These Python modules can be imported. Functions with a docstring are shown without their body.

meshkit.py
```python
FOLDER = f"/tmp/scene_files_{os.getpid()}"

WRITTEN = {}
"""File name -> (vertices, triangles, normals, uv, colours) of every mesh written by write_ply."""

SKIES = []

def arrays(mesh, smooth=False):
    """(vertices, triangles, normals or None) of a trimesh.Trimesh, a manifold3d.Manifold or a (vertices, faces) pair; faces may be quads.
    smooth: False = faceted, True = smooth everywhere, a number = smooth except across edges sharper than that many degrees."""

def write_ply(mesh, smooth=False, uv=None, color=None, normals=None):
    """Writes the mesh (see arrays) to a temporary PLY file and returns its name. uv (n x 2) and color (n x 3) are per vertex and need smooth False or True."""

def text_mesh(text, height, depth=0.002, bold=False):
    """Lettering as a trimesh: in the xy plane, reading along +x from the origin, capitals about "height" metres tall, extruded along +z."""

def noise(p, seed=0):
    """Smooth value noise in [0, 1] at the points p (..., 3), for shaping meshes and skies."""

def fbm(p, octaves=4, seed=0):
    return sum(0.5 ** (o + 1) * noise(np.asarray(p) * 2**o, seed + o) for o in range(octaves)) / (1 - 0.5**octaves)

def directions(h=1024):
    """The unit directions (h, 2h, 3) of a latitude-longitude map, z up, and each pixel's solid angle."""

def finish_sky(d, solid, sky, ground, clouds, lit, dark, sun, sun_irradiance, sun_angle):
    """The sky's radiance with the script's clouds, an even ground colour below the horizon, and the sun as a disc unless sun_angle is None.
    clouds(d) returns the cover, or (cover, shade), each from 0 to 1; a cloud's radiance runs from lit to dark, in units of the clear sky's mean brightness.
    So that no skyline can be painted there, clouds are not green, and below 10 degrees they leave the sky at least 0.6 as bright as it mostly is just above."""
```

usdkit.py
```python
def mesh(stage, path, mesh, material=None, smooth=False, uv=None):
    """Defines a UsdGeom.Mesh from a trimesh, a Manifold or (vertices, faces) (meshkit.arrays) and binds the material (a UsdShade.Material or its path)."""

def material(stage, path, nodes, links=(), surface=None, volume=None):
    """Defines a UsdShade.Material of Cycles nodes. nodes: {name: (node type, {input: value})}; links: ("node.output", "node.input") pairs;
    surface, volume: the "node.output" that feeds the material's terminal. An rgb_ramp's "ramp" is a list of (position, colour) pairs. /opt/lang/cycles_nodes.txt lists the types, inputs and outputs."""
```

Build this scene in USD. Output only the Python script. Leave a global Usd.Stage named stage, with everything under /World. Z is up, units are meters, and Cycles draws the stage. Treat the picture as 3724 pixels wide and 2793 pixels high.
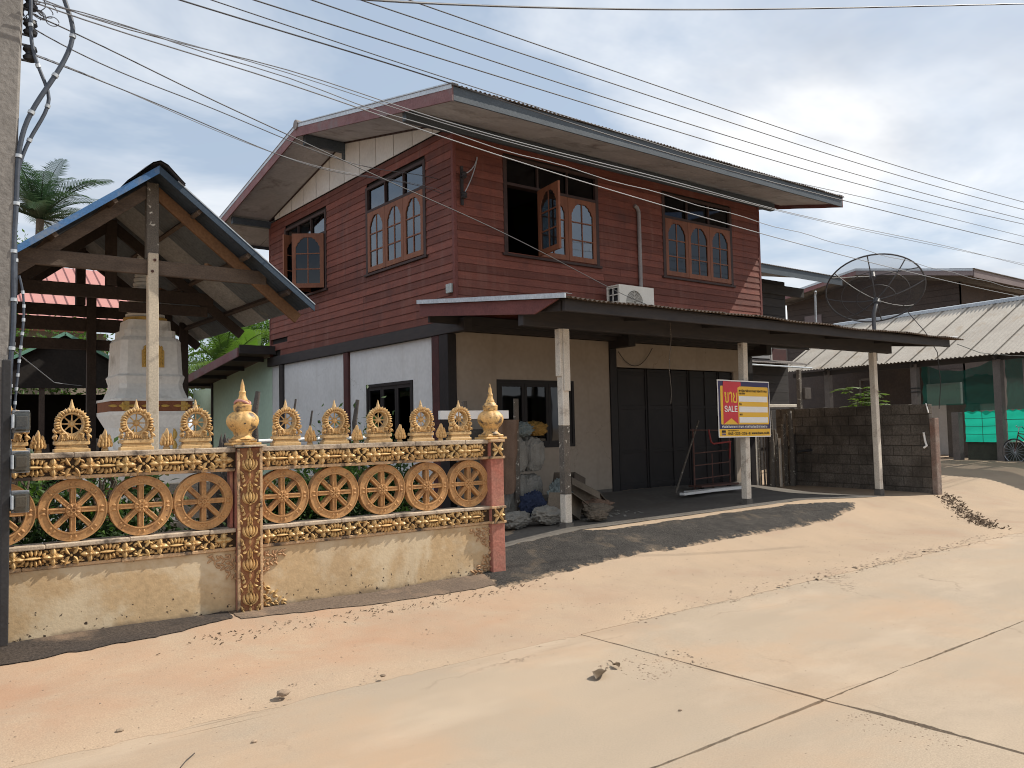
import math, random
import numpy as np, trimesh, shapely
from shapely.geometry import Polygon, Point, LineString, box as sbox
from shapely.ops import unary_union
import usdkit, meshkit
from pxr import Usd, UsdGeom, UsdLux, UsdShade, Gf, Sdf, Vt

stage = Usd.Stage.CreateInMemory()
UsdGeom.Xform.Define(stage, '/World')
UsdGeom.Scope.Define(stage, '/World/Looks')

# ------------------------------------------------------------------ camera
EYE = np.array([-6.97, -10.20, 1.60])
YAW, PITCH, ROLL = math.radians(38.14), math.radians(3.07), math.radians(-1.26)
_f = np.array([math.sin(YAW) * math.cos(PITCH), math.cos(YAW) * math.cos(PITCH), math.sin(PITCH)])
_r = np.array([math.cos(YAW), -math.sin(YAW), 0.0])
_u = np.cross(_r, _f)
_c, _s = math.cos(ROLL), math.sin(ROLL)
_r, _u = _c * _r + _s * _u, -_s * _r + _c * _u
cam = UsdGeom.Camera.Define(stage, '/World/camera')
cam.CreateHorizontalApertureAttr(36.0)
cam.CreateVerticalApertureAttr(27.0)
cam.CreateFocalLengthAttr(29.0)
cam.CreateClippingRangeAttr(Gf.Vec2f(0.1, 5000.0))
cam.AddTransformOp().Set(Gf.Matrix4d(*_r, 0, *_u, 0, *(-_f), 0, *EYE, 1))
cam.CreateExposureAttr(0.25)

# ------------------------------------------------------------------ sky and sun
SKYX, SKYY = 1.3, 0.4
SUN = np.array([3.0, -1.0, 3.35]); SUN /= np.linalg.norm(SUN)
SUN_EL = math.asin(SUN[2]); SUN_AZ = math.atan2(SUN[0], SUN[1])
sky_look = usdkit.material(stage, '/World/Looks/sky_look', {
    'sky': ('sky_texture', {'sky_type': 'single_scattering', 'sun_disc': False, 'sun_elevation': SUN_EL, 'sun_rotation': SUN_AZ, 'altitude': 100.0, 'air_density': 1.0, 'aerosol_density': 2.0, 'ozone_density': 1.0}),
    'tc': ('texture_coordinate', {}),
    'xyz': ('separate_xyz', {}),
    'zz': ('math', {'math_type': 'add', 'value2': 0.16}),
    'zm': ('math', {'math_type': 'maximum', 'value2': 0.05}),
    'dx': ('math', {'math_type': 'divide'}),
    'dy': ('math', {'math_type': 'divide'}),
    'v': ('combine_xyz', {'z': 3.3}),
    'map': ('mapping', {'scale': (1.0, 1.0, 1.0), 'location': (SKYX, SKYY, 0.0)}),
    'n1': ('noise_texture', {'scale': 0.75, 'detail': 8.0, 'roughness': 0.56, 'distortion': 0.5}),
    'cov': ('rgb_ramp', {'ramp': [(0.40, (0, 0, 0)), (0.50, (0.45, 0.45, 0.45)), (0.63, (1, 1, 1))]}),
    'map2': ('mapping', {'scale': (1.0, 1.0, 1.0), 'location': (7.3, 2.4, 0.6)}),
    'n2': ('noise_texture', {'scale': 1.2, 'detail': 6.0, 'roughness': 0.5, 'distortion': 0.2}),
    'shade': ('rgb_ramp', {'ramp': [(0.30, (5.2, 5.6, 6.3)), (0.42, (7.8, 8.1, 8.6)), (0.53, (10.6, 10.7, 10.8))]}),
    'mx': ('mix', {'mix_type': 'mix'}),
    'haze': ('mix', {'mix_type': 'mix', 'fac': 0.6, 'color2': (6.0, 7.2, 8.7)}),
    'bg': ('background_shader', {'strength': 0.088}),
}, [('tc.generated', 'xyz.vector'), ('xyz.z', 'zz.value1'), ('zz.value', 'zm.value1'), ('xyz.x', 'dx.value1'), ('zm.value', 'dx.value2'), ('xyz.y', 'dy.value1'), ('zm.value', 'dy.value2'),
    ('dx.value', 'v.x'), ('dy.value', 'v.y'), ('v.vector', 'map.vector'), ('map.vector', 'n1.vector'), ('n1.fac', 'cov.fac'),
    ('v.vector', 'map2.vector'), ('map2.vector', 'n2.vector'), ('n2.fac', 'shade.fac'),
    ('sky.color', 'haze.color1'), ('cov.color', 'mx.fac'), ('haze.color', 'mx.color1'), ('shade.color', 'mx.color2'), ('mx.color', 'bg.color')], surface='bg.background')
dome = UsdLux.DomeLight.Define(stage, '/World/sky')
dome.CreateIntensityAttr(1.0)
UsdShade.MaterialBindingAPI.Apply(dome.GetPrim()).Bind(sky_look)
dome.GetPrim().SetCustomDataByKey('kind', 'structure')
sun = UsdLux.DistantLight.Define(stage, '/World/sun')
sun.CreateNormalizeAttr(True); sun.CreateIntensityAttr(1.25); sun.CreateAngleAttr(0.5); sun.CreateColorAttr(Gf.Vec3f(1.0, 0.93, 0.82))
_z = SUN; _x = np.cross([0, 0, 1.0], _z); _x /= np.linalg.norm(_x); _y = np.cross(_z, _x)
sun.AddTransformOp().Set(Gf.Matrix4d(*_x, 0, *_y, 0, *_z, 0, 0, 0, 30, 1))

# ------------------------------------------------------------------ helpers
rng = random.Random(7)
nrg = np.random.default_rng(11)
U = rng.uniform
_used = {}
def numbered(parent, name):
    k = (parent, name); n = _used.get(k, -1) + 1; _used[k] = n
    return name if n == 0 else '%s_%03d' % (name, n)

class MB:
    def __init__(self): self.v = []; self.f = []; self.n = 0
    def add(self, v, f):
        v = np.asarray(v, float); f = np.asarray(f, int)
        if f.ndim == 2 and f.shape[1] == 4: f = np.vstack([f[:, [0, 1, 2]], f[:, [0, 2, 3]]])
        self.v.append(v); self.f.append(f + self.n); self.n += len(v); return self
    def tm(self, m): return self.add(np.array(m.vertices), np.array(m.faces))
    def hexa(self, p):   # 8 points: bottom 4 ccw, top 4 ccw
        return self.add(p, [[0, 3, 2, 1], [4, 5, 6, 7], [0, 1, 5, 4], [1, 2, 6, 5], [2, 3, 7, 6], [3, 0, 4, 7]])
    def box(self, a, b, bev=0.0, T=None):
        lo = np.minimum(a, b).astype(float); hi = np.maximum(a, b).astype(float)
        if bev > 0:
            bev = min(bev, 0.45 * float((hi - lo).min()))
            v = []; 
            for i in range(8):
                s = [(i >> k) & 1 for k in range(3)]
                c = [hi[k] if s[k] else lo[k] for k in range(3)]
                for ax in range(3):
                    p = [c[k] if k == ax else c[k] + (-bev if s[k] else bev) for k in range(3)]
                    v.append(p)
            v = np.array(v); h = trimesh.convex.convex_hull(v)
            v, f = np.array(h.vertices), np.array(h.faces)
        else:
            x0, y0, z0 = lo; x1, y1, z1 = hi
            v = np.array([[x0, y0, z0], [x1, y0, z0], [x1, y1, z0], [x0, y1, z0], [x0, y0, z1], [x1, y0, z1], [x1, y1, z1], [x0, y1, z1]])
            f = [[0, 3, 2, 1], [4, 5, 6, 7], [0, 1, 5, 4], [1, 2, 6, 5], [2, 3, 7, 6], [3, 0, 4, 7]]
        if T is not None: v = T(v)
        return self.add(v, f)
    def beam(self, p, q, w, h, up=(0, 0, 1), bev=0.0):
        p = np.asarray(p, float); q = np.asarray(q, float); d = q - p; L = np.linalg.norm(d); d /= L
        s = np.cross(d, up); s /= np.linalg.norm(s); t = np.cross(s, d)
        return self.box((0, -w / 2, -h / 2), (L, w / 2, h / 2), bev, lambda v: p + v[:, :1] * d + v[:, 1:2] * s + v[:, 2:] * t)
    def tube(self, pts, r, sides=7, cap=True):
        p = np.asarray(pts, float); n = len(p)
        r = np.broadcast_to(np.asarray(r, float), (n,))
        t = np.gradient(p, axis=0); t /= np.linalg.norm(t, axis=1, keepdims=True) + 1e-12
        a = np.cross(t[0], [0, 0, 1.0] if abs(t[0][2]) < .9 else [1.0, 0, 0]); a /= np.linalg.norm(a)
        vs = []
        ang = np.arange(sides) * 2 * np.pi / sides
        for i in range(n):
            a = a - t[i] * (a @ t[i]); a /= np.linalg.norm(a) + 1e-12; b = np.cross(t[i], a)
            vs.append(p[i] + r[i] * (np.cos(ang)[:, None] * a + np.sin(ang)[:, None] * b))
        v = np.vstack(vs); f = []
        for i in range(n - 1):
            for j in range(sides):
                k = (j + 1) % sides
                f.append([i * sides + j, i * sides + k, (i + 1) * sides + k, (i + 1) * sides + j])
        self.add(v, f)
        if cap:
            for i, rev in ((0, True), (n - 1, False)):
                vv = np.vstack([vs[i], p[i:i + 1]]); ff = [[sides, (j + 1) % sides, j] if rev else [sides, j, (j + 1) % sides] for j in range(sides)]
                self.add(vv, ff)
        return self
    def lathe(self, prof, c=(0, 0, 0), segs=20, rfun=None, rot=0.0):
        c = np.asarray(c, float); a = np.arange(segs) * 2 * np.pi / segs + rot
        v = []
        for r, z in prof:
            rr = r * (rfun(a, z) if rfun else np.ones(segs))
            v.append(np.stack([c[0] + rr * np.cos(a), c[1] + rr * np.sin(a), np.full(segs, c[2] + z)], 1))
        n = len(prof); v = np.vstack(v); f = []
        for i in range(n - 1):
            for j in range(segs):
                k = (j + 1) % segs
                f.append([i * segs + j, i * segs + k, (i + 1) * segs + k, (i + 1) * segs + j])
        self.add(v, f)
        for i, rev in ((0, True), (n - 1, False)):
            vv = np.vstack([v[i * segs:(i + 1) * segs], [[c[0], c[1], c[2] + prof[i][1]]]])
            self.add(vv, [[segs, (j + 1) % segs, j] if rev else [segs, j, (j + 1) % segs] for j in range(segs)])
        return self
    def prism(self, poly, o, eu, ev, en, depth):  # polygon in (u,v), extruded along en
        o, eu, ev, en = (np.asarray(x, float) for x in (o, eu, ev, en))
        for g in (poly.geoms if hasattr(poly, 'geoms') else [poly]):
            if g.is_empty or g.area < 1e-9: continue
            m = trimesh.creation.extrude_polygon(g, depth, engine='earcut')
            v = np.array(m.vertices); f = np.array(m.faces)
            if np.dot(np.cross(eu, ev), en) < 0: f = f[:, ::-1]
            self.add(o + v[:, :1] * eu + v[:, 1:2] * ev + v[:, 2:] * en, f)
        return self
    def xf(self, fn):
        self.v = [fn(x) for x in self.v]; return self
    def arr(self):
        return np.vstack(self.v), np.vstack(self.f)

_loc = {}
def tagp(p, label=None, cat=None, group=None, kind=None):
    for k, x in (('label', label), ('category', cat), ('group', group), ('kind', kind)):
        if x: p.SetCustomDataByKey(k, x)
    return p
def thing(name, label, cat, loc=(0, 0, 0), rotz=0.0, group=None, kind=None):
    x = UsdGeom.Xform.Define(stage, '/World/' + numbered('/World', name))
    x.AddTranslateOp().Set(Gf.Vec3d(*map(float, loc))); x.AddRotateZOp().Set(math.degrees(rotz))
    _loc[str(x.GetPath())] = np.asarray(loc, float) * (1 if rotz == 0 else 0) 
    return tagp(x.GetPrim(), label, cat, group, kind)
def part(name, mb, mat, parent, smooth=False, label=None, kind=None):
    """a mesh given in world coordinates (or in the local ones of a turned thing) as a child of parent"""
    pp = str(parent.GetPath()); off = _loc.get(pp, np.zeros(3))
    v, f = mb.arr() if isinstance(mb, MB) else (np.array(mb.vertices), np.array(mb.faces))
    path = pp + '/' + numbered(pp, name)
    m = usdkit.mesh(stage, path, (v - off, f), mat, smooth)
    _loc[path] = off
    return tagp(m.GetPrim(), label, None, None, kind)
def single(name, mb, mat, label=None, cat=None, group=None, kind=None, smooth=False):
    v, f = mb.arr()
    lo, hi = v.min(0), v.max(0); o = np.array([(lo[0] + hi[0]) / 2, (lo[1] + hi[1]) / 2, lo[2]])
    if kind == 'structure': o = np.zeros(3)
    path = '/World/' + numbered('/World', name)
    m = usdkit.mesh(stage, path, (v - o, f), mat, smooth)
    m.AddTranslateOp().Set(Gf.Vec3d(*map(float, o)))
    _loc[path] = o
    return tagp(m.GetPrim(), label, cat, group, kind)
def copy_thing(src, loc, rotz, label, group=None, name=None):
    nm = name or src.GetName().rstrip('0123456789').rstrip('_')
    x = UsdGeom.Xform.Define(stage, '/World/' + numbered('/World', nm))
    x.AddTranslateOp().Set(Gf.Vec3d(*map(float, loc))); x.AddRotateZOp().Set(math.degrees(rotz))
    p = x.GetPrim(); p.GetReferences().AddInternalReference(src.GetPath()); p.SetInstanceable(True)
    cat = src.GetCustomDataByKey('category')
    return tagp(p, label, cat, group or src.GetCustomDataByKey('group'))

# ------------------------------------------------------------------ materials
def look(name, a, b=None, scale=3.0, stretch=(1, 1, 1), rough=0.8, bump=0.15, bscale=None, fine=0.12, spec=0.3, rand=0.0, dirt=None, dscale=1.2, dpos=(0.52, 0.7), dist=0.4, metallic=0.0, bdist=0.02, extra=None, transl=None, finescale=None):
    """paint or matter: a..b blended by noise, a fine speckle, patches of dirt with a shape of their own, and relief"""
    b = b or tuple(x * 0.8 for x in a)
    N = {'g': ('geometry', {}), 'map': ('mapping', {'scale': tuple(map(float, stretch))}),
         'n1': ('noise_texture', {'scale': float(scale), 'detail': 6.0, 'roughness': 0.6, 'distortion': dist}),
         'r1': ('rgb_ramp', {'ramp': [(0.3, a), (0.7, b)]}),
         'n2': ('noise_texture', {'scale': float(finescale or scale * 14), 'detail': 3.0, 'roughness': 0.6}),
         'r2': ('rgb_ramp', {'ramp': [(0.3, (1 - fine * 2,) * 3), (0.7, (1 + fine,) * 3)]}),
         'mul': ('mix', {'mix_type': 'multiply', 'fac': 1.0}),
         'p': ('principled_bsdf', {'roughness': rough, 'specular_ior_level': spec, 'metallic': metallic}),
         'bump': ('bump', {'strength': bump, 'distance': bdist}),
         'nb': ('noise_texture', {'scale': float(bscale or scale * 8), 'detail': 5.0, 'roughness': 0.65})}
    L = [('g.position', 'map.vector'), ('map.vector', 'n1.vector'), ('map.vector', 'n2.vector'), ('map.vector', 'nb.vector'),
         ('n1.fac', 'r1.fac'), ('n2.fac', 'r2.fac'), ('r1.color', 'mul.color1'), ('r2.color', 'mul.color2'), ('nb.fac', 'bump.height'), ('bump.normal', 'p.normal')]
    col = 'mul.color'
    if rand:
        N['oi'] = ('object_info', {}); N['mr'] = ('map_range', {'to_min': 1 - rand, 'to_max': 1 + rand}); N['hsv'] = ('hsv', {})
        L += [('oi.random', 'mr.value'), ('mr.result', 'hsv.value'), (col, 'hsv.color')]; col = 'hsv.color'
    if dirt:
        N['nd'] = ('noise_texture', {'scale': float(dscale), 'detail': 7.0, 'roughness': 0.65, 'distortion': 0.3})
        N['rd'] = ('rgb_ramp', {'ramp': [(dpos[0], (0, 0, 0)), (dpos[1], (1, 1, 1))]}); N['md'] = ('mix', {'mix_type': 'mix', 'color2': dirt})
        L += [('g.position', 'nd.vector'), ('nd.fac', 'rd.fac'), ('rd.color', 'md.fac'), (col, 'md.color1')]; col = 'md.color'
    if extra: col = extra(N, L, col)
    L.append((col, 'p.base_color'))
    out = 'p.BSDF'
    if transl:
        N['tr'] = ('translucent_bsdf', {}); N['mc'] = ('mix_closure', {'fac': transl}); N['hs'] = ('hsv', {'value': 1.6, 'saturation': 1.1})
        L += [(col, 'hs.color'), ('hs.color', 'tr.color'), ('p.BSDF', 'mc.closure1'), ('tr.BSDF', 'mc.closure2')]; out = 'mc.closure'
    return usdkit.material(stage, '/World/Looks/' + name, N, L, surface=out)

def glass_look(name, tint, r0=0.04, rough=0.02):
    """a pane: clear by its tint, mirror-like by Schlick's law on either face"""
    return usdkit.material(stage, '/World/Looks/' + name, {
        't': ('transparent_bsdf', {'color': tint}), 'g': ('glossy_bsdf', {'color': (0.95, 0.97, 1.0), 'roughness': rough}), 'ge': ('geometry', {}),
        'd': ('vector_math', {'math_type': 'dot_product'}), 'ab': ('math', {'math_type': 'absolute'}), 'inv': ('math', {'math_type': 'subtract', 'value1': 1.0}), 'pw': ('math', {'math_type': 'power', 'value2': 5.0}),
        'sc': ('math', {'math_type': 'multiply_add', 'value2': 1.0 - r0, 'value3': r0, 'use_clamp': True}),
        'm': ('mix_closure', {}), 'n': ('noise_texture', {'scale': 2.5, 'detail': 2.0}), 'b': ('bump', {'strength': 0.06, 'distance': 0.02})},
        [('ge.incoming', 'd.vector1'), ('ge.normal', 'd.vector2'), ('d.value', 'ab.value1'), ('ab.value', 'inv.value2'), ('inv.value', 'pw.value1'), ('pw.value', 'sc.value1'), ('sc.value', 'm.fac'),
         ('ge.position', 'n.vector'), ('n.fac', 'b.height'), ('b.normal', 'g.normal'), ('t.BSDF', 'm.closure1'), ('g.BSDF', 'm.closure2')], surface='m.closure')

def height_dirt(z0, z1, colour, amount=1.0, nscale=2.0):
    """splash dirt that climbs a wall from its foot with a ragged upper edge"""
    def fn(N, L, col):
        N['hx'] = ('separate_xyz', {}); N['hn'] = ('noise_texture', {'scale': nscale, 'detail': 6.0, 'roughness': 0.6})
        N['hm'] = ('math', {'math_type': 'multiply_add', 'value2': (z1 - z0) * 1.6, 'value3': z0 - (z1 - z0) * 0.8})
        N['hs'] = ('math', {'math_type': 'subtract'}); N['hr'] = ('map_range', {'from_min': 0.0, 'from_max': (z1 - z0) * 0.5, 'to_min': 0.0, 'to_max': amount, 'clamp': True})
        N['hmix'] = ('mix', {'mix_type': 'mix', 'color2': colour})
        L += [('g.position', 'hx.vector'), ('g.position', 'hn.vector'), ('hn.fac', 'hm.value1'), ('hm.value', 'hs.value1'), ('hx.z', 'hs.value2'), ('hs.value', 'hr.value'), ('hr.result', 'hmix.fac'), (col, 'hmix.color1')]
        return 'hmix.color'
    return fn

def spots(colour, z0=None, z1=None, scale=22.0, lo=0.66, hi=0.70):
    """small stains of mould and grit with their own outlines, thicker between two heights when these are given"""
    def fn(N, L, col):
        N['sn'] = ('noise_texture', {'scale': scale, 'detail': 3.0, 'roughness': 0.55}); N['sr'] = ('rgb_ramp', {'ramp': [(lo, (0, 0, 0)), (hi, (1, 1, 1))]}); N['sm'] = ('mix', {'mix_type': 'mix', 'color2': colour})
        L += [('g.position', 'sn.vector'), (col, 'sm.color1')]
        if z0 is None: L += [('sn.fac', 'sr.fac'), ('sr.color', 'sm.fac')]
        else:
            N['sx'] = ('separate_xyz', {}); N['sh'] = ('map_range', {'from_min': z0, 'from_max': z1, 'to_min': 0.10, 'to_max': -0.06, 'clamp': True}); N['sa'] = ('math', {'math_type': 'add'})
            L += [('g.position', 'sx.vector'), ('sx.z', 'sh.value'), ('sh.result', 'sa.value1'), ('sn.fac', 'sa.value2'), ('sa.value', 'sr.fac'), ('sr.color', 'sm.fac')]
        return 'sm.color'
    return fn
def streaks(colour, amount, stretch, scale=1.0, lo=0.5, hi=0.75, tag_='k'):
    """long streaks: rain runs, tyre tracks, worn paint"""
    def fn(N, L, col):
        N[tag_ + 'mp'] = ('mapping', {'scale': tuple(map(float, stretch))}); N[tag_ + 'n'] = ('noise_texture', {'scale': scale, 'detail': 5.0, 'roughness': 0.6, 'distortion': 0.2})
        N[tag_ + 'r'] = ('rgb_ramp', {'ramp': [(lo, (0, 0, 0)), (hi, (amount,) * 3)]}); N[tag_ + 'm'] = ('mix', {'mix_type': 'mix', 'color2': colour})
        L += [('g.position', tag_ + 'mp.vector'), (tag_ + 'mp.vector', tag_ + 'n.vector'), (tag_ + 'n.fac', tag_ + 'r.fac'), (tag_ + 'r.color', tag_ + 'm.fac'), (col, tag_ + 'm.color1')]
        return tag_ + 'm.color'
    return fn
def cracks(colour, scale=0.35, width=0.006, tag_='c'):
    def fn(N, L, col):
        N[tag_ + 'd'] = ('noise_texture', {'scale': 1.6, 'detail': 6.0, 'roughness': 0.7}); N[tag_ + 'mv'] = ('vector_math', {'math_type': 'multiply_add', 'vector2': (0.55, 0.55, 0.55)})
        N[tag_ + 'v'] = ('voronoi_texture', {'feature': 'distance_to_edge', 'scale': scale, 'randomness': 1.0}); N[tag_ + 'mr'] = ('map_range', {'from_min': 0.0, 'from_max': width, 'to_min': 0.75, 'to_max': 0.0, 'clamp': True})
        N[tag_ + 'mk'] = ('noise_texture', {'scale': 0.7, 'detail': 2.0}); N[tag_ + 'rk'] = ('rgb_ramp', {'ramp': [(0.50, (0, 0, 0)), (0.60, (1, 1, 1))]}); N[tag_ + 'mu'] = ('math', {'math_type': 'multiply'}); N[tag_ + 'bw'] = ('rgb_to_bw', {}); N[tag_ + 'm'] = ('mix', {'mix_type': 'mix', 'color2': colour})
        L += [('g.position', tag_ + 'd.vector'), (tag_ + 'd.color', tag_ + 'mv.vector1'), ('g.position', tag_ + 'mv.vector3'), (tag_ + 'mv.vector', tag_ + 'v.vector'), (tag_ + 'v.distance', tag_ + 'mr.value'), ('g.position', tag_ + 'mk.vector'), (tag_ + 'mk.fac', tag_ + 'rk.fac'), (tag_ + 'rk.color', tag_ + 'bw.color'),
              (tag_ + 'mr.result', tag_ + 'mu.value1'), (tag_ + 'bw.val', tag_ + 'mu.value2'), (tag_ + 'mu.value', tag_ + 'm.fac'), (col, tag_ + 'm.color1')]
        return tag_ + 'm.color'
    return fn
def chain(*fs):
    def fn(N, L, col):
        for f in fs: col = f(N, L, col)
        return col
    return fn
def edge_dust(colour):
    """drifted dust over the rim of a ground cover, by the mesh's own distance-to-rim attribute"""
    def fn(N, L, col):
        N['ea'] = ('attribute', {'attribute': 'rim'}); N['en'] = ('noise_texture', {'scale': 9.0, 'detail': 7.0, 'roughness': 0.7}); N['em'] = ('math', {'math_type': 'multiply_add', 'value2': 0.42, 'value3': -0.175}); N['es'] = ('math', {'math_type': 'subtract'})
        N['er'] = ('map_range', {'from_min': -0.02, 'from_max': 0.05, 'to_min': 0.0, 'to_max': 0.95, 'clamp': True}); N['ex'] = ('mix', {'mix_type': 'mix', 'color2': colour})
        L += [('g.position', 'en.vector'), ('en.fac', 'em.value1'), ('em.value', 'es.value1'), ('ea.fac', 'es.value2'), ('es.value', 'er.value'), ('er.result', 'ex.fac'), (col, 'ex.color1')]
        return 'ex.color'
    return fn

# ------------------------------------------------------------------ looks
def red_verge(N, L, col):      # iron-red earth along the foot of the fence and verge
    N['vx'] = ('separate_xyz', {}); N['va'] = ('map_range', {'from_min': -5.55, 'from_max': -4.6, 'to_min': 0.0, 'to_max': 1.0, 'clamp': True}); N['vb'] = ('map_range', {'from_min': -0.5, 'from_max': -3.5, 'to_min': 0.0, 'to_max': 1.0, 'clamp': True})
    N['vn'] = ('noise_texture', {'scale': 1.4, 'detail': 7.0, 'roughness': 0.65, 'distortion': 0.4}); N['vr'] = ('rgb_ramp', {'ramp': [(0.36, (0, 0, 0)), (0.66, (0.55, 0.55, 0.55))]}); N['vm'] = ('math', {'math_type': 'multiply'}); N['vw'] = ('rgb_to_bw', {}); N['vm2'] = ('math', {'math_type': 'multiply'}); N['vmix'] = ('mix', {'mix_type': 'mix', 'color2': (0.34, 0.185, 0.11)})
    L += [('g.position', 'vx.vector'), ('vx.y', 'va.value'), ('vx.x', 'vb.value'), ('g.position', 'vn.vector'), ('vn.fac', 'vr.fac'), ('vr.color', 'vw.color'), ('va.result', 'vm.value1'), ('vb.result', 'vm.value2'), ('vm.value', 'vm2.value1'), ('vw.val', 'vm2.value2'), ('vm2.value', 'vmix.fac'), (col, 'vmix.color1')]
    return 'vmix.color'
L_soil = look('sandy_soil', (0.39, 0.29, 0.20), (0.33, 0.255, 0.185), scale=0.8, rough=0.95, bump=0.3, bscale=60, fine=0.10, dirt=(0.32, 0.215, 0.145), dscale=0.8, dpos=(0.54, 0.78), finescale=110, bdist=0.01, extra=chain(red_verge, spots((0.13, 0.085, 0.055), scale=26, lo=0.70, hi=0.74)))
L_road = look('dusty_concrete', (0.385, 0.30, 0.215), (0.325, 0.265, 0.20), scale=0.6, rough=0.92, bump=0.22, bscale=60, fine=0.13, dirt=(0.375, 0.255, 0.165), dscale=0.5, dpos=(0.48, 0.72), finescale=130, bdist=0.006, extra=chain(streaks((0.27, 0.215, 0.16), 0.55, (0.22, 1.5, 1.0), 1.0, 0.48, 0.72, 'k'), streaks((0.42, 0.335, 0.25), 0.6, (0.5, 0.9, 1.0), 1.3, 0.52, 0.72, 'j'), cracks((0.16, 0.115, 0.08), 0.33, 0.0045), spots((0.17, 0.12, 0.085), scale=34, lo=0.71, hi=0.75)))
L_band = look('dark_band_look', (0.034, 0.031, 0.029), (0.068, 0.060, 0.053), scale=3.0, rough=0.9, bump=1.0, bscale=55, fine=0.5, finescale=75, bdist=0.025, dirt=(0.15, 0.115, 0.08), dscale=2.2, dpos=(0.56, 0.78), extra=edge_dust((0.36, 0.265, 0.18)))
L_footshade2 = look('foot_shade_brown', (0.15, 0.11, 0.08), (0.115, 0.085, 0.065), scale=2.0, rough=0.9, bump=0.5, bscale=40, fine=0.2, finescale=60, bdist=0.015, dirt=(0.28, 0.19, 0.125), dscale=1.3, dpos=(0.5, 0.72))  # shade under the right fence bay, put into a brown soil colour
L_footshade = look('foot_shade_dark', (0.040, 0.033, 0.030), (0.065, 0.050, 0.040), scale=2.0, rough=0.9, bump=0.7, bscale=40, fine=0.3, finescale=60, bdist=0.015, dirt=(0.24, 0.165, 0.11), dscale=1.3, dpos=(0.55, 0.75))  # deep shade under the left fence bay, put into the soil colour
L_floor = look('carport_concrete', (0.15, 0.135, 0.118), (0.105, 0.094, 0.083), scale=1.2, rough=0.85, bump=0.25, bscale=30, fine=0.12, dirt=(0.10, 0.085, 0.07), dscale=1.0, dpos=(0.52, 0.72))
L_crack = look('crack_dirt', (0.10, 0.07, 0.05), (0.20, 0.14, 0.09), scale=8, rough=1.0, bump=0.6, fine=0.3)
L_stone = look('pebble_look', (0.24, 0.17, 0.12), (0.36, 0.28, 0.20), scale=9, rough=0.9, rand=0.3)
L_siding = look('red_painted_siding', (0.195, 0.064, 0.044), (0.135, 0.046, 0.035), scale=2.6, stretch=(0.8, 0.8, 5.0), rough=0.7, bump=0.2, bscale=20, fine=0.13, rand=0.27, dirt=(0.085, 0.040, 0.036), dscale=1.6, dpos=(0.55, 0.8), spec=0.25, extra=chain(streaks((0.23, 0.125, 0.10), 0.5, (5.0, 5.0, 0.7), 1.0, 0.54, 0.78, 'k'), streaks((0.055, 0.032, 0.030), 0.6, (7.0, 7.0, 0.5), 1.0, 0.58, 0.78, 'j'), spots((0.05, 0.03, 0.028), scale=40, lo=0.72, hi=0.75)))
L_trimred = look('red_trim_paint', (0.16, 0.05, 0.04), (0.12, 0.04, 0.034), scale=4, rough=0.7, bump=0.15, rand=0.1)
L_rake = look('faded_red_barge_board', (0.20, 0.105, 0.105), (0.15, 0.065, 0.068), scale=3, rough=0.75, bump=0.2, rand=0.08, dirt=(0.15, 0.12, 0.12), dscale=2.0)
L_fascia = look('blue_grey_fascia_paint', (0.085, 0.105, 0.125), (0.062, 0.08, 0.10), scale=3, rough=0.6, bump=0.12, rand=0.08)
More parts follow.
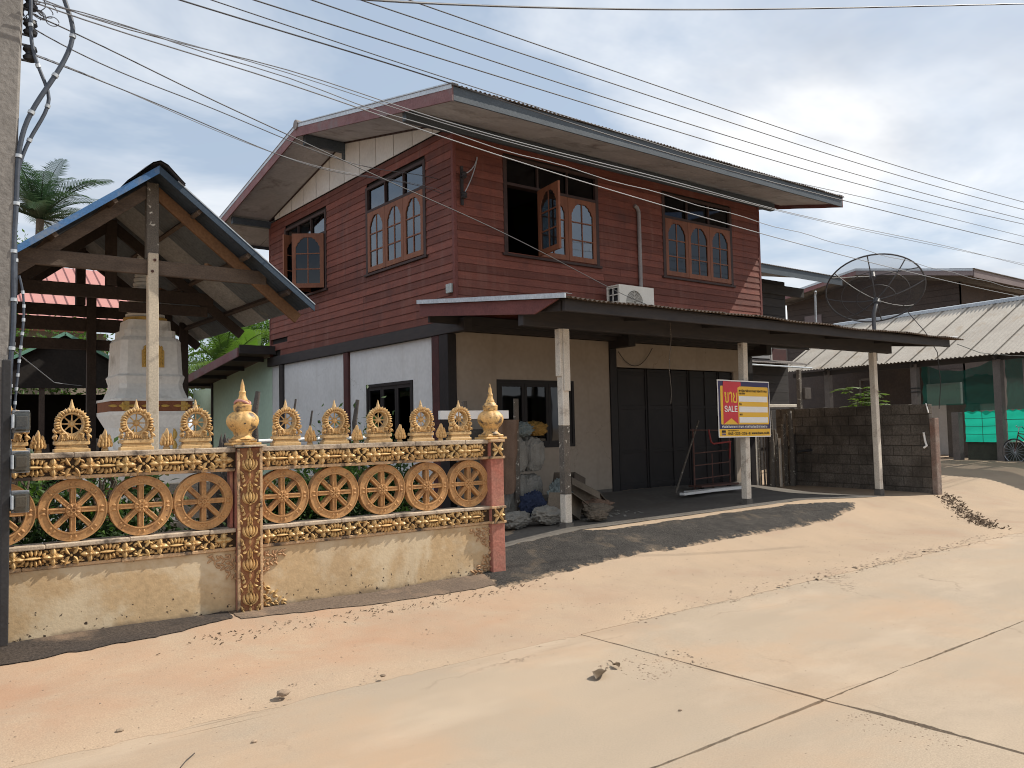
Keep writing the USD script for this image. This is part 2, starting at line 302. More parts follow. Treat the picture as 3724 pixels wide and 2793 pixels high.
L_darkbeam = look('dark_painted_timber', (0.028, 0.026, 0.028), (0.045, 0.038, 0.036), scale=4, stretch=(1, 1, 5), rough=0.65, bump=0.25, rand=0.12)
L_redbeam = look('dark_red_timber', (0.085, 0.028, 0.026), (0.055, 0.022, 0.022), scale=4, rough=0.7, bump=0.25, rand=0.12)
L_soffit = look('grey_soffit_board', (0.56, 0.56, 0.58), (0.41, 0.41, 0.43), scale=1.4, rough=0.85, bump=0.12, fine=0.06, dirt=(0.17, 0.15, 0.15), dscale=1.7, dpos=(0.55, 0.76), rand=0.07)
L_gable = look('white_gable_board', (0.64, 0.63, 0.60), (0.55, 0.54, 0.51), scale=1.5, rough=0.8, bump=0.06, fine=0.04, rand=0.04, dirt=(0.42, 0.37, 0.32), dscale=1.4, dpos=(0.62, 0.85))
L_white = look('white_plaster', (0.62, 0.62, 0.62), (0.56, 0.56, 0.56), scale=1.0, rough=0.85, bump=0.08, fine=0.04, extra=chain(height_dirt(0.75, 1.3, (0.42, 0.38, 0.32), 0.7), streaks((0.40, 0.38, 0.35), 0.45, (4.0, 4.0, 0.35), 1.0, 0.55, 0.8, 'k'), cracks((0.25, 0.23, 0.21), 0.7, 0.003)))
L_cream = look('cream_plaster', (0.38, 0.32, 0.26), (0.33, 0.275, 0.22), scale=1.0, rough=0.85, bump=0.08, fine=0.04, extra=chain(height_dirt(0.55, 0.9, (0.16, 0.135, 0.11), 0.75), streaks((0.22, 0.18, 0.14), 0.4, (4.0, 4.0, 0.4), 1.0, 0.55, 0.8, 'k'), cracks((0.14, 0.11, 0.09), 0.8, 0.004)))
L_green = look('pale_green_plaster', (0.52, 0.66, 0.53), (0.45, 0.59, 0.47), scale=1.0, rough=0.85, bump=0.08, fine=0.04)
L_black = look('black_door_paint', (0.012, 0.011, 0.012), (0.020, 0.016, 0.016), scale=3, rough=0.55, bump=0.15, rand=0.15)
L_void = look('dark_room', (0.02, 0.018, 0.017), (0.03, 0.025, 0.022), scale=2, rough=0.95)
L_sash = look('orange_brown_sash', (0.24, 0.092, 0.046), (0.165, 0.062, 0.034), scale=6, stretch=(2, 2, 0.5), rough=0.6, bump=0.2, rand=0.1)
L_frame = look('dark_window_frame', (0.04, 0.024, 0.022), (0.06, 0.035, 0.03), scale=5, rough=0.65, bump=0.15)
L_glass = glass_look('window_glass', (0.40, 0.44, 0.46), 0.14, 0.03)
L_glassd = glass_look('tinted_glass', (0.12, 0.14, 0.17), 0.045, 0.04)
L_roof = look('weathered_roof_sheet', (0.30, 0.28, 0.27), (0.20, 0.18, 0.17), scale=1.5, rough=0.8, bump=0.1, rand=0.1, dirt=(0.10, 0.085, 0.075), dscale=1.5)
L_roofold = look('mossy_brown_roof_sheet', (0.14, 0.105, 0.08), (0.085, 0.065, 0.052), scale=2, rough=0.85, bump=0.15, rand=0.12)
L_flash = look('galvanised_flashing', (0.48, 0.52, 0.56), (0.38, 0.42, 0.46), scale=2, rough=0.45, bump=0.05, spec=0.5, metallic=0.25)
L_post = look('peeling_white_post', (0.66, 0.61, 0.53), (0.57, 0.51, 0.43), scale=5, rough=0.75, bump=0.25, rand=0.06, dirt=(0.22, 0.17, 0.13), dscale=5.0, dpos=(0.58, 0.72))
L_postgrey = look('bare_grey_post', (0.17, 0.145, 0.12), (0.115, 0.10, 0.085), scale=7, rough=0.9, bump=0.5, fine=0.2, dirt=(0.62, 0.58, 0.50), dscale=16, dpos=(0.60, 0.66))
L_postfoot = look('concrete_post_foot', (0.15, 0.135, 0.12), (0.10, 0.09, 0.08), scale=6, rough=0.9, bump=0.4)

# ------------------------------------------------------------------ ground
def sst(a, b, x):
    t = np.clip((np.asarray(x, float) - a) / (b - a), 0, 1); return t * t * (3 - 2 * t)
def plateau(x):
    return np.interp(x, [-20, -3.2, -1.2, 0.0, 5.0, 7.8, 10.0, 14.5, 25, 60], [0.14, 0.14, 0.22, 0.33, 0.35, 0.21, 0.20, 0.50, 0.55, 0.55])
def ground_z(x, y, bumps=True):
    x = np.asarray(x, float); y = np.asarray(y, float)
    t = sst(-4.25, -2.45, y)
    z = plateau(x) * t + 0.10 * sst(-1.2, 0.2, y) * sst(-1.0, 0.5, x) * (1 - sst(7.2, 8.4, x))
    z = z + sst(9, 14, x) * sst(-5.6, -3.0, y) * 0.05
    p = np.stack([x, y, np.zeros_like(x)], -1)
    if bumps:
        b = 0.030 * (meshkit.fbm(p * 1.1) - 0.5) + 0.012 * (meshkit.fbm(p * 5.0 + 9) - 0.5)
        z = z + b * (0.25 + 0.75 * sst(-5.6, -4.6, y)) * (1 - 0.8 * sst(-2.9, -2.3, y) * sst(-1, 0, x))
        z = z - 0.05 * np.exp(-((y + 4.35 + 0.25 * (x - 10)) / 0.22) ** 2) * sst(8.6, 9.6, x) * (1 - sst(14, 16, x))
    z = z - 0.028 * (1 - sst(-5.45, -5.15, y + 0.12 * np.sin(x * 1.7)))      # the bed under the road slabs
    return z
def sheet(xs, ys, dz, fn=ground_z):
    X, Y = np.meshgrid(xs, ys, indexing='ij'); Z = fn(X, Y) + dz
    n, m = X.shape; v = np.stack([X, Y, Z], -1).reshape(-1, 3)
    i, j = np.meshgrid(np.arange(n - 1), np.arange(m - 1), indexing='ij')
    q = np.stack([i * m + j, (i + 1) * m + j, (i + 1) * m + j + 1, i * m + j + 1], -1).reshape(-1, 4)
    return v, q
gx = np.unique(np.round(np.concatenate([np.linspace(-400, -20, 14), np.linspace(-20, -7.5, 26), np.arange(-7.5, 12, 0.075), np.linspace(12, 22, 60), np.linspace(22, 60, 20), np.linspace(60, 400, 10)]), 4))
gy = np.unique(np.round(np.concatenate([np.linspace(-400, -20, 12), np.linspace(-20, -10, 10), np.arange(-10, 0.5, 0.075), np.linspace(0.5, 12, 40), np.linspace(12, 60, 18), np.linspace(60, 400, 10)]), 4))
single('ground', MB().add(*sheet(gx, gy, 0.0)), L_soil, kind='structure', smooth=True)

def ragged(pts, amp, step=0.06, seed=0, closed=True):
    out = []; n = len(pts)
    for i in range(n if closed else n - 1):
        a, b = np.array(pts[i], float), np.array(pts[(i + 1) % n], float)
        k = max(1, int(np.linalg.norm(b - a) / step))
        for t in range(k):
            out.append(a + (b - a) * t / k)
    out = np.array(out); p3 = np.column_stack([out * 3.0, np.full(len(out), seed * 3.7)])
    d = np.stack([meshkit.fbm(p3) - 0.5, meshkit.fbm(p3 + 31.0) - 0.5], 1) * 2 * amp
    p4 = np.column_stack([out * 14.0, np.full(len(out), seed * 3.7)])
    d += np.stack([meshkit.fbm(p4) - 0.5, meshkit.fbm(p4 + 31.0) - 0.5], 1) * amp
    p5 = np.column_stack([out * 48.0, np.full(len(out), seed * 3.7)])
    d += np.stack([meshkit.fbm(p5) - 0.5, meshkit.fbm(p5 + 31.0) - 0.5], 1) * amp * 0.9
    return out + d
def drape(poly, dz, step=0.09, bumps=True, extra=None):
    """a polygon of ground cover laid over the terrain"""
    x0, y0, x1, y1 = poly.bounds; v, f = [], []
    mb = MB()
    tri = trimesh.creation.triangulate_polygon(poly, engine='earcut')
    tv = np.array(tri[0]); tf = np.array(tri[1])
    m = trimesh.Trimesh(np.column_stack([tv, np.zeros(len(tv))]), tf, process=True)
    vv, ff = trimesh.remesh.subdivide_to_size(m.vertices, m.faces, step * 1.6, max_iter=14)
    vv = np.array(vv); vv[:, 2] = ground_z(vv[:, 0], vv[:, 1], bumps) + dz
    if extra is not None: vv[:, 2] += extra(vv)
    fn = np.cross(vv[ff[:, 1]] - vv[ff[:, 0]], vv[ff[:, 2]] - vv[ff[:, 0]])[:, 2]
    ff = np.array(ff); ff[fn < 0] = ff[fn < 0][:, ::-1]
    return mb.add(vv, ff)

road = tagp(UsdGeom.Xform.Define(stage, '/World/road').GetPrim(), kind='structure')
_loc['/World/road'] = np.zeros(3)
XJ = [-29.6, -20.6, -11.6, -2.60, 6.40, 15.4, 24.4, 33.4]
YJ = [-5.42, -7.48, -9.60, -11.7]
for i in range(len(XJ) - 1):
    for j in range(len(YJ) - 1):
        g = 0.008
        a, b, c, d = XJ[i] + g, XJ[i + 1] - g, YJ[j + 1] + g, YJ[j] - (g if j else 0)
        near = -12 < XJ[i] < 16
        pts = [(a, c), (b, c), (b, d), (a, d)]
        poly = Polygon(ragged(pts, 0.014, 0.022 if near and j < 2 and 2 < i < 5 else (0.06 if near else 0.5), 1 + i * 7 + j)).buffer(0)
        if j == 0:
            poly = poly.intersection(Polygon(np.vstack([ragged([(a - 1, d + 0.05), (b + 1, d - 0.02)], 0.10, 0.06, i, False), [[b + 1, c - 1], [a - 1, c - 1]]])).buffer(0))
        if i == 3 and j == 1:
            pass
        if j == 1 and i in (3, 4):
            poly = poly.difference(Polygon(ragged([(-2.60, -7.62), (-2.70, -7.74), (-2.82, -7.92), (-2.80, -8.06), (-2.68, -8.22), (-2.60, -8.42), (-2.575, -8.1), (-2.58, -7.8)], 0.03, 0.02, 5)).buffer(0))
        mb = MB()
        for gpoly in (poly.geoms if hasattr(poly, 'geoms') else [poly]):
            if gpoly.area < 0.05: continue
            if near:
                xs = drape(gpoly, 0.0, 0.5)
                v, f = xs.arr(); v = v.copy(); p = v * [1, 1, 0]
                v[:, 2] = 0.0 + 0.008 * (meshkit.fbm(p * 0.9 + 5) - 0.5) + U(-0.004, 0.004)
                mb.add(v, f)
                ex = np.array(gpoly.exterior.coords)[:-1]; n = len(ex)
                zt = 0.0 + 0.008 * (meshkit.fbm(np.column_stack([ex, np.zeros(n)]) * 0.9 + 5) - 0.5)
                top = np.column_stack([ex, zt]); bot = np.column_stack([ex, np.full(n, -0.08)])
                q = [[k, (k + 1) % n, n + (k + 1) % n, n + k] for k in range(n)]
                if Polygon(ex).exterior.is_ccw: q = [w[::-1] for w in q]
                mb.add(np.vstack([top, bot]), q)
            else:
                mb.prism(gpoly, (0, 0, -0.08), (1, 0, 0), (0, 1, 0), (0, 0, 1), 0.08)
        part('road_slab', mb, L_road, road)

ap = Polygon(ragged([(-2.1, -3.72), (-0.6, -3.55), (2.0, -3.52), (4.2, -3.48), (5.35, -3.22), (5.9, -2.9), (4.2, -2.72), (1.5, -2.72), (0.35, -2.74), (-0.1, -2.60), (-1.0, -2.52), (-1.75, -2.55), (-1.8, -2.95), (-2.0, -3.2)], 0.045, 0.05, 3)).buffer(0)
am = drape(ap, 0.016, 0.05, True, lambda v: 0.016 * (meshkit.fbm(v * [14, 14, 0]) - 0.5))
av = am.arr()[0]; rim = np.array([ap.exterior.distance(Point(x, y)) for x, y, _ in av])
am.v[0][:, 2] -= 0.02 * np.clip(1 - rim / 0.05, 0, 1)
apx = single('asphalt_apron', am, L_band, kind='structure', smooth=True)  # dark granular ground band in front of the carport
UsdGeom.PrimvarsAPI(apx).CreatePrimvar('rim', Sdf.ValueTypeNames.FloatArray, 'vertex').Set(Vt.FloatArray.FromNumpy(rim.astype(np.float32)))
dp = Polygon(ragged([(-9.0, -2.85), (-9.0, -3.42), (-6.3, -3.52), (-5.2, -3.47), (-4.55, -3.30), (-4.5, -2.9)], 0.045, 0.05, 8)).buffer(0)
single('damp_soil', drape(dp, 0.008, 0.06), L_footshade, kind='structure', smooth=True)  # sheet carrying the painted shade at the left fence foot
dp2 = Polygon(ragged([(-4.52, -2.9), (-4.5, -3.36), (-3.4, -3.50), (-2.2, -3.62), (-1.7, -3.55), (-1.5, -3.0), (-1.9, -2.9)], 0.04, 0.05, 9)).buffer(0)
single('damp_soil', drape(dp2, 0.007, 0.06), L_footshade2, kind='structure', smooth=True)  # sheet carrying the painted shade at the right fence foot
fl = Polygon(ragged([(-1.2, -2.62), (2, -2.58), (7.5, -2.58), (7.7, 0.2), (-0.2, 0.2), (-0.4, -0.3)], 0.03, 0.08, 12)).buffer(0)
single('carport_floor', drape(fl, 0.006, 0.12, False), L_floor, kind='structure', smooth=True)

# ------------------------------------------------------------------ house
H = thing('wooden_house', 'two storey house with red boarded upper floor above white and cream plaster', 'house')
L_, W_ = 7.66, 7.17
Z0, ZP, EXP = 3.27, 6.23, 0.1235
gs = 0.2                                                    # roof pitch
zs = lambda y: 6.28 + gs * min(y, 7.17 - y)             # underside of the roof boards
# openings of the upper floor: (lo, hi, z0, z1)
FW = [(0.95, 2.99, 4.38, 5.92), (4.68, 6.72, 4.38, 5.92)]
GW = [(0.78, 2.72, 4.38, 5.89), (4.36, 6.32, 4.38, 5.89)]
def wall_with_holes(lo, hi, z0, z1, holes):
    return sbox(lo, z0, hi, z1).difference(unary_union([sbox(a, b, c, d) for a, c, b, d in [(h[0], h[1], h[2], h[3]) for h in holes]])) if holes else sbox(lo, z0, hi, z1)
def hole_poly(lo, hi, z0, z1, holes):
    p = sbox(lo, z0, hi, z1)
    for a, b, c, d in holes: p = p.difference(sbox(a, c, b, d))
    return p
front = part('front_wall', MB().prism(hole_poly(0.03, L_ - 0.02, Z0, 6.2, FW), (0, 0.02, 0), (1, 0, 0), (0, 0, 1), (0, 1, 0), 0.08), L_void, H)
gable = part('gable_wall', MB().prism(hole_poly(0.03, W_, Z0, 6.22, GW), (0.02, 0, 0), (0, 1, 0), (0, 0, 1), (1, 0, 0), 0.08), L_void, H)
part('rear_wall', MB().box((0, W_ - 0.06, Z0), (L_, W_, 6.2)), L_siding, H)
part('side_wall', MB().box((L_ - 0.06, 0.12, Z0), (L_ - 0.02, W_ - 0.07, 6.2)), L_siding, H)
part('upper_floor', MB().box((0.05, 0.24, 3.1), (L_ - 0.05, W_ - 0.07, 3.26)), L_void, H)
part('partition', MB().box((3.6, 0.12, Z0), (3.66, W_ - 0.07, 6.2)).box((0.12, 3.55, Z0), (3.6, 3.61, 6.2)), L_void, H)
def segs(lo, hi, holes, zc):
    cuts = [(lo, hi)]
    for a, b, c, d in holes:
        if c - 0.05 < zc < d + 0.05:
            cuts = [s for (p, q) in cuts for s in ((p, min(q, a)), (max(p, b), q)) if s[1] - s[0] > 0.03]
    return cuts
def board(axis, p, q, z, h, wob):
    # lapped board: foot proud, head tucked under the next one
    j = U(-0.002, 0.003); t0, t1 = U(-wob, wob), U(-wob, wob)
    pr = [(-0.012, 0.0), (-0.027 - j, 0.0), (-0.013, h), (0.0, h)]
    pts = []
    for s, t in ((p, t0), (q, t1)):
        for o, zz in pr:
            pts.append((s, o, z + zz + t) if axis == 'x' else (o, s, z + zz + t))
    a = np.array(pts)
    f = [[0, 1, 5, 4], [1, 2, 6, 5], [2, 3, 7, 6], [3, 0, 4, 7], [0, 3, 2, 1], [4, 5, 6, 7]]
    if axis == 'y': f = [w[::-1] for w in f]
    return MB().add(a, f)
nrow = int((6.19 - Z0) / EXP)
for k in range(nrow + 1):
    z = Z0 - 0.01 + k * EXP; h = min(EXP + 0.02, 6.20 - z)
    if h < 0.03: continue
    for p, q in segs(0.035, L_ - 0.035, FW, z + EXP / 2):
        if q - p > 3.2 and rng.random() < 0.7:
            m = p + (q - p) * U(0.3, 0.7); ss = [(p, m - 0.002), (m + 0.002, q)]
        else: ss = [(p, q)]
        for a, b in ss: part('siding_board', board('x', a, b, z, h, 0.0035), L_siding, front)
    for p, q in segs(0.035, W_ - 0.005, GW, z + EXP / 2):
        if k == 2 and p < 6.0 and q > 6.9: q = 6.25 
        if k == 0 and q > 6.9: q = 6.62
        if q - p > 3.0 and rng.random() < 0.6:
            m = p + (q - p) * U(0.3, 0.7); ss = [(p, m - 0.002), (m + 0.002, q)]
        else: ss = [(p, q)]
        for a, b in ss: part('siding_board', board('y', a, b, z, h, 0.0035), L_siding, gable)
for (x, y) in ((-0.03, -0.03), (L_ - 0.03, -0.03)):
    part('corner_board', MB().box((x, y, Z0 - 0.01), (x + 0.062, y + 0.062, 6.12), 0.006), L_trimred, H)
part('corner_board', MB().box((-0.03, W_ - 0.03, Z0 - 0.01), (0.032, W_ + 0.03, 6.12), 0.006), L_trimred, H)

# casement leaf: stiles with a cusped arch, two by three panes
def arch_poly(w, z0, z1):
    hw = w / 2; t = z1
    right = [(hw, z0), (hw, t - 0.19), (hw - 0.015, t - 0.165), (hw - 0.03, t - 0.15), (hw - 0.035, t - 0.115), (hw - 0.075, t - 0.085), (hw - 0.085, t - 0.05), (hw - 0.13, t - 0.028), (hw - 0.145, t - 0.006), (0, t)]
    right = [(max(x, 0.0), z) for x, z in right]
    return Polygon(right + [(-x, z) for x, z in reversed(right[:-1])]).buffer(0)
def casement(parent, o, eu, en, w, z0, z1, matg, nm='sash'):
    """o: foot of the hinge edge, eu along the leaf, en outward"""
    o, eu, en = (np.asarray(x, float) for x in (o, eu, en)); up = np.array([0, 0, 1.0])
    hole = shapely.affinity.translate(arch_poly(w - 0.15, z0 + 0.085, z1 - 0.075), w / 2, 0)
    pl = sbox(0, z0, w, z1).difference(hole)
    part(nm, MB().prism(pl, o - en * 0.018, eu, up, en, 0.036), L_sash, parent)
    mb = MB()
    hz = z1 - z0
    zl = [z0 + 0.085 + (hz - 0.16) * t for t in (0.31, 0.645)]
    bw, bt = 0.020, 0.022
    T = lambda v: o + v[:, :1] * eu + v[:, 1:2] * en + v[:, 2:] * up
    part('muntin', MB().box((w / 2 - bw / 2, -bt / 2, z0 + 0.08), (w / 2 + bw / 2, bt / 2, z1 - 0.075), 0, T), L_sash, parent)
    for z in zl: part('muntin', MB().box((0.07, -bt / 2 - 0.002, z - bw / 2), (w - 0.07, bt / 2 + 0.002, z + bw / 2), 0, T), L_sash, parent)
    zc = [z0 + 0.08, zl[0], zl[1], z1 - 0.07]
    for a in range(2):
        for b in range(3):
            tl = U(-0.002, 0.002)
            part('pane', MB().box((0.07 + a * (w / 2 - 0.07), -0.003 + tl, zc[b]), (w / 2 + a * (w / 2 - 0.07), 0.001 + tl, zc[b + 1]), 0, T), matg, parent)
def window(axis, lo, hi, z0, z1, ztr, matg, mattr, opened=None, label=None):
    up = np.array([0, 0, 1.0])
    eu, en = (np.array([1.0, 0, 0]), np.array([0, -1.0, 0])) if axis == 'x' else (np.array([0, 1.0, 0]), np.array([-1.0, 0, 0]))
    T = lambda v: v[:, :1] * eu + v[:, 1:2] * en + v[:, 2:] * up
    mb = MB(); fw = 0.05
    mb.box((lo - 0.02, -0.10, z0 - 0.015), (lo + fw, 0.035, z1 + 0.02), 0, T).box((hi - fw, -0.10, z0 - 0.015), (hi + 0.02, 0.035, z1 + 0.02), 0, T)
    mb.box((lo + fw, -0.10, z1 - fw + 0.02), (hi - fw, 0.033, z1 + 0.02), 0, T).box((lo + fw, -0.10, ztr), (hi - fw, 0.033, ztr + 0.045), 0, T)
    n = 3; lw = (hi - lo - 2 * fw) / n
    for k in (1, 2): mb.box((lo + fw + k * lw - 0.014, -0.09, ztr + 0.045), (lo + fw + k * lw + 0.014, 0.03, z1 - fw + 0.02), 0, T)
    w = part('window', mb, L_frame, H, label=label)
    part('sill', MB().box((lo - 0.06, -0.02, z0 - 0.055), (hi + 0.06, 0.06, z0 - 0.014), 0.004, T), L_frame, w)
    for k in range(n):
        part('transom_pane', MB().box((lo + fw + k * lw + 0.012, -0.012, ztr + 0.04), (lo + fw + (k + 1) * lw - 0.012, -0.007, z1 - fw + 0.025), 0, T), mattr, w)
        a = lo + fw + k * lw
        if opened and k in opened:
            side, ang = opened[k]           # 0 hinge at low end, 1 at high end
            hp = (a + 0.004) if side == 0 else (a + lw - 0.004)
            d = eu * math.cos(ang) + en * math.sin(ang) if side == 0 else -eu * math.cos(ang) + en * math.sin(ang)
            nrm = np.cross(up, d); 
            casement(w, eu * hp + en * 0.045, d, nrm, lw - 0.008, z0 + 0.01, ztr - 0.005, matg)
        else:
            casement(w, eu * (a + 0.004) + en * 0.018, eu, en, lw - 0.008, z0 + 0.01, ztr - 0.005, matg)
    return w
window('x', *FW[0], 5.47, L_glass, L_glassd, {0: (1, math.radians(80))}, label='front window with one leaf swung open')
window('x', *FW[1], 5.47, L_glassd, L_glassd)
window('y', *GW[0], 5.45, L_glass, L_glass)
window('y', *GW[1], 5.45, L_glassd, L_glass, {0: (0, math.radians(52)), 1: (0, math.radians(100))}, label='gable window with leaves swung open')

# white gable boards with cover strips
apex = 3.585
def gtop(y): return 6.28 + gs * min(y, 7.17 - y) - 0.02
ys = [0.30, 0.55] + [0.55 + 0.607 * i for i in range(1, 11)] + [6.90]
for i in range(len(ys) - 1):
    a, b = ys[i] + 0.009, ys[i + 1] - 0.009
    pts = [(a, 6.232), (b, 6.232), (b, gtop(b))] + ([(apex, gtop(apex))] if a < apex < b else []) + [(a, gtop(a))]
    if min(gtop(a), gtop(b)) < 6.25: continue
    part('gable_panel', MB().prism(Polygon(pts), (-0.012 - U(0, 0.003), 0, 0), (0, 1, 0), (0, 0, 1), (1, 0, 0), 0.012), L_gable, gable)
part('gable_backing', MB().prism(Polygon([(0.2, 6.225), (6.97, 6.225), (apex, 6.94)]), (0.03, 0, 0), (0, 1, 0), (0, 0, 1), (1, 0, 0), 0.02), L_void, H)
for s in (0, 1):
    y0, y1 = (0.0, apex) if s == 0 else (7.17, apex)
    part('gable_trim', MB().beam((-0.02, y0, zs(y0) - 0.012), (-0.02, y1, zs(y1) - 0.012), 0.022, 0.035, up=(0, 0, 1)), L_frame, H)

# roof
X0, X1, YE = -0.92, 8.58, 1.37
roof = part('roof', MB().prism(Polygon([(-YE + .03, zs(-YE) + 0.03), (apex, zs(apex) + 0.03), (7.17 + YE - .03, zs(-YE) + 0.03), (7.17 + YE - .03, zs(-YE) + 0.05), (apex, zs(apex) + 0.05), (-YE + .03, zs(-YE) + 0.05)]), (X0 + 0.03, 0, 0), (0, 1, 0), (0, 0, 1), (1, 0, 0), X1 - X0 - 0.06), L_void, H)
def corrugated(o, eu, ed, length, run, pitch, amp, thick=0.003, samples=6, phase=0.0, rows=2, sagf=None):
    """sheet with waves across eu, running along ed"""
    o, eu, ed = (np.asarray(x, float) for x in (o, eu, ed)); nn = np.cross(eu, ed); nn /= np.linalg.norm(nn)
    if nn[2] < 0: nn = -nn
    n = int(round(length / pitch * samples)) + 1
    s = np.linspace(0, length, n); w = amp * np.cos(2 * np.pi * (s / pitch) + phase)
    R = np.linspace(0, run, rows)
    mb = MB(); vs = []
    for lev in (0, -thick):
        for r in R:
            vs.append(o + s[:, None] * eu + r * ed + (w + lev)[:, None] * nn + ((sagf(s, r)[:, None] * np.array([0, 0, 1.0])) if sagf else 0))
    v = np.vstack(vs); q = []
    for lev in range(2):
        for a in range(rows - 1):
            for k in range(n - 1):
                i0 = (lev * rows + a) * n + k; w4 = [i0, i0 + 1, i0 + n + 1, i0 + n]
                q.append(w4 if lev == 0 else w4[::-1])
    for k in range(n - 1):
        a0, b0 = k, rows * n + k; q.append([a0, b0, b0 + 1, a0 + 1])
        a1, b1 = (rows - 1) * n + k, (2 * rows - 1) * n + k; q.append([a1, a1 + 1, b1 + 1, b1])
    q = np.array(q)
    if np.dot(np.cross(eu, ed), nn) < 0: q = q[:, ::-1]
    return mb.add(v, q)
cosr = 1 / math.hypot(1, gs); runl = (apex + YE + 0.06) / cosr
nsh = 13; shw = (X1 + 0.04 - (X0 - 0.04)) / nsh
for s in (0, 1):
    for k in range(nsh):
        o = np.array([X0 - 0.04 + k * shw, -YE - 0.05 if s == 0 else 7.17 + YE + 0.05, zs(-YE - 0.05) + 0.145 + (0.004 if k % 2 else 0.0)])
        ed = np.array([0, cosr * (1 if s == 0 else -1), gs * cosr])
        part('roof_sheet', corrugated(o, (1, 0, 0), ed, shw + (0.02 if k < nsh - 1 else 0), runl, 0.0762, 0.0115), L_roof, roof, smooth=40)
part('ridge_cap', MB().tube([(X0 - 0.05, apex, zs(apex) + 0.135), (2, apex, zs(apex) + 0.14), (X1 + 0.05, apex, zs(apex) + 0.135)], 0.09, 12), L_roof, roof, smooth=40)
part('eave_fascia', MB().box((X0, -YE - 0.012, zs(-YE) - 0.065), (X1, -YE + 0.012, zs(-YE) + 0.125), 0.003), L_fascia, roof)
part('eave_fascia', MB().box((X0, 7.17 + YE - 0.012, zs(-YE) - 0.065), (X1, 7.17 + YE + 0.012, zs(-YE) + 0.125), 0.003), L_fascia, roof)
for xx in (X0 - 0.026, X1 + 0.002):
    for s in (0, 1):
        ya = -YE - 0.012 if s == 0 else 7.17 + YE + 0.012
        pts = [(ya, zs(-YE) - 0.075), (apex, zs(apex) - 0.075), (apex, zs(apex) + 0.12), (ya, zs(-YE) + 0.12)]
        part('barge_board', MB().prism(Polygon(pts), (xx, 0, 0), (0, 1, 0), (0, 0, 1), (1, 0, 0), 0.024), L_rake, roof)
        pf = [(ya, zs(-YE) + 0.09), (apex, zs(apex) + 0.09), (apex, zs(apex) + 0.172), (ya, zs(-YE) + 0.172)]
        xf = xx - 0.006 if xx < 0 else xx + 0.026
        part('flashing', MB().prism(Polygon(pf), (xf, 0, 0), (0, 1, 0), (0, 0, 1), (1, 0, 0), 0.004).prism(Polygon([(ya, zs(-YE) + 0.172), (apex, zs(apex) + 0.172), (apex, zs(apex) + 0.176), (ya, zs(-YE) + 0.176)]), (xf if xx < 0 else xf - 0.12, 0, 0), (0, 1, 0), (0, 0, 1), (1, 0, 0), 0.124), L_flash, roof)
# soffit boards
def soffit(x0, x1, ya, yb):
    mb = MB(); th = 0.008; j = U(-0.002, 0.002)
    p = [(x0, ya, zs(ya) + j), (x1, ya, zs(ya) + j), (x1, yb, zs(yb) + j), (x0, yb, zs(yb) + j)]
    part('soffit_board', MB().hexa([p[k] for k in range(4)] + [(a, b, c + th) for a, b, c in p]), L_soffit, roof)
xs = [X0 + 0.01] + [X0 + 0.01 + 1.19 * i for i in range(1, 8)] + [X1 - 0.01]
for i in range(len(xs) - 1):
    soffit(xs[i] + 0.005, xs[i + 1] - 0.005, -YE + 0.014, -0.7); soffit(xs[i] + 0.005, xs[i + 1] - 0.005, -0.69, 0.03)
    soffit(xs[i] + 0.005, xs[i + 1] - 0.005, 7.14, 7.17 + YE - 0.014)
yy = [0.04, 0.62, 1.22, 1.82, 2.42, 3.02, 3.575]
for i in range(len(yy) - 1):
    for a, b in ((yy[i] + .004, yy[i + 1] - .004), (7.17 - yy[i + 1] + .004, 7.17 - yy[i] - .004)):
        soffit(X0 + 0.01, -0.005, a, b)
for y, z0_, z1_ in ((-0.01, 6.10, 6.25), (7.17, 6.10, 6.25)):
    part('wall_plate_beam', MB().box((-0.86, y - 0.06, z0_), (8.2, y + 0.05, z1_), 0.006), L_fascia, H)
part('ridge_beam', MB().box((-0.80, apex - 0.055, 6.80), (0.015, apex + 0.055, 6.975), 0.006), L_fascia, H)
part('ridge_beam', MB().box((-0.035, apex - 0.05, 6.66), (0.012, apex + 0.05, 6.80), 0.004), L_fascia, H)

# ground floor
part('floor_beam', MB().box((-0.045, -0.27, 3.06), (0.10, 7.30, 3.255), 0.006), L_darkbeam, H)
for x in (3.42, 7.42): part('floor_beam', MB().box((x, -0.27, 2.98), (x + 0.17, 0.4, 3.24), 0.006), L_darkbeam, H)
part('edge_beam', MB().box((0.11, 0.02, 3.10), (L_ - 0.03, 0.15, 3.255), 0.006), L_darkbeam, H)
for a, b, m in ((6.51, 6.69, L_darkbeam), (3.50, 3.68, L_redbeam), (0.45, 0.66, L_redbeam), (0.20, 0.445, L_black)):
    part('post', MB().box((-0.03, a, 0.0), (0.13, b, 3.058), 0.006), m, H)
GFW = [(1.30, 2.87, 1.30, 2.42)]
for a, b in ((0.662, 3.498), (3.682, 6.508), (6.692, 7.17)):
    part('plaster_panel', MB().prism(hole_poly(a, b, 0.05, 3.055, [h for h in GFW if h[0] > a and h[1] < b]), (0.02, 0, 0), (0, 1, 0), (0, 0, 1), (1, 0, 0), 0.08), L_white, H)
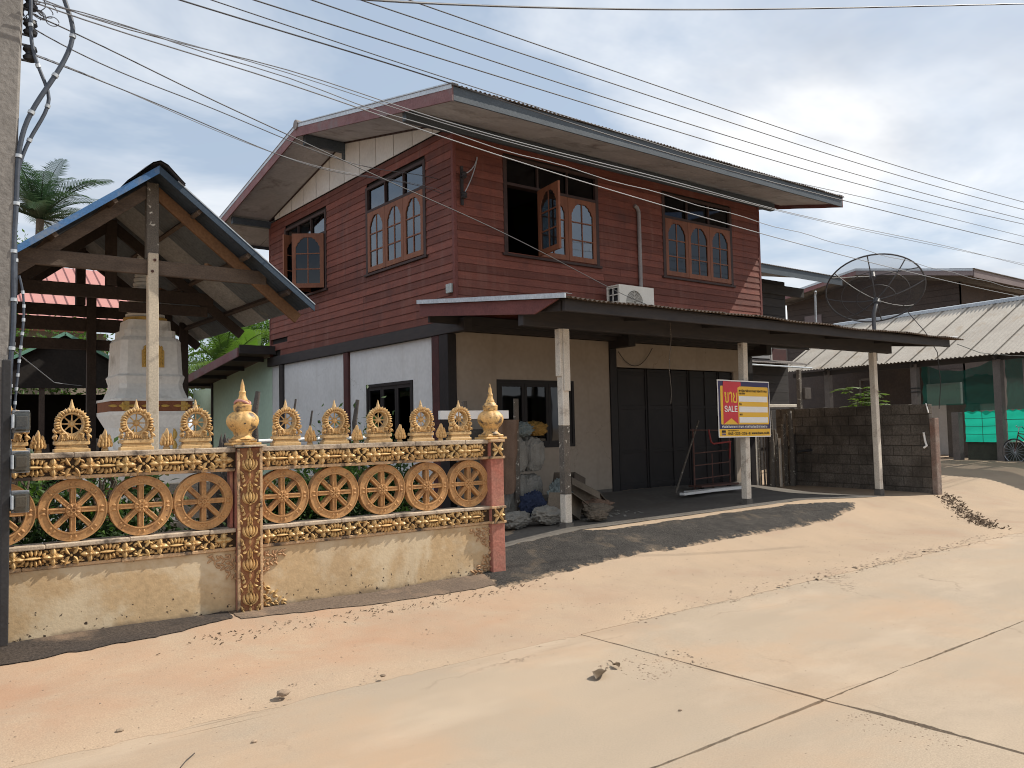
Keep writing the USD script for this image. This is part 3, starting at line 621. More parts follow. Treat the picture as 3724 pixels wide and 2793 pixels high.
def dark_window(axis, lo, hi, z0, z1, pos, n):
    T = (lambda v: np.column_stack([v[:, 0], pos - v[:, 1], v[:, 2]])) if axis == 'x' else (lambda v: np.column_stack([pos - v[:, 1], v[:, 0], v[:, 2]]))
    mb = MB(); fw = 0.05
    mb.box((lo, -0.06, z0), (lo + fw, 0.015, z1), 0, T).box((hi - fw, -0.06, z0), (hi, 0.015, z1), 0, T).box((lo + fw, -0.06, z1 - fw), (hi - fw, 0.015, z1), 0, T).box((lo + fw, -0.06, z0), (hi - fw, 0.015, z0 + fw), 0, T)
    w = part('window', mb, L_black, H, label='dark ground floor window')
    st = (hi - lo - 2 * fw) / n
    for k in range(n):
        a = lo + fw + k * st
        part('sash', MB().prism(sbox(a + .003, z0 + fw, a + st - .003, z1 - fw).difference(sbox(a + .055, z0 + fw + .06, a + st - .055, z1 - fw - .06)), (0, 0, 0), (1, 0, 0), (0, 0, 1), (0, 1, 0), 0.03).xf(lambda v: T(v * [1, -1, 1])), L_black, w)
        part('pane', MB().box((a + .05, -0.022, z0 + fw + .055), (a + st - .05, -0.018, z1 - fw - .055), 0, T), L_glassd, w)
dark_window('y', *GFW[0], 0.02, 3)
FGW = [(0.91, 2.55, 1.27, 2.38)]
part('plaster_panel', MB().prism(hole_poly(0.005, 3.418, 0.2, 3.1, FGW), (0, 0.23, 0), (1, 0, 0), (0, 0, 1), (0, 1, 0), 0.09), L_cream, H)
dark_window('x', *FGW[0], 0.23, 3)
part('post', MB().box((3.42, 0.20, 0.2), (3.588, 0.34, 2.978), 0.006), L_black, H)
part('lintel_panel', MB().box((3.59, 0.235, 2.655), (7.41, 0.30, 3.10)), L_cream, H)
part('plaster_panel', MB().box((6.98, 0.236, 0.2), (7.41, 0.32, 2.653)), L_cream, H)
part('post', MB().box((7.42, 0.20, 0.2), (7.588, 0.34, 2.978), 0.006), L_black, H)
dx = [3.595, 3.70, 4.44, 5.15, 5.64, 6.13, 6.55, 6.975]
for i in range(len(dx) - 1):
    a, b = dx[i] + 0.004, dx[i + 1] - 0.004; yo = 0.285 + (0.02 if i % 2 else 0.0)
    d = part('door_panel', MB().box((a, yo, 0.42), (b, yo + 0.03, 2.64), 0.004), L_black, H)
    for e in (a, b - 0.035): part('door_stile', MB().box((e, yo - 0.018, 0.42), (e + 0.035, yo - 0.001, 2.64), 0.003), L_black, d)
    if b - a > 0.3:
        for z in (0.5, 1.1, 1.9, 2.52): part('door_rail', MB().box((a + 0.036, yo - 0.012, z), (b - 0.036, yo - 0.001, z + 0.06), 0.003), L_black, d)
part('door_sill', MB().box((3.42, 0.12, 0.33), (7.0, 0.34, 0.415), 0.01), L_floor, H)
part('wall_base', MB().box((0.0, 0.205, 0.1), (3.40, 0.228, 0.50), 0.008), L_floor, H)
part('ground_floor_wall', MB().box((L_ - 0.1, 0.35, 0.1), (L_ - 0.03, W_, 3.09)).box((0.1, W_ - 0.08, 0.1), (L_ - 0.11, W_, 3.09)), L_cream, H)
# loose kit on the house
part('conduit', MB().tube([(4.0, -0.055, 3.6), (4.0, -0.055, 5.40), (3.995, -0.055, 5.47), (3.96, -0.055, 5.53), (3.90, -0.05, 5.56)], 0.036, 9), look('grey_conduit', (0.30, 0.28, 0.27), (0.22, 0.2, 0.2), scale=5, rough=0.6), H, smooth=40)
part('meter_box', MB().box((-0.075, 0.02, 3.66), (-0.035, 0.16, 3.80), 0.006), look('grey_box_paint', (0.42, 0.45, 0.44), rough=0.6), H)
ins = part('insulator_bracket', MB().box((0.10, -0.06, 5.0), (0.14, -0.03, 5.60)).box((0.09, -0.11, 5.10), (0.15, -0.06, 5.13)).box((0.09, -0.11, 5.42), (0.15, -0.06, 5.45)), L_darkbeam, H)
part('insulator', MB().lathe([(0.02, 0), (0.045, 0.02), (0.03, 0.045), (0.045, 0.07), (0.02, 0.10)], (0.12, -0.11, 5.09), 12).lathe([(0.02, 0), (0.045, 0.02), (0.03, 0.045), (0.045, 0.07), (0.02, 0.10)], (0.12, -0.11, 5.40), 12), L_darkbeam, ins, smooth=40)
for a, b, c in (((0.10, -0.12, 5.15), (0.30, -0.10, 5.45), (0.42, -0.04, 5.78)), ((0.12, -0.12, 5.46), (0.34, -0.1, 5.58), (0.42, -0.04, 5.80))):
    t = np.linspace(0, 1, 9)[:, None]; A, B, C_ = map(np.array, (a, b, c))
    part('lead_wire', MB().tube((1 - t) ** 2 * A + 2 * t * (1 - t) * B + t * t * C_, 0.008, 5), look('pale_wire', (0.35, 0.34, 0.33), rough=0.6) if False else L_flash, ins)

# ------------------------------------------------------------------ carport
CP = thing('carport', 'lean-to carport with rusty corrugated roof on white posts before the house', 'carport', (0, -2.3, 0.3))
RS, RY0, RZ0 = 0.11, -3.20, 3.10                      # front edge of the roof
rz = lambda y: RZ0 + RS * (y - RY0)
cr_ = 1 / math.hypot(1, RS)
nsh = 14; shw = (9.50 + 0.66) / nsh
rf = part('roof_deck', MB().prism(Polygon([(-3.12, rz(-3.12) - 0.035), (-0.06, rz(-0.06) - 0.035), (-0.06, rz(-0.06) - 0.02), (-3.12, rz(-3.12) - 0.02)]), (-0.60, 0, 0), (0, 1, 0), (0, 0, 1), (1, 0, 0), 9.4), L_void, CP)
for k in range(nsh):
    sag = lambda s, r, k=k: -0.012 * np.sin((s + k * shw) * 1.3) * (r < 1) - 0.008 * np.sin((s + k * shw) * 3.1)
    part('roof_sheet', corrugated((-0.66 + k * shw, RY0, RZ0 + (0.006 if k % 2 else 0) + U(-0.004, 0.004)), (1, 0, 0), (0, cr_, RS * cr_), shw + 0.03, 3.16 / cr_, 0.0762, 0.0115, sagf=sag), L_roofold, CP, smooth=40)
part('flashing', MB().hexa([(-0.69, RY0 - 0.01, RZ0 - 0.02), (-0.665, RY0 - 0.01, RZ0 - 0.02), (-0.665, 0.0, rz(0) - 0.02), (-0.69, 0.0, rz(0) - 0.02), (-0.69, RY0 - 0.01, RZ0 + 0.035), (-0.665, RY0 - 0.01, RZ0 + 0.035), (-0.665, 0.0, rz(0) + 0.035), (-0.69, 0.0, rz(0) + 0.035)]).hexa([(-0.69, RY0 - 0.01, RZ0 + 0.036), (-0.57, RY0 - 0.01, RZ0 + 0.036), (-0.57, 0.0, rz(0) + 0.036), (-0.69, 0.0, rz(0) + 0.036), (-0.69, RY0 - 0.01, RZ0 + 0.039), (-0.57, RY0 - 0.01, RZ0 + 0.039), (-0.57, 0.0, rz(0) + 0.039), (-0.69, 0.0, rz(0) + 0.039)]), L_flash, CP)
part('barge_board', MB().hexa([(-0.655, -2.62, rz(-2.62) - 0.20), (-0.63, -2.62, rz(-2.62) - 0.20), (-0.63, -0.02, rz(0) - 0.20), (-0.655, -0.02, rz(0) - 0.20), (-0.655, -3.06, rz(-3.06) - 0.025), (-0.63, -3.06, rz(-3.06) - 0.025), (-0.63, -0.02, rz(0) - 0.022), (-0.655, -0.02, rz(0) - 0.022)]), look('dull_red_board', (0.16, 0.055, 0.05), (0.11, 0.04, 0.038), scale=3, rough=0.75, bump=0.2), CP)
for x in (-0.55, 1.15, 2.8, 4.5, 6.1, 7.75, 9.0):
    part('rafter', MB().hexa([(x, -2.98, rz(-2.98) - 0.16), (x + .05, -2.98, rz(-2.98) - 0.16), (x + .05, -0.08, rz(-0.08) - 0.19), (x, -0.08, rz(-0.08) - 0.19), (x, -2.98, rz(-2.98) - 0.04), (x + .05, -2.98, rz(-2.98) - 0.04), (x + .05, -0.08, rz(-0.08) - 0.04), (x, -0.08, rz(-0.08) - 0.04)]), L_darkbeam, CP)
part('front_purlin', MB().box((-0.58, -3.10, RZ0 - 0.15), (9.15, -3.04, RZ0 - 0.015), 0.006), L_darkbeam, CP)
part('beam', MB().box((-0.62, -2.36, 2.86), (8.40, -2.26, 3.10), 0.006), L_darkbeam, CP)
part('wall_beam', MB().box((-0.55, -0.125, 3.16), (9.2, -0.075, 3.30), 0.006), L_darkbeam, CP)
for i, (x, zb) in enumerate(((0.06, 0.29), (3.80, 0.33), (7.80, 0.17))):
    h = 0.055; y = -2.305
    lean = (0.0, 0.015, -0.01)[i]
    def T(v, x=x, zb=zb, lean=lean): return np.column_stack([v[:, 0] + x + lean * (v[:, 2] - zb), v[:, 1] + y, v[:, 2]])
    foot = zb + (0.10 if i < 2 else 0.16)
    mid = foot if i else 1.62
    p = part('post', MB().box((-h, -h, mid + 0.0), (h, h, 2.858), 0.008, T), L_post, CP)
    if i == 0:
        nn = 14; zz = np.linspace(foot + 0.35, mid, nn)
        part('bare_shaft', MB().box((-h + .001, -h + .001, foot + 0.36), (h - .001, h - .001, mid + .001), 0.008, T), L_postgrey, p)
        part('lower_shaft', MB().box((-h, -h, foot), (h, h, foot + 0.358), 0.008, T), L_post, p)
        part('splice_board', MB().box((-h - .028, -h + 0.005, 2.25), (-h - .001, h - 0.01, 2.856), 0.004, T), L_post, p)
        part('splice_board', MB().box((-h + .012, -h - .026, 2.06), (h + .004, -h - .001, 2.856), 0.004, T), L_post, p)
    part('foot', MB().box((-h - .012, -h - .012, zb - 0.3), (h + .012, h + .012, foot - .001), 0.008, T), L_postfoot, p)

# condenser unit on the carport roof
AC = thing('air_conditioner', 'white outdoor air conditioner unit standing on the carport roof under the front wall', 'air conditioner', (3.41, -0.35, 3.42))
L_acw = look('cream_white_casing', (0.72, 0.70, 0.64), (0.64, 0.62, 0.56), scale=3, rough=0.5, bump=0.03, fine=0.03, dirt=(0.45, 0.41, 0.34), dscale=4, dpos=(0.62, 0.8))
L_dk = look('dark_plastic', (0.03, 0.03, 0.032), rough=0.5)
L_blue = look('blue_print', (0.02, 0.05, 0.30), (0.018, 0.045, 0.28), rough=0.5, fine=0.0)
fx, fz, fr = 3.35, 3.70, 0.205
cas = part('casing', MB().prism(sbox(2.985, 3.43, 3.84, 3.985).difference(Point(fx, fz).buffer(fr, 24)), (0, -0.50, 0), (1, 0, 0), (0, 0, 1), (0, 1, 0), 0.012)
     .box((2.985, -0.486, 3.96), (3.84, -0.20, 3.985), 0.006).box((2.985, -0.21, 3.43), (3.84, -0.20, 3.959)).box((3.83, -0.486, 3.43), (3.84, -0.212, 3.959)).box((2.99, -0.486, 3.43), (3.828, -0.212, 3.445)), L_acw, AC)
mb = MB().box((2.985, -0.486, 3.43), (2.995, -0.462, 3.959)).box((2.985, -0.236, 3.43), (2.995, -0.212, 3.959))
for z in (3.447, 3.57, 3.69, 3.81, 3.93): mb.box((2.985, -0.461, z), (2.995, -0.237, z + 0.018))
mb.box((2.985, -0.355, 3.466), (2.995, -0.337, 3.929)); part('side_grille', mb, L_acw, AC)
part('coil', MB().box((3.02, -0.44, 3.46), (3.05, -0.24, 3.94)), L_dk, AC)
part('fan_well', MB().lathe([(fr - 0.004, 0.0), (fr - 0.004, 0.08), (0.02, 0.082)], (0, 0, 0), 32).xf(lambda v: np.column_stack([fx + v[:, 0], -0.487 + v[:, 2], fz + v[:, 1]])), look('fan_well_grey', (0.28, 0.27, 0.24), (0.22, 0.21, 0.19), rough=0.7), AC, smooth=40)
mb = MB()
for r in np.linspace(0.04, fr, 8): mb.tube([(fx + r * math.cos(a), -0.505, fz + r * math.sin(a)) for a in np.linspace(0, 2 * math.pi, 33)], 0.0032, 4, False)
for a in np.linspace(0, 2 * math.pi, 9)[:-1]: mb.tube([(fx + .03 * math.cos(a), -0.505, fz + .03 * math.sin(a)), (fx + fr * math.cos(a), -0.505, fz + fr * math.sin(a))], 0.003, 4)
part('fan_guard', mb, L_acw, AC)
mb = MB()
for a in (0.3, 2.4, 4.5):
    c, s = math.cos(a), math.sin(a)
    pts = [(0.03, -0.02), (0.17, -0.07), (0.185, 0.03), (0.04, 0.03)]
    mb.hexa([(fx + u * c - w * s, -0.45 + 0.12 * w, fz + u * s + w * c) for u, w in pts] + [(fx + u * c - w * s, -0.446 + 0.12 * w, fz + u * s + w * c) for u, w in pts])
part('fan', mb, look('fan_blade', (0.25, 0.25, 0.23), rough=0.6), AC)
part('logo_plate', MB().box((3.66, -0.502, 3.50), (3.81, -0.4995, 3.60)), L_blue, AC)
for k, (a, b) in enumerate(((3.02, 3.10), (3.14, 3.22))):
    pass
part('foot', MB().box((3.05, -0.49, 3.37), (3.12, -0.21, 3.429)), L_dk, AC); part('foot', MB().box((3.70, -0.49, 3.37), (3.77, -0.21, 3.429)), L_dk, AC)

# sale sign
SY = -2.395
SG = thing('sale_sign', 'yellow, navy and red property sale sign fixed to the middle carport post', 'sign', (3.7, SY, 1.39))
pr = dict(rough=0.45, bump=0.0, fine=0.02, spec=0.4)
L_yel = look('sign_yellow', (0.78, 0.46, 0.035), (0.72, 0.42, 0.03), **pr); L_nav = look('sign_navy', (0.018, 0.014, 0.075), (0.02, 0.016, 0.08), **pr)
L_red = look('sign_red', (0.56, 0.025, 0.04), (0.50, 0.022, 0.035), **pr); L_wh = look('sign_white', (0.78, 0.77, 0.74), (0.74, 0.72, 0.69), **pr); L_ink = look('sign_ink', (0.02, 0.016, 0.02), rough=0.5, bump=0.0)
SX0, SX1, SZ0, SZ1 = 3.06, 4.36, 1.385, 2.255
tilt = lambda v: np.column_stack([v[:, 0], v[:, 1], v[:, 2] - 0.012 * (v[:, 0] - 3.7)])
def sq(u, v): return SX0 + (SX1 - SX0) * u, SZ0 + (SZ1 - SZ0) * v
def sbx(u0, v0, u1, v1, lev): 
    a, b = sq(u0, v0), sq(u1, v1); return MB().box((a[0], SY - 0.004 - lev * 0.0025, a[1]), (b[0], SY - 0.0045 - lev * 0.0025 + 0.002, b[1])).xf(tilt)
part('panel', MB().box((SX0, SY - 0.004, SZ0), (SX1, SY + 0.004, SZ1)).xf(tilt), L_wh, SG)
part('navy_field', sbx(0.012, 0.145, 0.988, 0.98, 1), L_nav, SG); part('yellow_foot', sbx(0.012, 0.018, 0.988, 0.145, 1), L_yel, SG)
def rrect(u0, v0, u1, v1, r, lev):
    a, b = sq(u0, v0), sq(u1, v1); p = sbox(a[0] + r, a[1] + r, b[0] - r, b[1] - r).buffer(r, 4)
    return MB().prism(p, (0, SY - 0.004 - lev * 0.0025, 0), (1, 0, 0), (0, 0, 1), (0, 1, 0), 0.002).xf(tilt)
part('yellow_field', rrect(0.045, 0.225, 0.965, 0.895, 0.02, 2), L_yel, SG)
rib = [sq(*p) for p in ((0.085, 0.225), (0.235, 0.335), (0.365, 0.225), (0.365, 0.87), (0.435, 0.91), (0.425, 0.975), (0.10, 0.975), (0.09, 0.87))]
part('red_ribbon', MB().prism(Polygon(rib), (0, SY - 0.0115, 0), (1, 0, 0), (0, 0, 1), (0, 1, 0), 0.002).xf(tilt), L_red, SG)
for v0 in (0.625, 0.44, 0.255): part('blank_line', sbx(0.385, v0, 0.945, v0 + 0.10, 3.4), L_wh, SG)
def place_text(txt, u, v, h, mat, lev, nm, bold=False, width=None):
    m = meshkit.text_mesh(txt, h, 0.0012, bold); m.apply_translation([-m.bounds[0][0], 0, 0])
    if width: m.apply_scale([width * (SX1 - SX0) / m.extents[0], 1, 1])
    a = sq(u, v); vv = np.array(m.vertices); 
    w = np.column_stack([a[0] + vv[:, 0], SY - 0.004 - lev * 0.0025 - vv[:, 2], a[1] + vv[:, 1]])
    part(nm, MB().add(w, np.array(m.faces)).xf(tilt), mat, SG)
place_text('SALE', 0.108, 0.445, 0.088, L_wh, 4, 'sale_lettering', True, 0.238)
place_text('043-225-226-8', 0.165, 0.045, 0.038, L_ink, 3, 'phone_lettering', True, 0.42)
place_text('www.bam.co.th', 0.61, 0.05, 0.036, L_ink, 3, 'web_lettering', True, 0.35)
place_text('BAM', 0.052, 0.04, 0.026, L_blue, 3, 'logo_lettering', True, 0.065)
part('logo_mark', sbx(0.05, 0.082, 0.12, 0.125, 3), L_ink, SG)
# Thai letters as strokes on a unit em: x to the right, y up from the base line
TH = {'kho': [[(.10, .86), (.16, .95), (.26, .95), (.28, .84), (.18, .74), (.18, .62), (.26, .54), (.26, .14), (.34, .03), (.58, .03), (.66, .14), (.66, 1.0)]],
      'aa': [[(.08, .82), (.18, .98), (.36, .98), (.44, .84), (.44, 0.0)]],
      'yo': [[(.22, .96), (.14, .88), (.16, .76), (.28, .70), (.28, .60), (.14, .48), (.12, .22), (.22, .03), (.56, .03), (.64, .12), (.64, 1.0)]],
      'no': [[(.10, .92), (.22, .98), (.22, .82), (.20, .0)], [(.20, .30), (.50, .02), (.62, .10), (.62, 1.0)]],
      'ro': [[(.12, .78), (.24, .98), (.46, .90), (.40, .74), (.22, .70), (.44, .54), (.46, 0.0)]],
      'ko': [[(.14, 0), (.14, .60), (.20, .66), (.12, .78), (.28, .98), (.52, .94), (.60, .78), (.60, 0)]],
      'to': [[(.08, .92), (.22, .98), (.24, .80), (.24, .0)], [(.24, .62), (.42, .96), (.60, .84), (.60, 0)]],
      'ho': [[(.10, .95), (.20, .80), (.20, 0)], [(.20, .45), (.56, .62), (.62, .95), (.48, .80), (.62, .55), (.62, 0)]],
      'so': [[(.50, 0), (.50, .60), (.30, .66), (.12, .50), (.14, .18), (.30, .06)], [(.12, .50), (.14, .86), (.40, .98), (.50, .8), (.66, 1.0)]]}
def thai(names, u, v, h, thick, mat, lev, nm, width):
    x = 0; shapes = []
    for n in names:
        if n == ' ': x += .45; continue
        mark = n.endswith('^'); n = n.rstrip('^'); st = TH[n]
        wd = max(p[0] for s in st for p in s) + .16
        for s in st: shapes.append(LineString([(x + a, b) for a, b in s]).buffer(thick, 4, cap_style=2 if n in ('kho', 'aa', 'yo') else 1))
        if mark: shapes.append(LineString([(x + .15, 1.22), (x + .4, 1.34), (x + .55, 1.2)]).buffer(thick * .8, 3))
        x += wd
    g = unary_union(shapes); b = g.bounds; sx = width * (SX1 - SX0) / (b[2] - b[0])
    a = sq(u, v); g = shapely.affinity.affine_transform(g, [sx, 0, 0, h, a[0] - b[0] * sx, a[1]])
    part(nm, MB().prism(g, (0, SY - 0.004 - lev * 0.0025, 0), (1, 0, 0), (0, 0, 1), (0, -1, 0), 0.0012).xf(tilt), mat, SG)
thai(['kho', 'aa', 'yo'], 0.108, 0.61, 0.150, .085, L_yel, 4, 'thai_sale_lettering', 0.238)
thai('to ro no^ yo ro so^ no ko aa no ko aa no^ so ko^ aa ro no'.split(), 0.385, 0.80, 0.028, .07, L_ink, 4, 'thai_heading', 0.55)
thai('ro no ko to^ so'.split(), 0.385, 0.755, 0.024, .07, L_ink, 4, 'thai_heading', 0.12)
thai('to^ ro'.split(), 0.39, 0.565, 0.024, .07, L_ink, 4, 'thai_heading', 0.045); thai('no so ko'.split(), 0.39, 0.385, 0.024, .07, L_ink, 4, 'thai_heading', 0.055)
thai(['to', 'ro^', 'no', 'yo^', 'so', 'no^', 'kho', 'ko', 'to', 'aa', 'ko', 'ro', 'aa', ' ', 'ho^', 'aa', 'no', 'ro', 'ko', ' ', 'ho', 'aa', 'ko', 'so^', 'aa', 'no', 'yo', 'ko^', 'no', 'so', 'no^', 'ko', 'to', 'aa', 'ko', 'ho', 'so', 'aa', 'yo'], 0.05, 0.165, 0.030, .075, L_wh, 3, 'thai_warning_line', 0.87)
thai('so ro no ko yo aa'.split(), 0.165, 0.108, 0.014, .08, L_ink, 3, 'thai_office_line', 0.19)
part('batten', MB().box((3.72, SY + 0.005, 1.5), (3.80, SY + 0.028, 2.2)), L_darkbeam, SG)

# ------------------------------------------------------------------ clutter in the carport
def blob(c, r, seed, amp=0.25, freq=2.2, flat=0.0, sub=4, rotz=0.0, sq_=1.0, crease=0.22):
    m = trimesh.creation.icosphere(subdivisions=sub); v = np.array(m.vertices)
    if sq_ != 1.0: v = np.sign(v) * np.abs(v) ** sq_
    n = meshkit.fbm(v * freq + seed * 7.3) - 0.5; n2 = meshkit.fbm(v * freq * 3.2 + seed * 3.1) - 0.5
    fold = np.abs(meshkit.fbm(v * [freq * 2.6, freq * 2.6, freq * 1.1] + seed * 5.7) - 0.5) * 2 if crease else 0 * n
    fold2 = np.abs(meshkit.fbm(v * freq * 6.5 + seed * 2.7) - 0.5) * 2 if crease else 0 * n
    v = v * (1 + amp * 2 * n + amp * 0.8 * n2 - crease * (0.5 - fold) - crease * 0.45 * (0.5 - fold2))[:, None] * np.asarray(r)
    c_, s_ = math.cos(rotz), math.sin(rotz); v = np.column_stack([v[:, 0] * c_ - v[:, 1] * s_, v[:, 0] * s_ + v[:, 1] * c_, v[:, 2]])
    lo = v[:, 2].min(); v[:, 2] = np.where(v[:, 2] < lo * (1 - flat), lo * (1 - flat), v[:, 2])
    v[:, 2] -= v[:, 2].min()
    return MB().add(v + np.asarray(c, float), np.array(m.faces))
def sack_look(n, a, b): return look(n, a, b, scale=4, rough=0.75, bump=0.5, bscale=9, bdist=0.03, fine=0.1, finescale=70)
L_sw = sack_look('white_sack', (0.27, 0.255, 0.225), (0.18, 0.17, 0.15)); L_sb = sack_look('brown_sheet', (0.20, 0.125, 0.085), (0.15, 0.095, 0.065)); L_sbl = sack_look('blue_bag', (0.025, 0.035, 0.075), (0.018, 0.026, 0.055))
L_sy = sack_look('yellow_bag', (0.30, 0.17, 0.035), (0.22, 0.12, 0.03)); L_card = look('cardboard', (0.17, 0.135, 0.10), (0.125, 0.10, 0.075), scale=3, rough=0.9, bump=0.2); L_sg = sack_look('pale_green_bag', (0.19, 0.22, 0.21), (0.14, 0.16, 0.155))
def gz(x, y): return float(ground_z(np.array([x]), np.array([y]), False)[0]) + 0.008
S = lambda nm, mb, m, lab, cat, grp=None, sm=True: single(nm, mb, m, lab, cat, grp, smooth=sm)
y0 = -0.75
gq = gz(0.4, y0)
S('filled_sack', blob((0.40, y0, gq), (0.24, 0.20, 0.34), 1, 0.10, 1.4, 0.2, sq_=0.6), L_sw, 'dirty white sack at the foot of the tall sack stack', 'sack')
S('filled_sack', blob((0.74, y0 + 0.03, gq), (0.20, 0.2, 0.33), 6, 0.10, 1.4, 0.2, sq_=0.6), L_sw, 'second upright sack at the foot of the stack', 'sack')
S('filled_sack', blob((0.44, y0 + 0.01, gq + 0.60), (0.21, 0.19, 0.29), 2, 0.10, 1.4, 0.12, sq_=0.6), L_sw, 'upright white sack in the middle of the stack beside the brown cloth', 'sack')
S('filled_sack', blob((0.80, y0 + 0.03, gq + 0.60), (0.20, 0.19, 0.28), 12, 0.10, 1.4, 0.12, sq_=0.6), L_sw, 'upright white sack in the middle of the stack nearest the post', 'sack')
S('filled_sack', blob((0.56, y0 + 0.0, gq + 1.10), (0.24, 0.20, 0.13), 3, 0.16, 2.0, 0.2, sq_=0.8, crease=0.4), L_sg, 'crumpled pale plastic sack on top of the stack', 'sack')
S('plastic_bag', blob((0.90, y0 + 0.06, gq + 1.12), (0.22, 0.18, 0.13), 4, 0.16, 2.0, 0.2, sq_=0.8, crease=0.35), L_sy, 'ochre plastic bag on top of the sack stack', 'bag')
# sheet hung over a pole: a folded cloth
m = MB(); n = 26; t = np.linspace(0, 1, n)
su = np.linspace(-0.26, 0.26, n); sv = np.linspace(0, 1.05, 22)
A, B = np.meshgrid(su, sv, indexing='ij'); yo = -1.02 + 0.035 * np.sin(A * 24 + 1.1 * B) + 0.05 * meshkit.fbm(np.stack([A * 4, B * 4, 0 * A], -1))
edge = 0.24 * (np.abs(A) / 0.26) ** 3
v = np.stack([0.10 + A * (1 - 0.15 * B), yo, 1.72 - B * (1 - edge * 0.6)], -1).reshape(-1, 3); i, j = np.meshgrid(np.arange(n - 1), np.arange(21), indexing='ij')
q = np.stack([i * 22 + j, (i + 1) * 22 + j, (i + 1) * 22 + j + 1, i * 22 + j + 1], -1).reshape(-1, 4)
m.add(v, q).add(v + [0, 0.006, 0], q[:, ::-1]); S('hung_cloth', m, L_sb, 'brown cloth hanging from a pole beside the white sacks', 'cloth')
S('standing_plank', MB().box((0.30, -0.98, gz(0.3, -1)), (0.385, -0.955, 2.02), 0.004), L_postgrey, 'upright grey plank rising above the sacks by the dark window', 'plank', sm=False)
S('standing_plank', MB().box((-0.62, -1.05, gz(-.5, -1)), (-0.56, -1.0, 1.98), 0.004), L_postgrey, 'thin upright stake behind the corner urn of the fence', 'plank', sm=False)
S('concrete_panel', MB().box((-0.45, -0.66, gz(-.3, -.6)), (0.16, -0.60, 1.60), 0.006), L_postfoot, 'grey brown panel standing left of the sacks', 'panel', sm=False)
S('plastic_bag', blob((0.42, -1.2, gz(.3, -1.2)), (0.24, 0.2, 0.24), 7, 0.2, 1.8, 0.25, crease=.4), L_sbl, 'dark blue bag lying at the foot of the sacks', 'bag')
S('plastic_bag', blob((0.95, -1.2, gz(.7, -1.2) + 0.1), (0.22, 0.2, 0.26), 8, 0.2, 2.2, 0.2, crease=.45), L_sg, 'pale green plastic bag left of the first carport post', 'bag')
def carton(name, c, s, rz_, tl, lab, mat=L_card):
    mb = MB(); w, d, h = s; 
    for a, b in (((-w, -d, 0), (w, -d + .008, h)), ((-w, d - .008, 0), (w, d, h)), ((-w, -d + .0085, 0), (-w + .008, d - .0085, h)), ((w - .008, -d + .0085, 0), (w, d - .0085, h)), ((-w + .009, -d + .009, 0), (w - .009, d - .009, .008))): mb.box(a, b)
    fl_ = [(-w, -d, h), (w, -d, h), (w, -d - .16, h - .10), (-w, -d - .16, h - .10)]; mb.hexa(fl_ + [(x, y - .002, z + .006) for x, y, z in fl_])
    fl_ = [(w, -d, h), (w, d, h), (w + .15, d, h - .06), (w + .15, -d, h - .06)]; mb.hexa(fl_ + [(x + .002, y, z + .006) for x, y, z in fl_])
    def f(v):
        ct, st = math.cos(tl), math.sin(tl); x, y, z = v[:, 0] * ct + v[:, 2] * st, v[:, 1], -v[:, 0] * st + v[:, 2] * ct
        cz, sz = math.cos(rz_), math.sin(rz_); return np.column_stack([x * cz - y * sz, x * sz + y * cz, z])
    mb.xf(f); lo = min(x[:, 2].min() for x in mb.v); mb.xf(lambda v: v + np.array([c[0], c[1], c[2] - lo]))
    return single(name, mb, mat, lab, 'box')
carton('carton', (0.42, -1.85, gz(.4, -1.8)), (0.22, 0.16, 0.26), 0.5, 0.35, 'open cardboard box lying left of the first carport post foot')
carton('carton', (1.18, -1.15, gz(1.2, -1.1)), (0.24, 0.2, 0.34), -0.4, 0.5, 'tilted brown cardboard box right of the first carport post')
carton('carton', (1.42, -0.75, gz(1.4, -.7)), (0.22, 0.16, 0.42), 0.8, -0.3, 'tall dark cardboard box against the cream wall', look('dark_cardboard', (0.13, 0.10, 0.075), (0.09, 0.07, 0.055), scale=3, rough=0.9))
for k, (x, y, r, s, m_, lab) in enumerate(((-0.35, -1.75, (0.28, 0.2, 0.12), 11, L_sw, 'flattened white sack lying behind the corner pillar of the fence'), (0.05, -1.95, (0.26, 0.2, 0.13), 12, L_sw, 'crumpled white sack on the carport floor by the open box'), (0.72, -2.18, (0.17, 0.13, 0.09), 13, L_card, 'crumpled paper at the foot of the first carport post'), (1.1, -1.75, (0.3, 0.18, 0.10), 14, L_card, 'flattened carton on the floor right of the first carport post'), (1.45, -1.35, (0.34, 0.22, 0.13), 15, L_sb, 'brown rag heap on the floor below the tilted box'))):
    S('rubbish_heap', blob((x, y, gz(x, y)), r, s, 0.3, 2.6, 0.15), m_, lab, 'rubbish')
mb = MB()
for k in range(26):
    x, y = U(0.5, 1.9), U(-2.1, -1.3); a = U(0, 3.1); L0 = U(0.02, 0.10); z = gz(x, y)
    mb.beam((x, y, z + .004), (x + L0 * math.cos(a), y + L0 * math.sin(a), z + U(.004, .02)), U(.01, .05), .004)
tagp(single('floor_litter', mb, L_sw), 'scraps and litter on the carport floor by the first post', 'litter', kind='stuff')

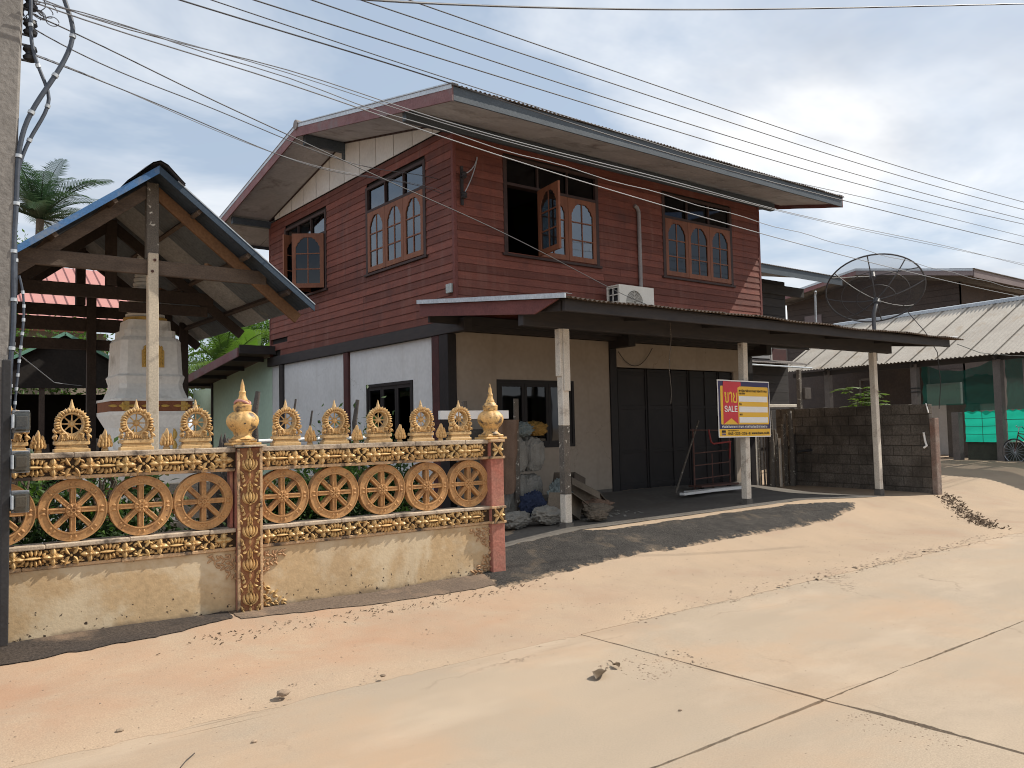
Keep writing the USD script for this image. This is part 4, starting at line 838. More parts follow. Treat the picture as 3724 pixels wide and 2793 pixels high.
# hand cart made of a red and grey pipe frame, and the things around it
RK = thing('pipe_trolley', 'rusty pipe frame trolley with red handle standing before the dark doors', 'trolley', (5.2, -0.55, gz(5, -.5)))
L_rust = look('rusty_pipe', (0.13, 0.06, 0.045), (0.08, 0.045, 0.04), scale=9, rough=0.75, bump=0.3); L_redp = look('red_pipe', (0.32, 0.04, 0.035), (0.22, 0.03, 0.03), scale=6, rough=0.5)
g0 = gz(5, -.5)
for x in (4.70, 5.72): part('upright', MB().tube([(x, -0.55, g0 + .02), (x, -0.55, 1.52 if x < 5 else 1.42)], 0.016, 8), L_rust, RK, smooth=40)
for z in (0.62, 0.86, 1.08): part('rung', MB().tube([(4.70, -0.56, z), (5.72, -0.56, z + 0.03)], 0.011, 7), L_rust, RK, smooth=40)
part('handle', MB().tube([(5.05, -0.62, 1.50), (5.06, -0.66, 1.28), (5.10, -0.68, 1.24), (5.60, -0.68, 1.27), (5.64, -0.64, 1.27), (5.66, -0.6, 0.95)], 0.016, 8), L_redp, RK, smooth=40)
part('upright', MB().tube([(5.2, -0.56, g0 + .02), (5.2, -0.56, 1.06)], 0.010, 7), L_rust, RK, smooth=40)
part('top_bar', MB().tube([(4.62, -0.55, 1.50), (5.8, -0.55, 1.47)], 0.010, 7), L_rust, RK, smooth=40)
part('deck', MB().box((4.68, -0.72, g0 + 0.07), (5.76, -0.42, g0 + 0.10), 0.004), L_rust, RK)
for x in (4.85, 5.6): part('wheel', MB().lathe([(0.02, -.015), (0.04, -.015), (0.045, 0), (0.04, .015), (0.02, .015)], (0, 0, 0), 14).xf(lambda v, x=x: np.column_stack([x + v[:, 0], -0.6 + v[:, 2], g0 + 0.045 + v[:, 1]])), L_dk, RK, smooth=40)
S('leaning_pole', MB().tube([(3.95, -0.75, g0 + .02), (4.95, -0.48, 1.66)], 0.017, 8), L_postgrey, 'grey pole leaning diagonally in front of the dark doors', 'pole')
S('plank', MB().box((4.10, -0.95, g0 + .005), (5.62, -0.80, g0 + 0.055), 0.004), L_wh, 'pale plank lying on the floor before the trolley', 'plank', sm=False)
S('plank', MB().beam((3.80, -1.02, g0 + .03), (4.55, -0.98, g0 + .035), 0.10, 0.04), L_wh, 'short pale board at the foot of the leaning pole', 'plank', sm=False)
S('roof_wire', MB().tube([(4.0 + 5.3 * t, -0.06 - 3.12 * t * t ** .3, rz(-0.06 - 3.12 * t ** 1.3) + 0.035 + 0.012 * math.sin(t * 19)) for t in np.linspace(0, 1, 30)], 0.007, 5), L_flash, 'pale cable lying loosely along the rusty carport roof', 'cable')
S('hanging_wire', MB().tube([(3.62 + 0.9 * t, 0.19, 2.93 - 0.9 * 4 * 0.33 * t * (1 - t) + 0.1 * t) for t in np.linspace(0, 1, 14)], 0.006, 5), L_dk, 'dark cable drooping in a loop across the lintel panel', 'cable')
S('hanging_wire', MB().tube([(2.02 + 0.02 * math.sin(t * 9), -2.42 + 0.04 * t, 3.05 - 1.15 * t) for t in np.linspace(0, 1, 12)], 0.005, 5), L_postgrey, 'thin twig like wire dangling from the carport beam', 'cable')

# ------------------------------------------------------------------ temple fence
def gold(n, a, b, **k): return look(n, a, b, **{**dict(scale=5, rough=0.5, spec=0.5, bump=0.15, bscale=40, fine=0.1), **k})
L_gold = gold('gold_paint', (0.60, 0.41, 0.19), (0.50, 0.31, 0.13), dirt=(0.10, 0.055, 0.03), dscale=9, dpos=(0.60, 0.74), rand=0.08)
L_goldrel = gold('bright_gold_relief', (0.62, 0.44, 0.20), (0.53, 0.33, 0.145), rough=0.4, metallic=0.15, rand=0.16, dirt=(0.12, 0.07, 0.035), dscale=14, dpos=(0.60, 0.75))
L_relbg = look('dark_relief_ground', (0.035, 0.024, 0.016), (0.07, 0.042, 0.022), scale=10, rough=0.9, bump=0.4, dirt=(0.32, 0.17, 0.06), dscale=9, dpos=(0.60, 0.72))  # dark colour of the ground behind the raised ornaments
L_trim = look('weathered_fence_trim', (0.55, 0.36, 0.20), (0.44, 0.30, 0.18), scale=6, rough=0.85, bump=0.3, dirt=(0.07, 0.055, 0.045), dscale=6, dpos=(0.50, 0.62))
L_cap = look('weathered_cap', (0.52, 0.42, 0.31), (0.38, 0.31, 0.24), scale=5, rough=0.9, bump=0.3, dirt=(0.10, 0.08, 0.065), dscale=5, dpos=(0.52, 0.66))
L_wheel = gold('ochre_wheel_paint', (0.51, 0.285, 0.12), (0.43, 0.235, 0.10), rough=0.7, spec=0.25, dirt=(0.24, 0.12, 0.055), dscale=7, dpos=(0.52, 0.74), rand=0.07, extra=spots((0.07, 0.045, 0.03), scale=30, lo=0.68, hi=0.73))
L_pillar = look('faded_red_pillar', (0.40, 0.14, 0.10), (0.33, 0.17, 0.13), scale=3, rough=0.85, bump=0.3, dirt=(0.48, 0.26, 0.14), dscale=3.0, dpos=(0.55, 0.72))
L_basew = look('yellow_wall_paint', (0.52, 0.375, 0.215), (0.45, 0.315, 0.175), scale=1.4, rough=0.85, bump=0.15, bscale=30, fine=0.07, dirt=(0.57, 0.46, 0.31), dscale=1.3, dpos=(0.46, 0.56), extra=chain(height_dirt(0.14, 0.22, (0.17, 0.125, 0.085), 0.75, 7.0), streaks((0.36, 0.26, 0.16), 0.5, (3.0, 3.0, 0.35), 1.0, 0.52, 0.76, 'k'), spots((0.05, 0.035, 0.025), 0.05, 0.45, 24, 0.69, 0.73), cracks((0.2, 0.13, 0.08), 0.9, 0.004)))
L_faded = gold('faded_relief', (0.46, 0.29, 0.16), (0.38, 0.23, 0.13), rough=0.8, spec=0.2)

FA = math.radians(-2.68)
FN = thing('temple_fence', 'ornate gold and yellow temple fence with spoked wheel openings and wheel finials', 'fence', (-5.69, -3.01, 0.0), FA)
# local frame: x along the fence, y into the temple yard, z up
RH = 1.35
def leafm(mb, c, ang, L, Wd, H, y0, bend=0.0, n=6, tip=1.0, base=0.25):
    s = np.linspace(0, 1, n); a = ang + bend * (s - 0.5) * 2 * 0.5
    dx = np.cos(ang + bend * s); dz = np.sin(ang + bend * s)
    px = c[0] + np.concatenate([[0], np.cumsum((dx[1:] + dx[:-1]) / 2 * (L / (n - 1)))]); pz = c[1] + np.concatenate([[0], np.cumsum((dz[1:] + dz[:-1]) / 2 * (L / (n - 1)))])
    w = Wd * (np.sin(np.pi * np.clip(s * 0.86 + 0.14 * base * 2, 0, 1) ** 0.8)); w[-1] = Wd * 0.04
    h = H * RH * (0.35 + 0.65 * np.sin(np.pi * np.clip(s * 0.8 + 0.18, 0, 1)))
    nx, nz = -dz, dx
    Lf = np.stack([px + nx * w, np.full(n, y0), pz + nz * w], 1); Md = np.stack([px, y0 - h, pz], 1); Rt = np.stack([px - nx * w, np.full(n, y0), pz - nz * w], 1)
    M1 = (Lf + Md) / 2 - np.array([0, 1, 0]) * (h * 0.22)[:, None]; M2 = (Rt + Md) / 2 - np.array([0, 1, 0]) * (h * 0.22)[:, None]
    rows = [Lf, M1, Md, M2, Rt]; v = np.vstack(rows); f = []
    for r in range(4):
        for k in range(n - 1): f.append([r * n + k, (r + 1) * n + k, (r + 1) * n + k + 1, r * n + k + 1])
    f += [[0, 0 + n, 2 * n, 3 * n]]
    return mb.add(v, np.array(f)[:, ::-1])
def knob(mb, c, r, H, y0, n=8):
    a = np.arange(n) * 2 * np.pi / n
    rr = [(r, 0), (r * 0.8, H * 0.6), (r * 0.35, H)]
    v = [np.stack([c[0] + q * np.cos(a), np.full(n, y0 - h), c[1] + q * np.sin(a)], 1) for q, h in rr]; v = np.vstack(v + [[[c[0], y0 - H, c[1]]]])
    f = [[i * n + j, i * n + (j + 1) % n, (i + 1) * n + (j + 1) % n] for i in range(2) for j in range(n)] + [[i * n + j, (i + 1) * n + (j + 1) % n, (i + 1) * n + j] for i in range(2) for j in range(n)] + [[2 * n + j, 2 * n + (j + 1) % n, 3 * n] for j in range(n)]
    return mb.add(v, np.array(f))
PI = math.pi
def flower(x, z, y0, s=1.0):
    mb = MB()
    for k in range(4): leafm(mb, (x + .010 * s * math.cos(k * PI / 2), z + .010 * s * math.sin(k * PI / 2)), k * PI / 2 + U(-.06, .06), 0.050 * s * (1.12 if k % 2 == 0 else 1), 0.021 * s, 0.026 * s, y0)
    for k in range(4): leafm(mb, (x, z), PI / 4 + k * PI / 2, 0.036 * s, 0.010 * s, 0.015 * s, y0)
    knob(mb, (x, z), 0.014 * s, 0.034 * s, y0)
    return mb
def ring_leaf(x, z, y0, s=1.0):
    mb = MB()
    for sg in (1, -1):
        for k in range(6):
            t = -1 + 2 * (k + .5) / 6
            leafm(mb, (x + t * 0.062 * s, z + sg * 0.012 * s * (1.3 - t * t)), PI / 2 * sg + (0.5 - sg * 0) * (-t) * sg * 0.9, 0.040 * s * (1.15 - 0.45 * t * t), 0.012 * s, 0.022 * s, y0, bend=-t * sg * 0.6)
    leafm(mb, (x - 0.055 * s, z), 0.0, 0.11 * s, 0.014 * s, 0.030 * s, y0)
    leafm(mb, (x + 0.055 * s, z), 0.0, 0.04 * s, 0.016 * s, 0.02 * s, y0)
    leafm(mb, (x - 0.055 * s, z), PI, 0.04 * s, 0.016 * s, 0.02 * s, y0)
    return mb
def scroll(x, z, y0, s=1.0):
    mb = MB()
    for sx in (1, -1):
        for sz in (1, -1):
            leafm(mb, (x + sx * .012 * s, z + sz * .008 * s), math.atan2(sz * 0.8, sx), 0.072 * s, 0.013 * s, 0.022 * s, y0, bend=sx * sz * 1.1)
            leafm(mb, (x + sx * .030 * s, z + sz * .040 * s), math.atan2(sz * 0.1, sx), 0.045 * s, 0.010 * s, 0.018 * s, y0, bend=-sx * sz * 1.2)
            knob(mb, (x + sx * .052 * s, z + sz * .018 * s), 0.009 * s, 0.016 * s, y0, 6)
            leafm(mb, (x + sx * .005 * s, z + sz * .050 * s), math.atan2(-sz * .2, sx), 0.04 * s, 0.009 * s, 0.016 * s, y0, bend=sx * sz * .8)
    knob(mb, (x, z), 0.011 * s, 0.02 * s, y0)
    return mb
BAYS = [(-4.2, 1.236), (1.438, 3.84)]
def rail(x0, x1, z0, hb, capz, nm):
    y0 = -0.062
    r = part(nm, MB().box((x0, y0, z0 + 0.024), (x1, 0.062, z0 + 0.024 + hb)), L_relbg, FN)
    mb = MB(); x = x0
    while x < x1 - 1e-6:                               # cast lengths of moulding with small steps at the joints
        xe = min(x1, x + U(0.45, 0.8)); j = U(-.004, .004)
        mb.box((x, -0.078 + j, z0 - 0.004 + j * .5), (xe - .003, 0.086, z0 + 0.0235), 0.005); x = xe
    part('moulding', mb, L_trim, r)
    mb = MB(); x = x0
    while x < x1 - 1e-6:
        xe = min(x1, x + U(0.5, 0.9)); j = U(-.004, .004)
        mb.box((x, -0.090 + j, z0 + 0.0245 + hb), (xe - .002, 0.10, capz + j * .4), 0.006); x = xe
    part('cap', mb, L_cap, r)
    zc = z0 + 0.024 + hb / 2; s = hb / 0.125; k = 0; x = x0 + 0.075 if x0 > 0 else x1 - 0.08 - 0.128 * 40
    while x < x1 - 0.05:
        if x > x0 + 0.03:
            m = k % 4
            fn, nm2 = ((flower, 'flower_ornament'), (ring_leaf, 'leaf_ornament'), (flower, 'flower_ornament'), (scroll, 'scroll_ornament'))[m]
            part(nm2, fn(x + U(-.004, .004), zc + U(-.003, .003), y0 - .0005, s * U(1.08, 1.2)), L_goldrel, r)
        x += 0.1275; k += 1
    mb = MB(); x = x0 + .05
    while x < x1 - .06:
        for sz in (-1, 1):
            leafm(mb, (x + U(-.01, .01), zc + sz * hb * .40), U(-.5, .5) + (PI if rng.random() < .5 else 0), .034 * s, .009 * s, .014 * s, y0 - .0003, bend=U(-1.6, 1.6))
            if rng.random() < .6: knob(mb, (x + .03, zc + sz * hb * .38), .0065 * s, .012, y0 - .0003, 6)
        x += .044
    part('edge_scrolls', mb, L_goldrel, r, kind='stuff')
    return r
for x0, x1 in BAYS:
    bw = part('base_wall', MB().box((x0, -0.060, -0.4), (x1, 0.045, 0.613), 0.004), L_basew, FN)
    rail(x0, x1, 0.618, 0.125, 0.800, 'lower_rail'); rail(x0, x1, 1.288, 0.135, 1.490, 'upper_rail')
    # corner ornaments of the base panel
    for (cx, sx, cz, sz, bright) in ((x1, -1, 0.60, -1, 0), (x0, 1, 0.60, -1, 0), (x0, 1, 0.085, 1, 1), (x1, -1, 0.085, 1, 0.5)):
        if x0 < 0 and sx > 0: continue
        if x0 < 0 and sz > 0: continue
        mb = MB(); y0 = -0.061
        for k in range(8):
            for q in range(8 - k):
                if (k + q) > 6: continue
                px, pz = cx + sx * (0.018 + k * 0.036), cz + sz * (0.018 + q * 0.034)
                leafm(mb, (px, pz), math.atan2(sz * (1 if (k + q) % 2 else .2), sx * (1 if q % 2 else -.4)) + U(-.4, .4), 0.05, 0.012, 0.022 if bright else 0.012, y0, bend=U(-1.6, 1.6))
                if (k + q) % 2: knob(mb, (px + sx * .012, pz + sz * .01), 0.010, 0.018 if bright else .01, y0, 6)
        part('corner_ornament', mb, L_goldrel if bright == 1 else L_faded, bw)
# pillars
def pillar(xc, w, relief, z1):
    p = part('pillar', MB().box((xc - w / 2, -0.12, -0.4), (xc + w / 2, 0.10, z1), 0.006), L_pillar, FN)
    y0 = -0.121
    if relief:
        part('relief_ground', MB().box((xc - w / 2 + .002, -0.126, 0.02), (xc + w / 2 - .002, -0.1205, z1 - .006)), L_pillar if False else look('reddish_relief_ground', (0.33, 0.155, 0.075), (0.17, 0.075, 0.04), scale=8, rough=0.9, bump=0.3), p)
        mb = MB()
        for sx in (-1, 1):
            z = 0.03
            while z < z1 - .02:
                ze = min(z1 - .004, z + U(.25, .4)); mb.box((xc + sx * (w / 2 - .002) - .011, -0.142, z), (xc + sx * (w / 2 - .002) + .011, -0.118, ze - .003), .003); z = ze
        part('moulding', mb, L_trim, p)
        y0 = -0.1265; H = 0.285
        for k in range(5):
            zb = 0.06 + k * H; mb = MB()
            zc = zb + 0.13
            leafm(mb, (xc, zc - .02), PI / 2, 0.085, 0.020, 0.034, y0)
            for sx in (-1, 1):
                leafm(mb, (xc + sx * .008, zc - .03), PI / 2 - sx * 0.75, 0.10, 0.014, 0.028, y0, bend=sx * 1.25)
                leafm(mb, (xc + sx * .012, zc - .04), PI / 2 - sx * 1.25, 0.115, 0.013, 0.026, y0, bend=sx * 1.7)
                leafm(mb, (xc + sx * .012, zc + .055), PI / 2 - sx * .25, 0.05, 0.009, 0.02, y0, bend=sx * .5)
                leafm(mb, (xc + sx * .016, zc + .085), PI / 2 - sx * .1, 0.05, 0.008, 0.018, y0, bend=sx * .4)
                for q in range(4):
                    zz = zc - .075 - q * .032
                    leafm(mb, (xc + sx * (.075 - q * .004), zz), PI / 2 + sx * (0.5 + q * .5), 0.045, 0.011, 0.022, y0, bend=-sx * 2.2)
                    knob(mb, (xc + sx * (.058 - q * .004), zz + .006), 0.008, 0.018, y0, 6)
                leafm(mb, (xc + sx * .07, zc + .07), PI / 2 + sx * .3, 0.05, 0.010, 0.02, y0, bend=-sx * 1.8)
            for q in range(3): leafm(mb, (xc, zc + .075 + q * .022), PI / 2, 0.04, .008, .022, y0)
            knob(mb, (xc, zc - .045), .012, .028, y0); leafm(mb, (xc, zc - .06), -PI / 2, .05, .010, .02, y0)
            part('lotus_ornament', mb, L_goldrel, p)
    else:
        for z0_, z1_ in ((1.312, 1.455), (0.642, 0.767)):
            part('relief_ground', MB().box((xc - w / 2 - .002, -0.128, z0_), (xc + w / 2 + .002, -0.1205, z1_)), L_relbg, p)
            mb = MB(); zc = (z0_ + z1_) / 2
            for sx in (-1, 1):
                for sz in (-1, 1): leafm(mb, (xc + sx * .006, zc + sz * .006), math.atan2(sz, sx), .085, .013, .026, -.1285, bend=sx * sz * .3)
                leafm(mb, (xc + sx * .02, zc), 0 if sx > 0 else PI, .05, .02, .022, -.1285)
            knob(mb, (xc, zc), .014, .028, -.1285); part('scroll_ornament', mb, L_goldrel, p)
        for z in (0.618, 0.772, 1.288, 1.46):
            part('moulding', MB().box((xc - w / 2 - .012, -0.138, z), (xc + w / 2 + .012, 0.112, z + .026), .005), L_trim, p)
    return p
pillar(1.337, 0.196, True, 1.484); pillar(3.922, 0.158, False, 1.487)
part('moulding', MB().box((1.20, -0.165, 1.4905), (1.475, 0.13, 1.506), .004).box((1.22, -0.15, -0.06), (1.455, 0.12, 0.018), .006), L_cap, FN)
# spoked wheels
def wheel(xc, zc, Dm, broken=False):
    R = Dm / 2; y0, y1 = -0.04, 0.035
    ring = Point(0, 0).buffer(R, 24).difference(Point(0, 0).buffer(R * 0.74, 24))
    lip = Point(0, 0).buffer(R * 0.755, 24).difference(Point(0, 0).buffer(R * 0.715, 24)); lip2 = Point(0, 0).buffer(R * 1.0, 24).difference(Point(0, 0).buffer(R * 0.965, 24))
    O = (xc, 0, zc); ex, ez, ey = (1, 0, 0), (0, 0, 1), (0, 1, 0)
    w = part('wheel', MB().prism(ring, (xc, y0, zc), ex, ez, ey, y1 - y0).prism(lip, (xc, y0 - .008, zc), ex, ez, ey, y1 - y0 + .004).prism(lip2, (xc, y0 - .005, zc), ex, ez, ey, .0045), L_wheel, FN)
    for k in range(8):
        a = k * PI / 4; ca, sa = math.cos(a), math.sin(a); hw = R * .085
        T = lambda v: np.column_stack([xc + v[:, 0] * ca - v[:, 2] * sa, v[:, 1], zc + v[:, 0] * sa + v[:, 2] * ca])
        part('spoke', MB().box((R * .2, y0 + .004, -hw), (R * .725, y1 - .004, hw), .003, T).box((R * .24, y0 - .004, hw * .45), (R * .66, y0 + .0035, hw * .85), .001, T).box((R * .24, y0 - .004, -hw * .85), (R * .66, y0 + .0035, -hw * .45), .001, T), L_wheel, w)
        for d in (-.09, .09):
            m = leafm(MB(), (xc + R * .79 * math.cos(a + d), zc + R * .79 * math.sin(a + d)), a + d * .6, R * .12, R * .05, .008, y0 - .0005)
            part('rim_petal', m, L_wheel, w)
    h = MB().prism(Point(0, 0).buffer(R * .22, 12), (xc, y0 - .006, zc), ex, ez, ey, y1 - y0 + .008).prism(Point(0, 0).buffer(R * .085, 10).difference(Point(0, 0).buffer(R * .045, 10)), (xc, y0 - .016, zc), ex, ez, ey, .012)
    for k in range(8): leafm(h, (xc + R * .09 * math.cos(k * PI / 4 + .39), zc + R * .09 * math.sin(k * PI / 4 + .39)), k * PI / 4 + .39, R * .13, R * .045, .008, y0 - .0065)
    part('hub', h, L_wheel, w)
WX = [-1.47, -0.98, -0.49, 0, 0.49, 0.98, 1.66, 2.15, 2.64, 3.13, 3.62]
for i, x in enumerate(WX): wheel(x, 1.043, 0.478)
for a, b in zip(WX[:-1], WX[1:]):
    if b - a < 0.55: part('wheel_link', MB().box(((a + b) / 2 - .035, -0.03, 1.043 - .045), ((a + b) / 2 + .035, 0.028, 1.043 + .045), .012), L_wheel, FN)
for x in (1.21, 1.42): part('side_strip', MB().box((x - .012, -0.03, .802), (x + .012, .05, 1.284)), L_pillar, FN)
# finials on the cap
def finial(xc, zb, s=1.0):
    mb = MB()
    for z0_, z1_, w, d in ((0, .030, .132, .055), (.0305, .046, .118, .046), (.0465, .060, .112, .042), (.0605, .092, .130, .052)):
        mb.box((xc - w * s, -d * s, zb + z0_ * s), (xc + w * s, d * s, zb + z1_ * s), .004)
    f = part('wheel_finial', mb, L_gold, FN)
    zc = zb + .232 * s; mb = MB(); y0 = -0.035 * s
    fr_ = Point(0, 0).buffer(.112 * s, 20).difference(Point(0, 0).buffer(.078 * s, 20)).union(Polygon([(-.10 * s, -.139 * s), (.10 * s, -.139 * s), (.072 * s, -.06 * s), (.05 * s, -.066 * s), (0, -.078 * s), (-.05 * s, -.066 * s), (-.072 * s, -.06 * s)]).difference(Point(0, 0).buffer(.078 * s, 20)))
    mb.prism(fr_, (xc, y0, zc), (1, 0, 0), (0, 0, 1), (0, 1, 0), .07 * s)
    part('frame', mb, L_gold, f)
    mb = MB(); mb.tube([(xc + .088 * s * math.cos(a), y0 - .006, zc + .088 * s * math.sin(a)) for a in np.linspace(-1.0, PI + 1.0, 30)], .0085 * s, 6)
    for sx in (-1, 1): mb.tube([(xc + sx * u * s, y0 - .006, zc + z * s) for u, z in ((.050, -.072), (.040, -.085), (.034, -.098), (.032, -.112), (.036, -.132))], .0085 * s, 6)
    part('ring_moulding', mb, L_gold, f, smooth=50)
    mb = MB()
    for k in range(21):
        a = -0.55 + k * (PI + 1.1) / 20; r = .112 * s
        for yy in (y0 - .002,): leafm(mb, (xc + (r - .018 * s) * math.cos(a), zc + (r - .018 * s) * math.sin(a)), a + U(-.2, .2), .042 * s, .0125 * s, .026 * s, yy, bend=U(-.5, .5))
        mb.tm(trimesh.creation.icosphere(subdivisions=1, radius=.0125 * s).apply_translation((xc + .116 * s * math.cos(a + .07), U(-.012, .012), zc + .116 * s * math.sin(a + .07))))
    for sx in (-1, 1):
        for k, (u, z, a, b) in enumerate(((.112, -.075, .4, 1.4), (.105, -.100, .3, -1.6), (.112, -.125, .8, 1.6), (.075, -.120, 1.8, -1.2), (.085, -.098, 2.0, 1.4))):
            leafm(mb, (xc + sx * u * s, zc + z * s), a if sx > 0 else PI - a, .05 * s, .013 * s, .026 * s, y0 - .001, bend=b * sx)
        mb.tube([(xc + sx * (.118 + .008 * math.sin(t * 6)) * s, -.01, zc + (-.135 + .10 * t) * s) for t in np.linspace(0, 1, 8)], .011 * s, 6)
        for k in range(4): knob(mb, (xc + sx * (.095 - k * .018) * s, zc - .131 * s), .009 * s, .02 * s, y0 - .001, 6)
    for k in range(5): leafm(mb, (xc + (k - 2) * .013 * s, zc - .132 * s), PI / 2 - (k - 2) * .25, .035 * s, .008 * s, .018 * s, y0 - .001)
    part('scroll_crest', mb, L_gold, f)
    mb = MB()
    for k in range(8):
        a = k * PI / 4; mb.tube([(xc + .02 * s * math.cos(a), -.005, zc + .02 * s * math.sin(a)), (xc + .05 * s * math.cos(a), -.005, zc + .05 * s * math.sin(a)), (xc + .079 * s * math.cos(a), -.005, zc + .079 * s * math.sin(a))], [.0075 * s, .006 * s, .0055 * s], 6)
    part('spokes', mb, L_gold, f, smooth=50)
    part('hub', MB().lathe([(.024 * s, -.03 * s), (.030 * s, -.012 * s), (.024 * s, .01 * s), (.012 * s, .022 * s), (.005 * s, .018 * s)], (0, 0, 0), 12).xf(lambda v: np.column_stack([xc + v[:, 0], -.008 - v[:, 2], zc + v[:, 1]])), L_gold, f, smooth=50)
    part('spire', MB().lathe([(.045 * s, .100 * s), (.040 * s, .112 * s), (.024 * s, .118 * s), (.022 * s, .132 * s), (.013 * s, .160 * s), (.006 * s, .192 * s), (.001, .204 * s)], (xc, 0, zc), 10), L_gold, f, smooth=50)
def flame(xc, zb, s=1.0):
    mb = MB().lathe([(.030 * s, 0), (.030 * s, .02 * s), (.022 * s, .028 * s), (.050 * s, .06 * s), (.055 * s, .085 * s), (.040 * s, .12 * s), (.018 * s, .16 * s), (.002, .195 * s)], (xc, 0, zb), 10, rot=.3)
    f = part('bud_finial', mb, L_gold, FN, smooth=50)
    m = MB(); y0 = -.030 * s
    for lev, (z, n_, L0) in enumerate(((.035, 5, .055), (.062, 5, .06), (.092, 3, .06))):
        for k in range(n_):
            t = (k - (n_ - 1) / 2) / max(1, (n_ - 1) / 2); 
            leafm(m, (xc + t * .044 * s * (1 - lev * .2), zb + z * s), PI / 2 - t * .35, L0 * s, .015 * s, .028 * s, -.040 * s * math.sqrt(max(0, 1 - t * t * .8)) * (1 - lev * .12), bend=t * .5)
    leafm(m, (xc, zb + .11 * s), PI / 2, .085 * s, .016 * s, .024 * s, -.022 * s)
    part('petals', m, L_gold, f)

for x in (-1.83, -1.36, -0.90, -0.43, -0.01, 0.457, 0.921, 1.703, 2.17, 2.62, 3.087, 3.53): finial(x, 1.489, 0.95)
for x in (-1.60, -1.13, -0.665, -0.238, 0.226, 0.69, 1.93, 2.391, 2.85, 3.312): flame(x, 1.489, 0.90)
# urns
def urn(xc, zb, s):
    rib = lambda a, z: 1 + (0.075 * np.abs(np.sin(a * 5)) ** .6 if .14 < z / s < .345 else 0)
    f = part('urn_finial', MB().lathe([(.120 * s, .0605 * s), (.088 * s, .085 * s), (.084 * s, .105 * s), (.094 * s, .118 * s), (.092 * s, .13 * s), (.120 * s, .165 * s), (.143 * s, .205 * s), (.150 * s, .245 * s), (.140 * s, .285 * s), (.110 * s, .32 * s), (.080 * s, .34 * s)], (xc, 0, zb), 60, rib), L_urn, FN, smooth=50)
    part('plinth', MB().box((xc - .15 * s, -.13 * s, zb), (xc + .15 * s, .13 * s, zb + .026 * s), .005).box((xc - .115 * s, -.112 * s, zb + .0265 * s), (xc + .115 * s, .112 * s, zb + .06 * s), .01), L_urn, f)
    part('lid', MB().lathe([(.078 * s, .34 * s), (.088 * s, .352 * s), (.088 * s, .385 * s), (.094 * s, .40 * s), (.072 * s, .415 * s), (.068 * s, .43 * s), (.050 * s, .445 * s), (.052 * s, .46 * s), (.038 * s, .485 * s), (.030 * s, .52 * s), (.036 * s, .535 * s), (.024 * s, .555 * s), (.020 * s, .60 * s), (.008 * s, .65 * s), (.001, .67 * s)], (xc, 0, zb), 24), L_urn, f, smooth=45)
L_urn = gold('stained_gold_urn', (0.62, 0.39, 0.14), (0.54, 0.31, 0.11), rough=0.55, dirt=(0.08, 0.055, 0.035), dscale=11, dpos=(0.52, 0.64), extra=spots((0.05, 0.035, 0.025), scale=34, lo=0.64, hi=0.70))
urn(1.318, 1.506, 0.86); urn(3.926, 1.489, 0.88)
def fw(x, y, z):     # a point of the fence's own frame in the world
    return (-5.69 + x * math.cos(FA) - y * math.sin(FA), -3.01 + x * math.sin(FA) + y * math.cos(FA), z)
S('ribbon', MB().tube([fw(1.318 + .066 * math.cos(a) , .066 * math.sin(a), 1.872 + .014 * math.sin(a * 2) + .006 * a / 6) for a in np.linspace(0, 2 * PI * 1.8, 40)], .008, 6), look('pink_cloth', (0.55, 0.28, 0.24), (0.45, 0.22, 0.2), rough=0.8), 'faded pink ribbon tied round the neck of the left urn', 'ribbon')

# ------------------------------------------------------------------ pavilion over the stupa
L_pw = look('old_brown_timber', (0.16, 0.115, 0.085), (0.10, 0.072, 0.055), scale=3, stretch=(1, 1, 3), rough=0.85, bump=0.35, fine=0.15, rand=0.2, dirt=(0.30, 0.24, 0.18), dscale=2.2, dpos=(0.60, 0.8))
L_pwd = look('dark_brown_timber', (0.075, 0.055, 0.045), (0.05, 0.038, 0.032), scale=3, rough=0.85, bump=0.35, rand=0.2)
L_pwo = look('orange_brown_timber', (0.24, 0.125, 0.06), (0.16, 0.085, 0.045), scale=3, rough=0.85, bump=0.3, rand=0.15)
L_pole = look('pale_concrete_post', (0.60, 0.51, 0.39), (0.50, 0.42, 0.32), scale=4, rough=0.85, bump=0.2, dirt=(0.30, 0.23, 0.16), dscale=5, dpos=(0.6, 0.75))
L_bluef = look('blue_roof_edge_paint', (0.06, 0.17, 0.37), (0.05, 0.135, 0.30), scale=4, rough=0.6, bump=0.1, dirt=(0.16, 0.2, 0.26), dscale=5)
L_edgeshade = look('shaded_blue_roof_edge', (0.035, 0.06, 0.095), (0.028, 0.048, 0.075), scale=4, rough=0.6)  # shaded copy of the blue roof edge, the shade put into its colour
L_zincl = look('pale_zinc_sheet', (0.34, 0.34, 0.33), (0.24, 0.24, 0.235), scale=2, rough=0.6, rand=0.15)
L_zincd = look('blue_black_roof_sheet', (0.045, 0.06, 0.08), (0.035, 0.046, 0.06), scale=2, rough=0.6)
L_zinc = look('grey_zinc_sheet', (0.13, 0.15, 0.165), (0.085, 0.10, 0.11), scale=2, rough=0.55, spec=0.5, bump=0.08, rand=0.18, dirt=(0.22, 0.20, 0.17), dscale=2.5, dpos=(0.58, 0.75))
L_ridgecap = look('dark_ridge_tile', (0.10, 0.10, 0.11), (0.07, 0.07, 0.08), scale=4, rough=0.7, bump=0.2)
PX, PY0, PY1 = -4.44, -0.72, 3.80
PAZ, PEZ, PHW = 4.56, 3.16, 1.80           # ridge and eave heights, half width
psl = (PAZ - PEZ) / PHW
PV = thing('pavilion', 'open timber pavilion with blue edged steep roof sheltering the white stupa', 'pavilion', (PX, 1.5, 0.1))
def prz(x): return PAZ - psl * abs(x - PX)
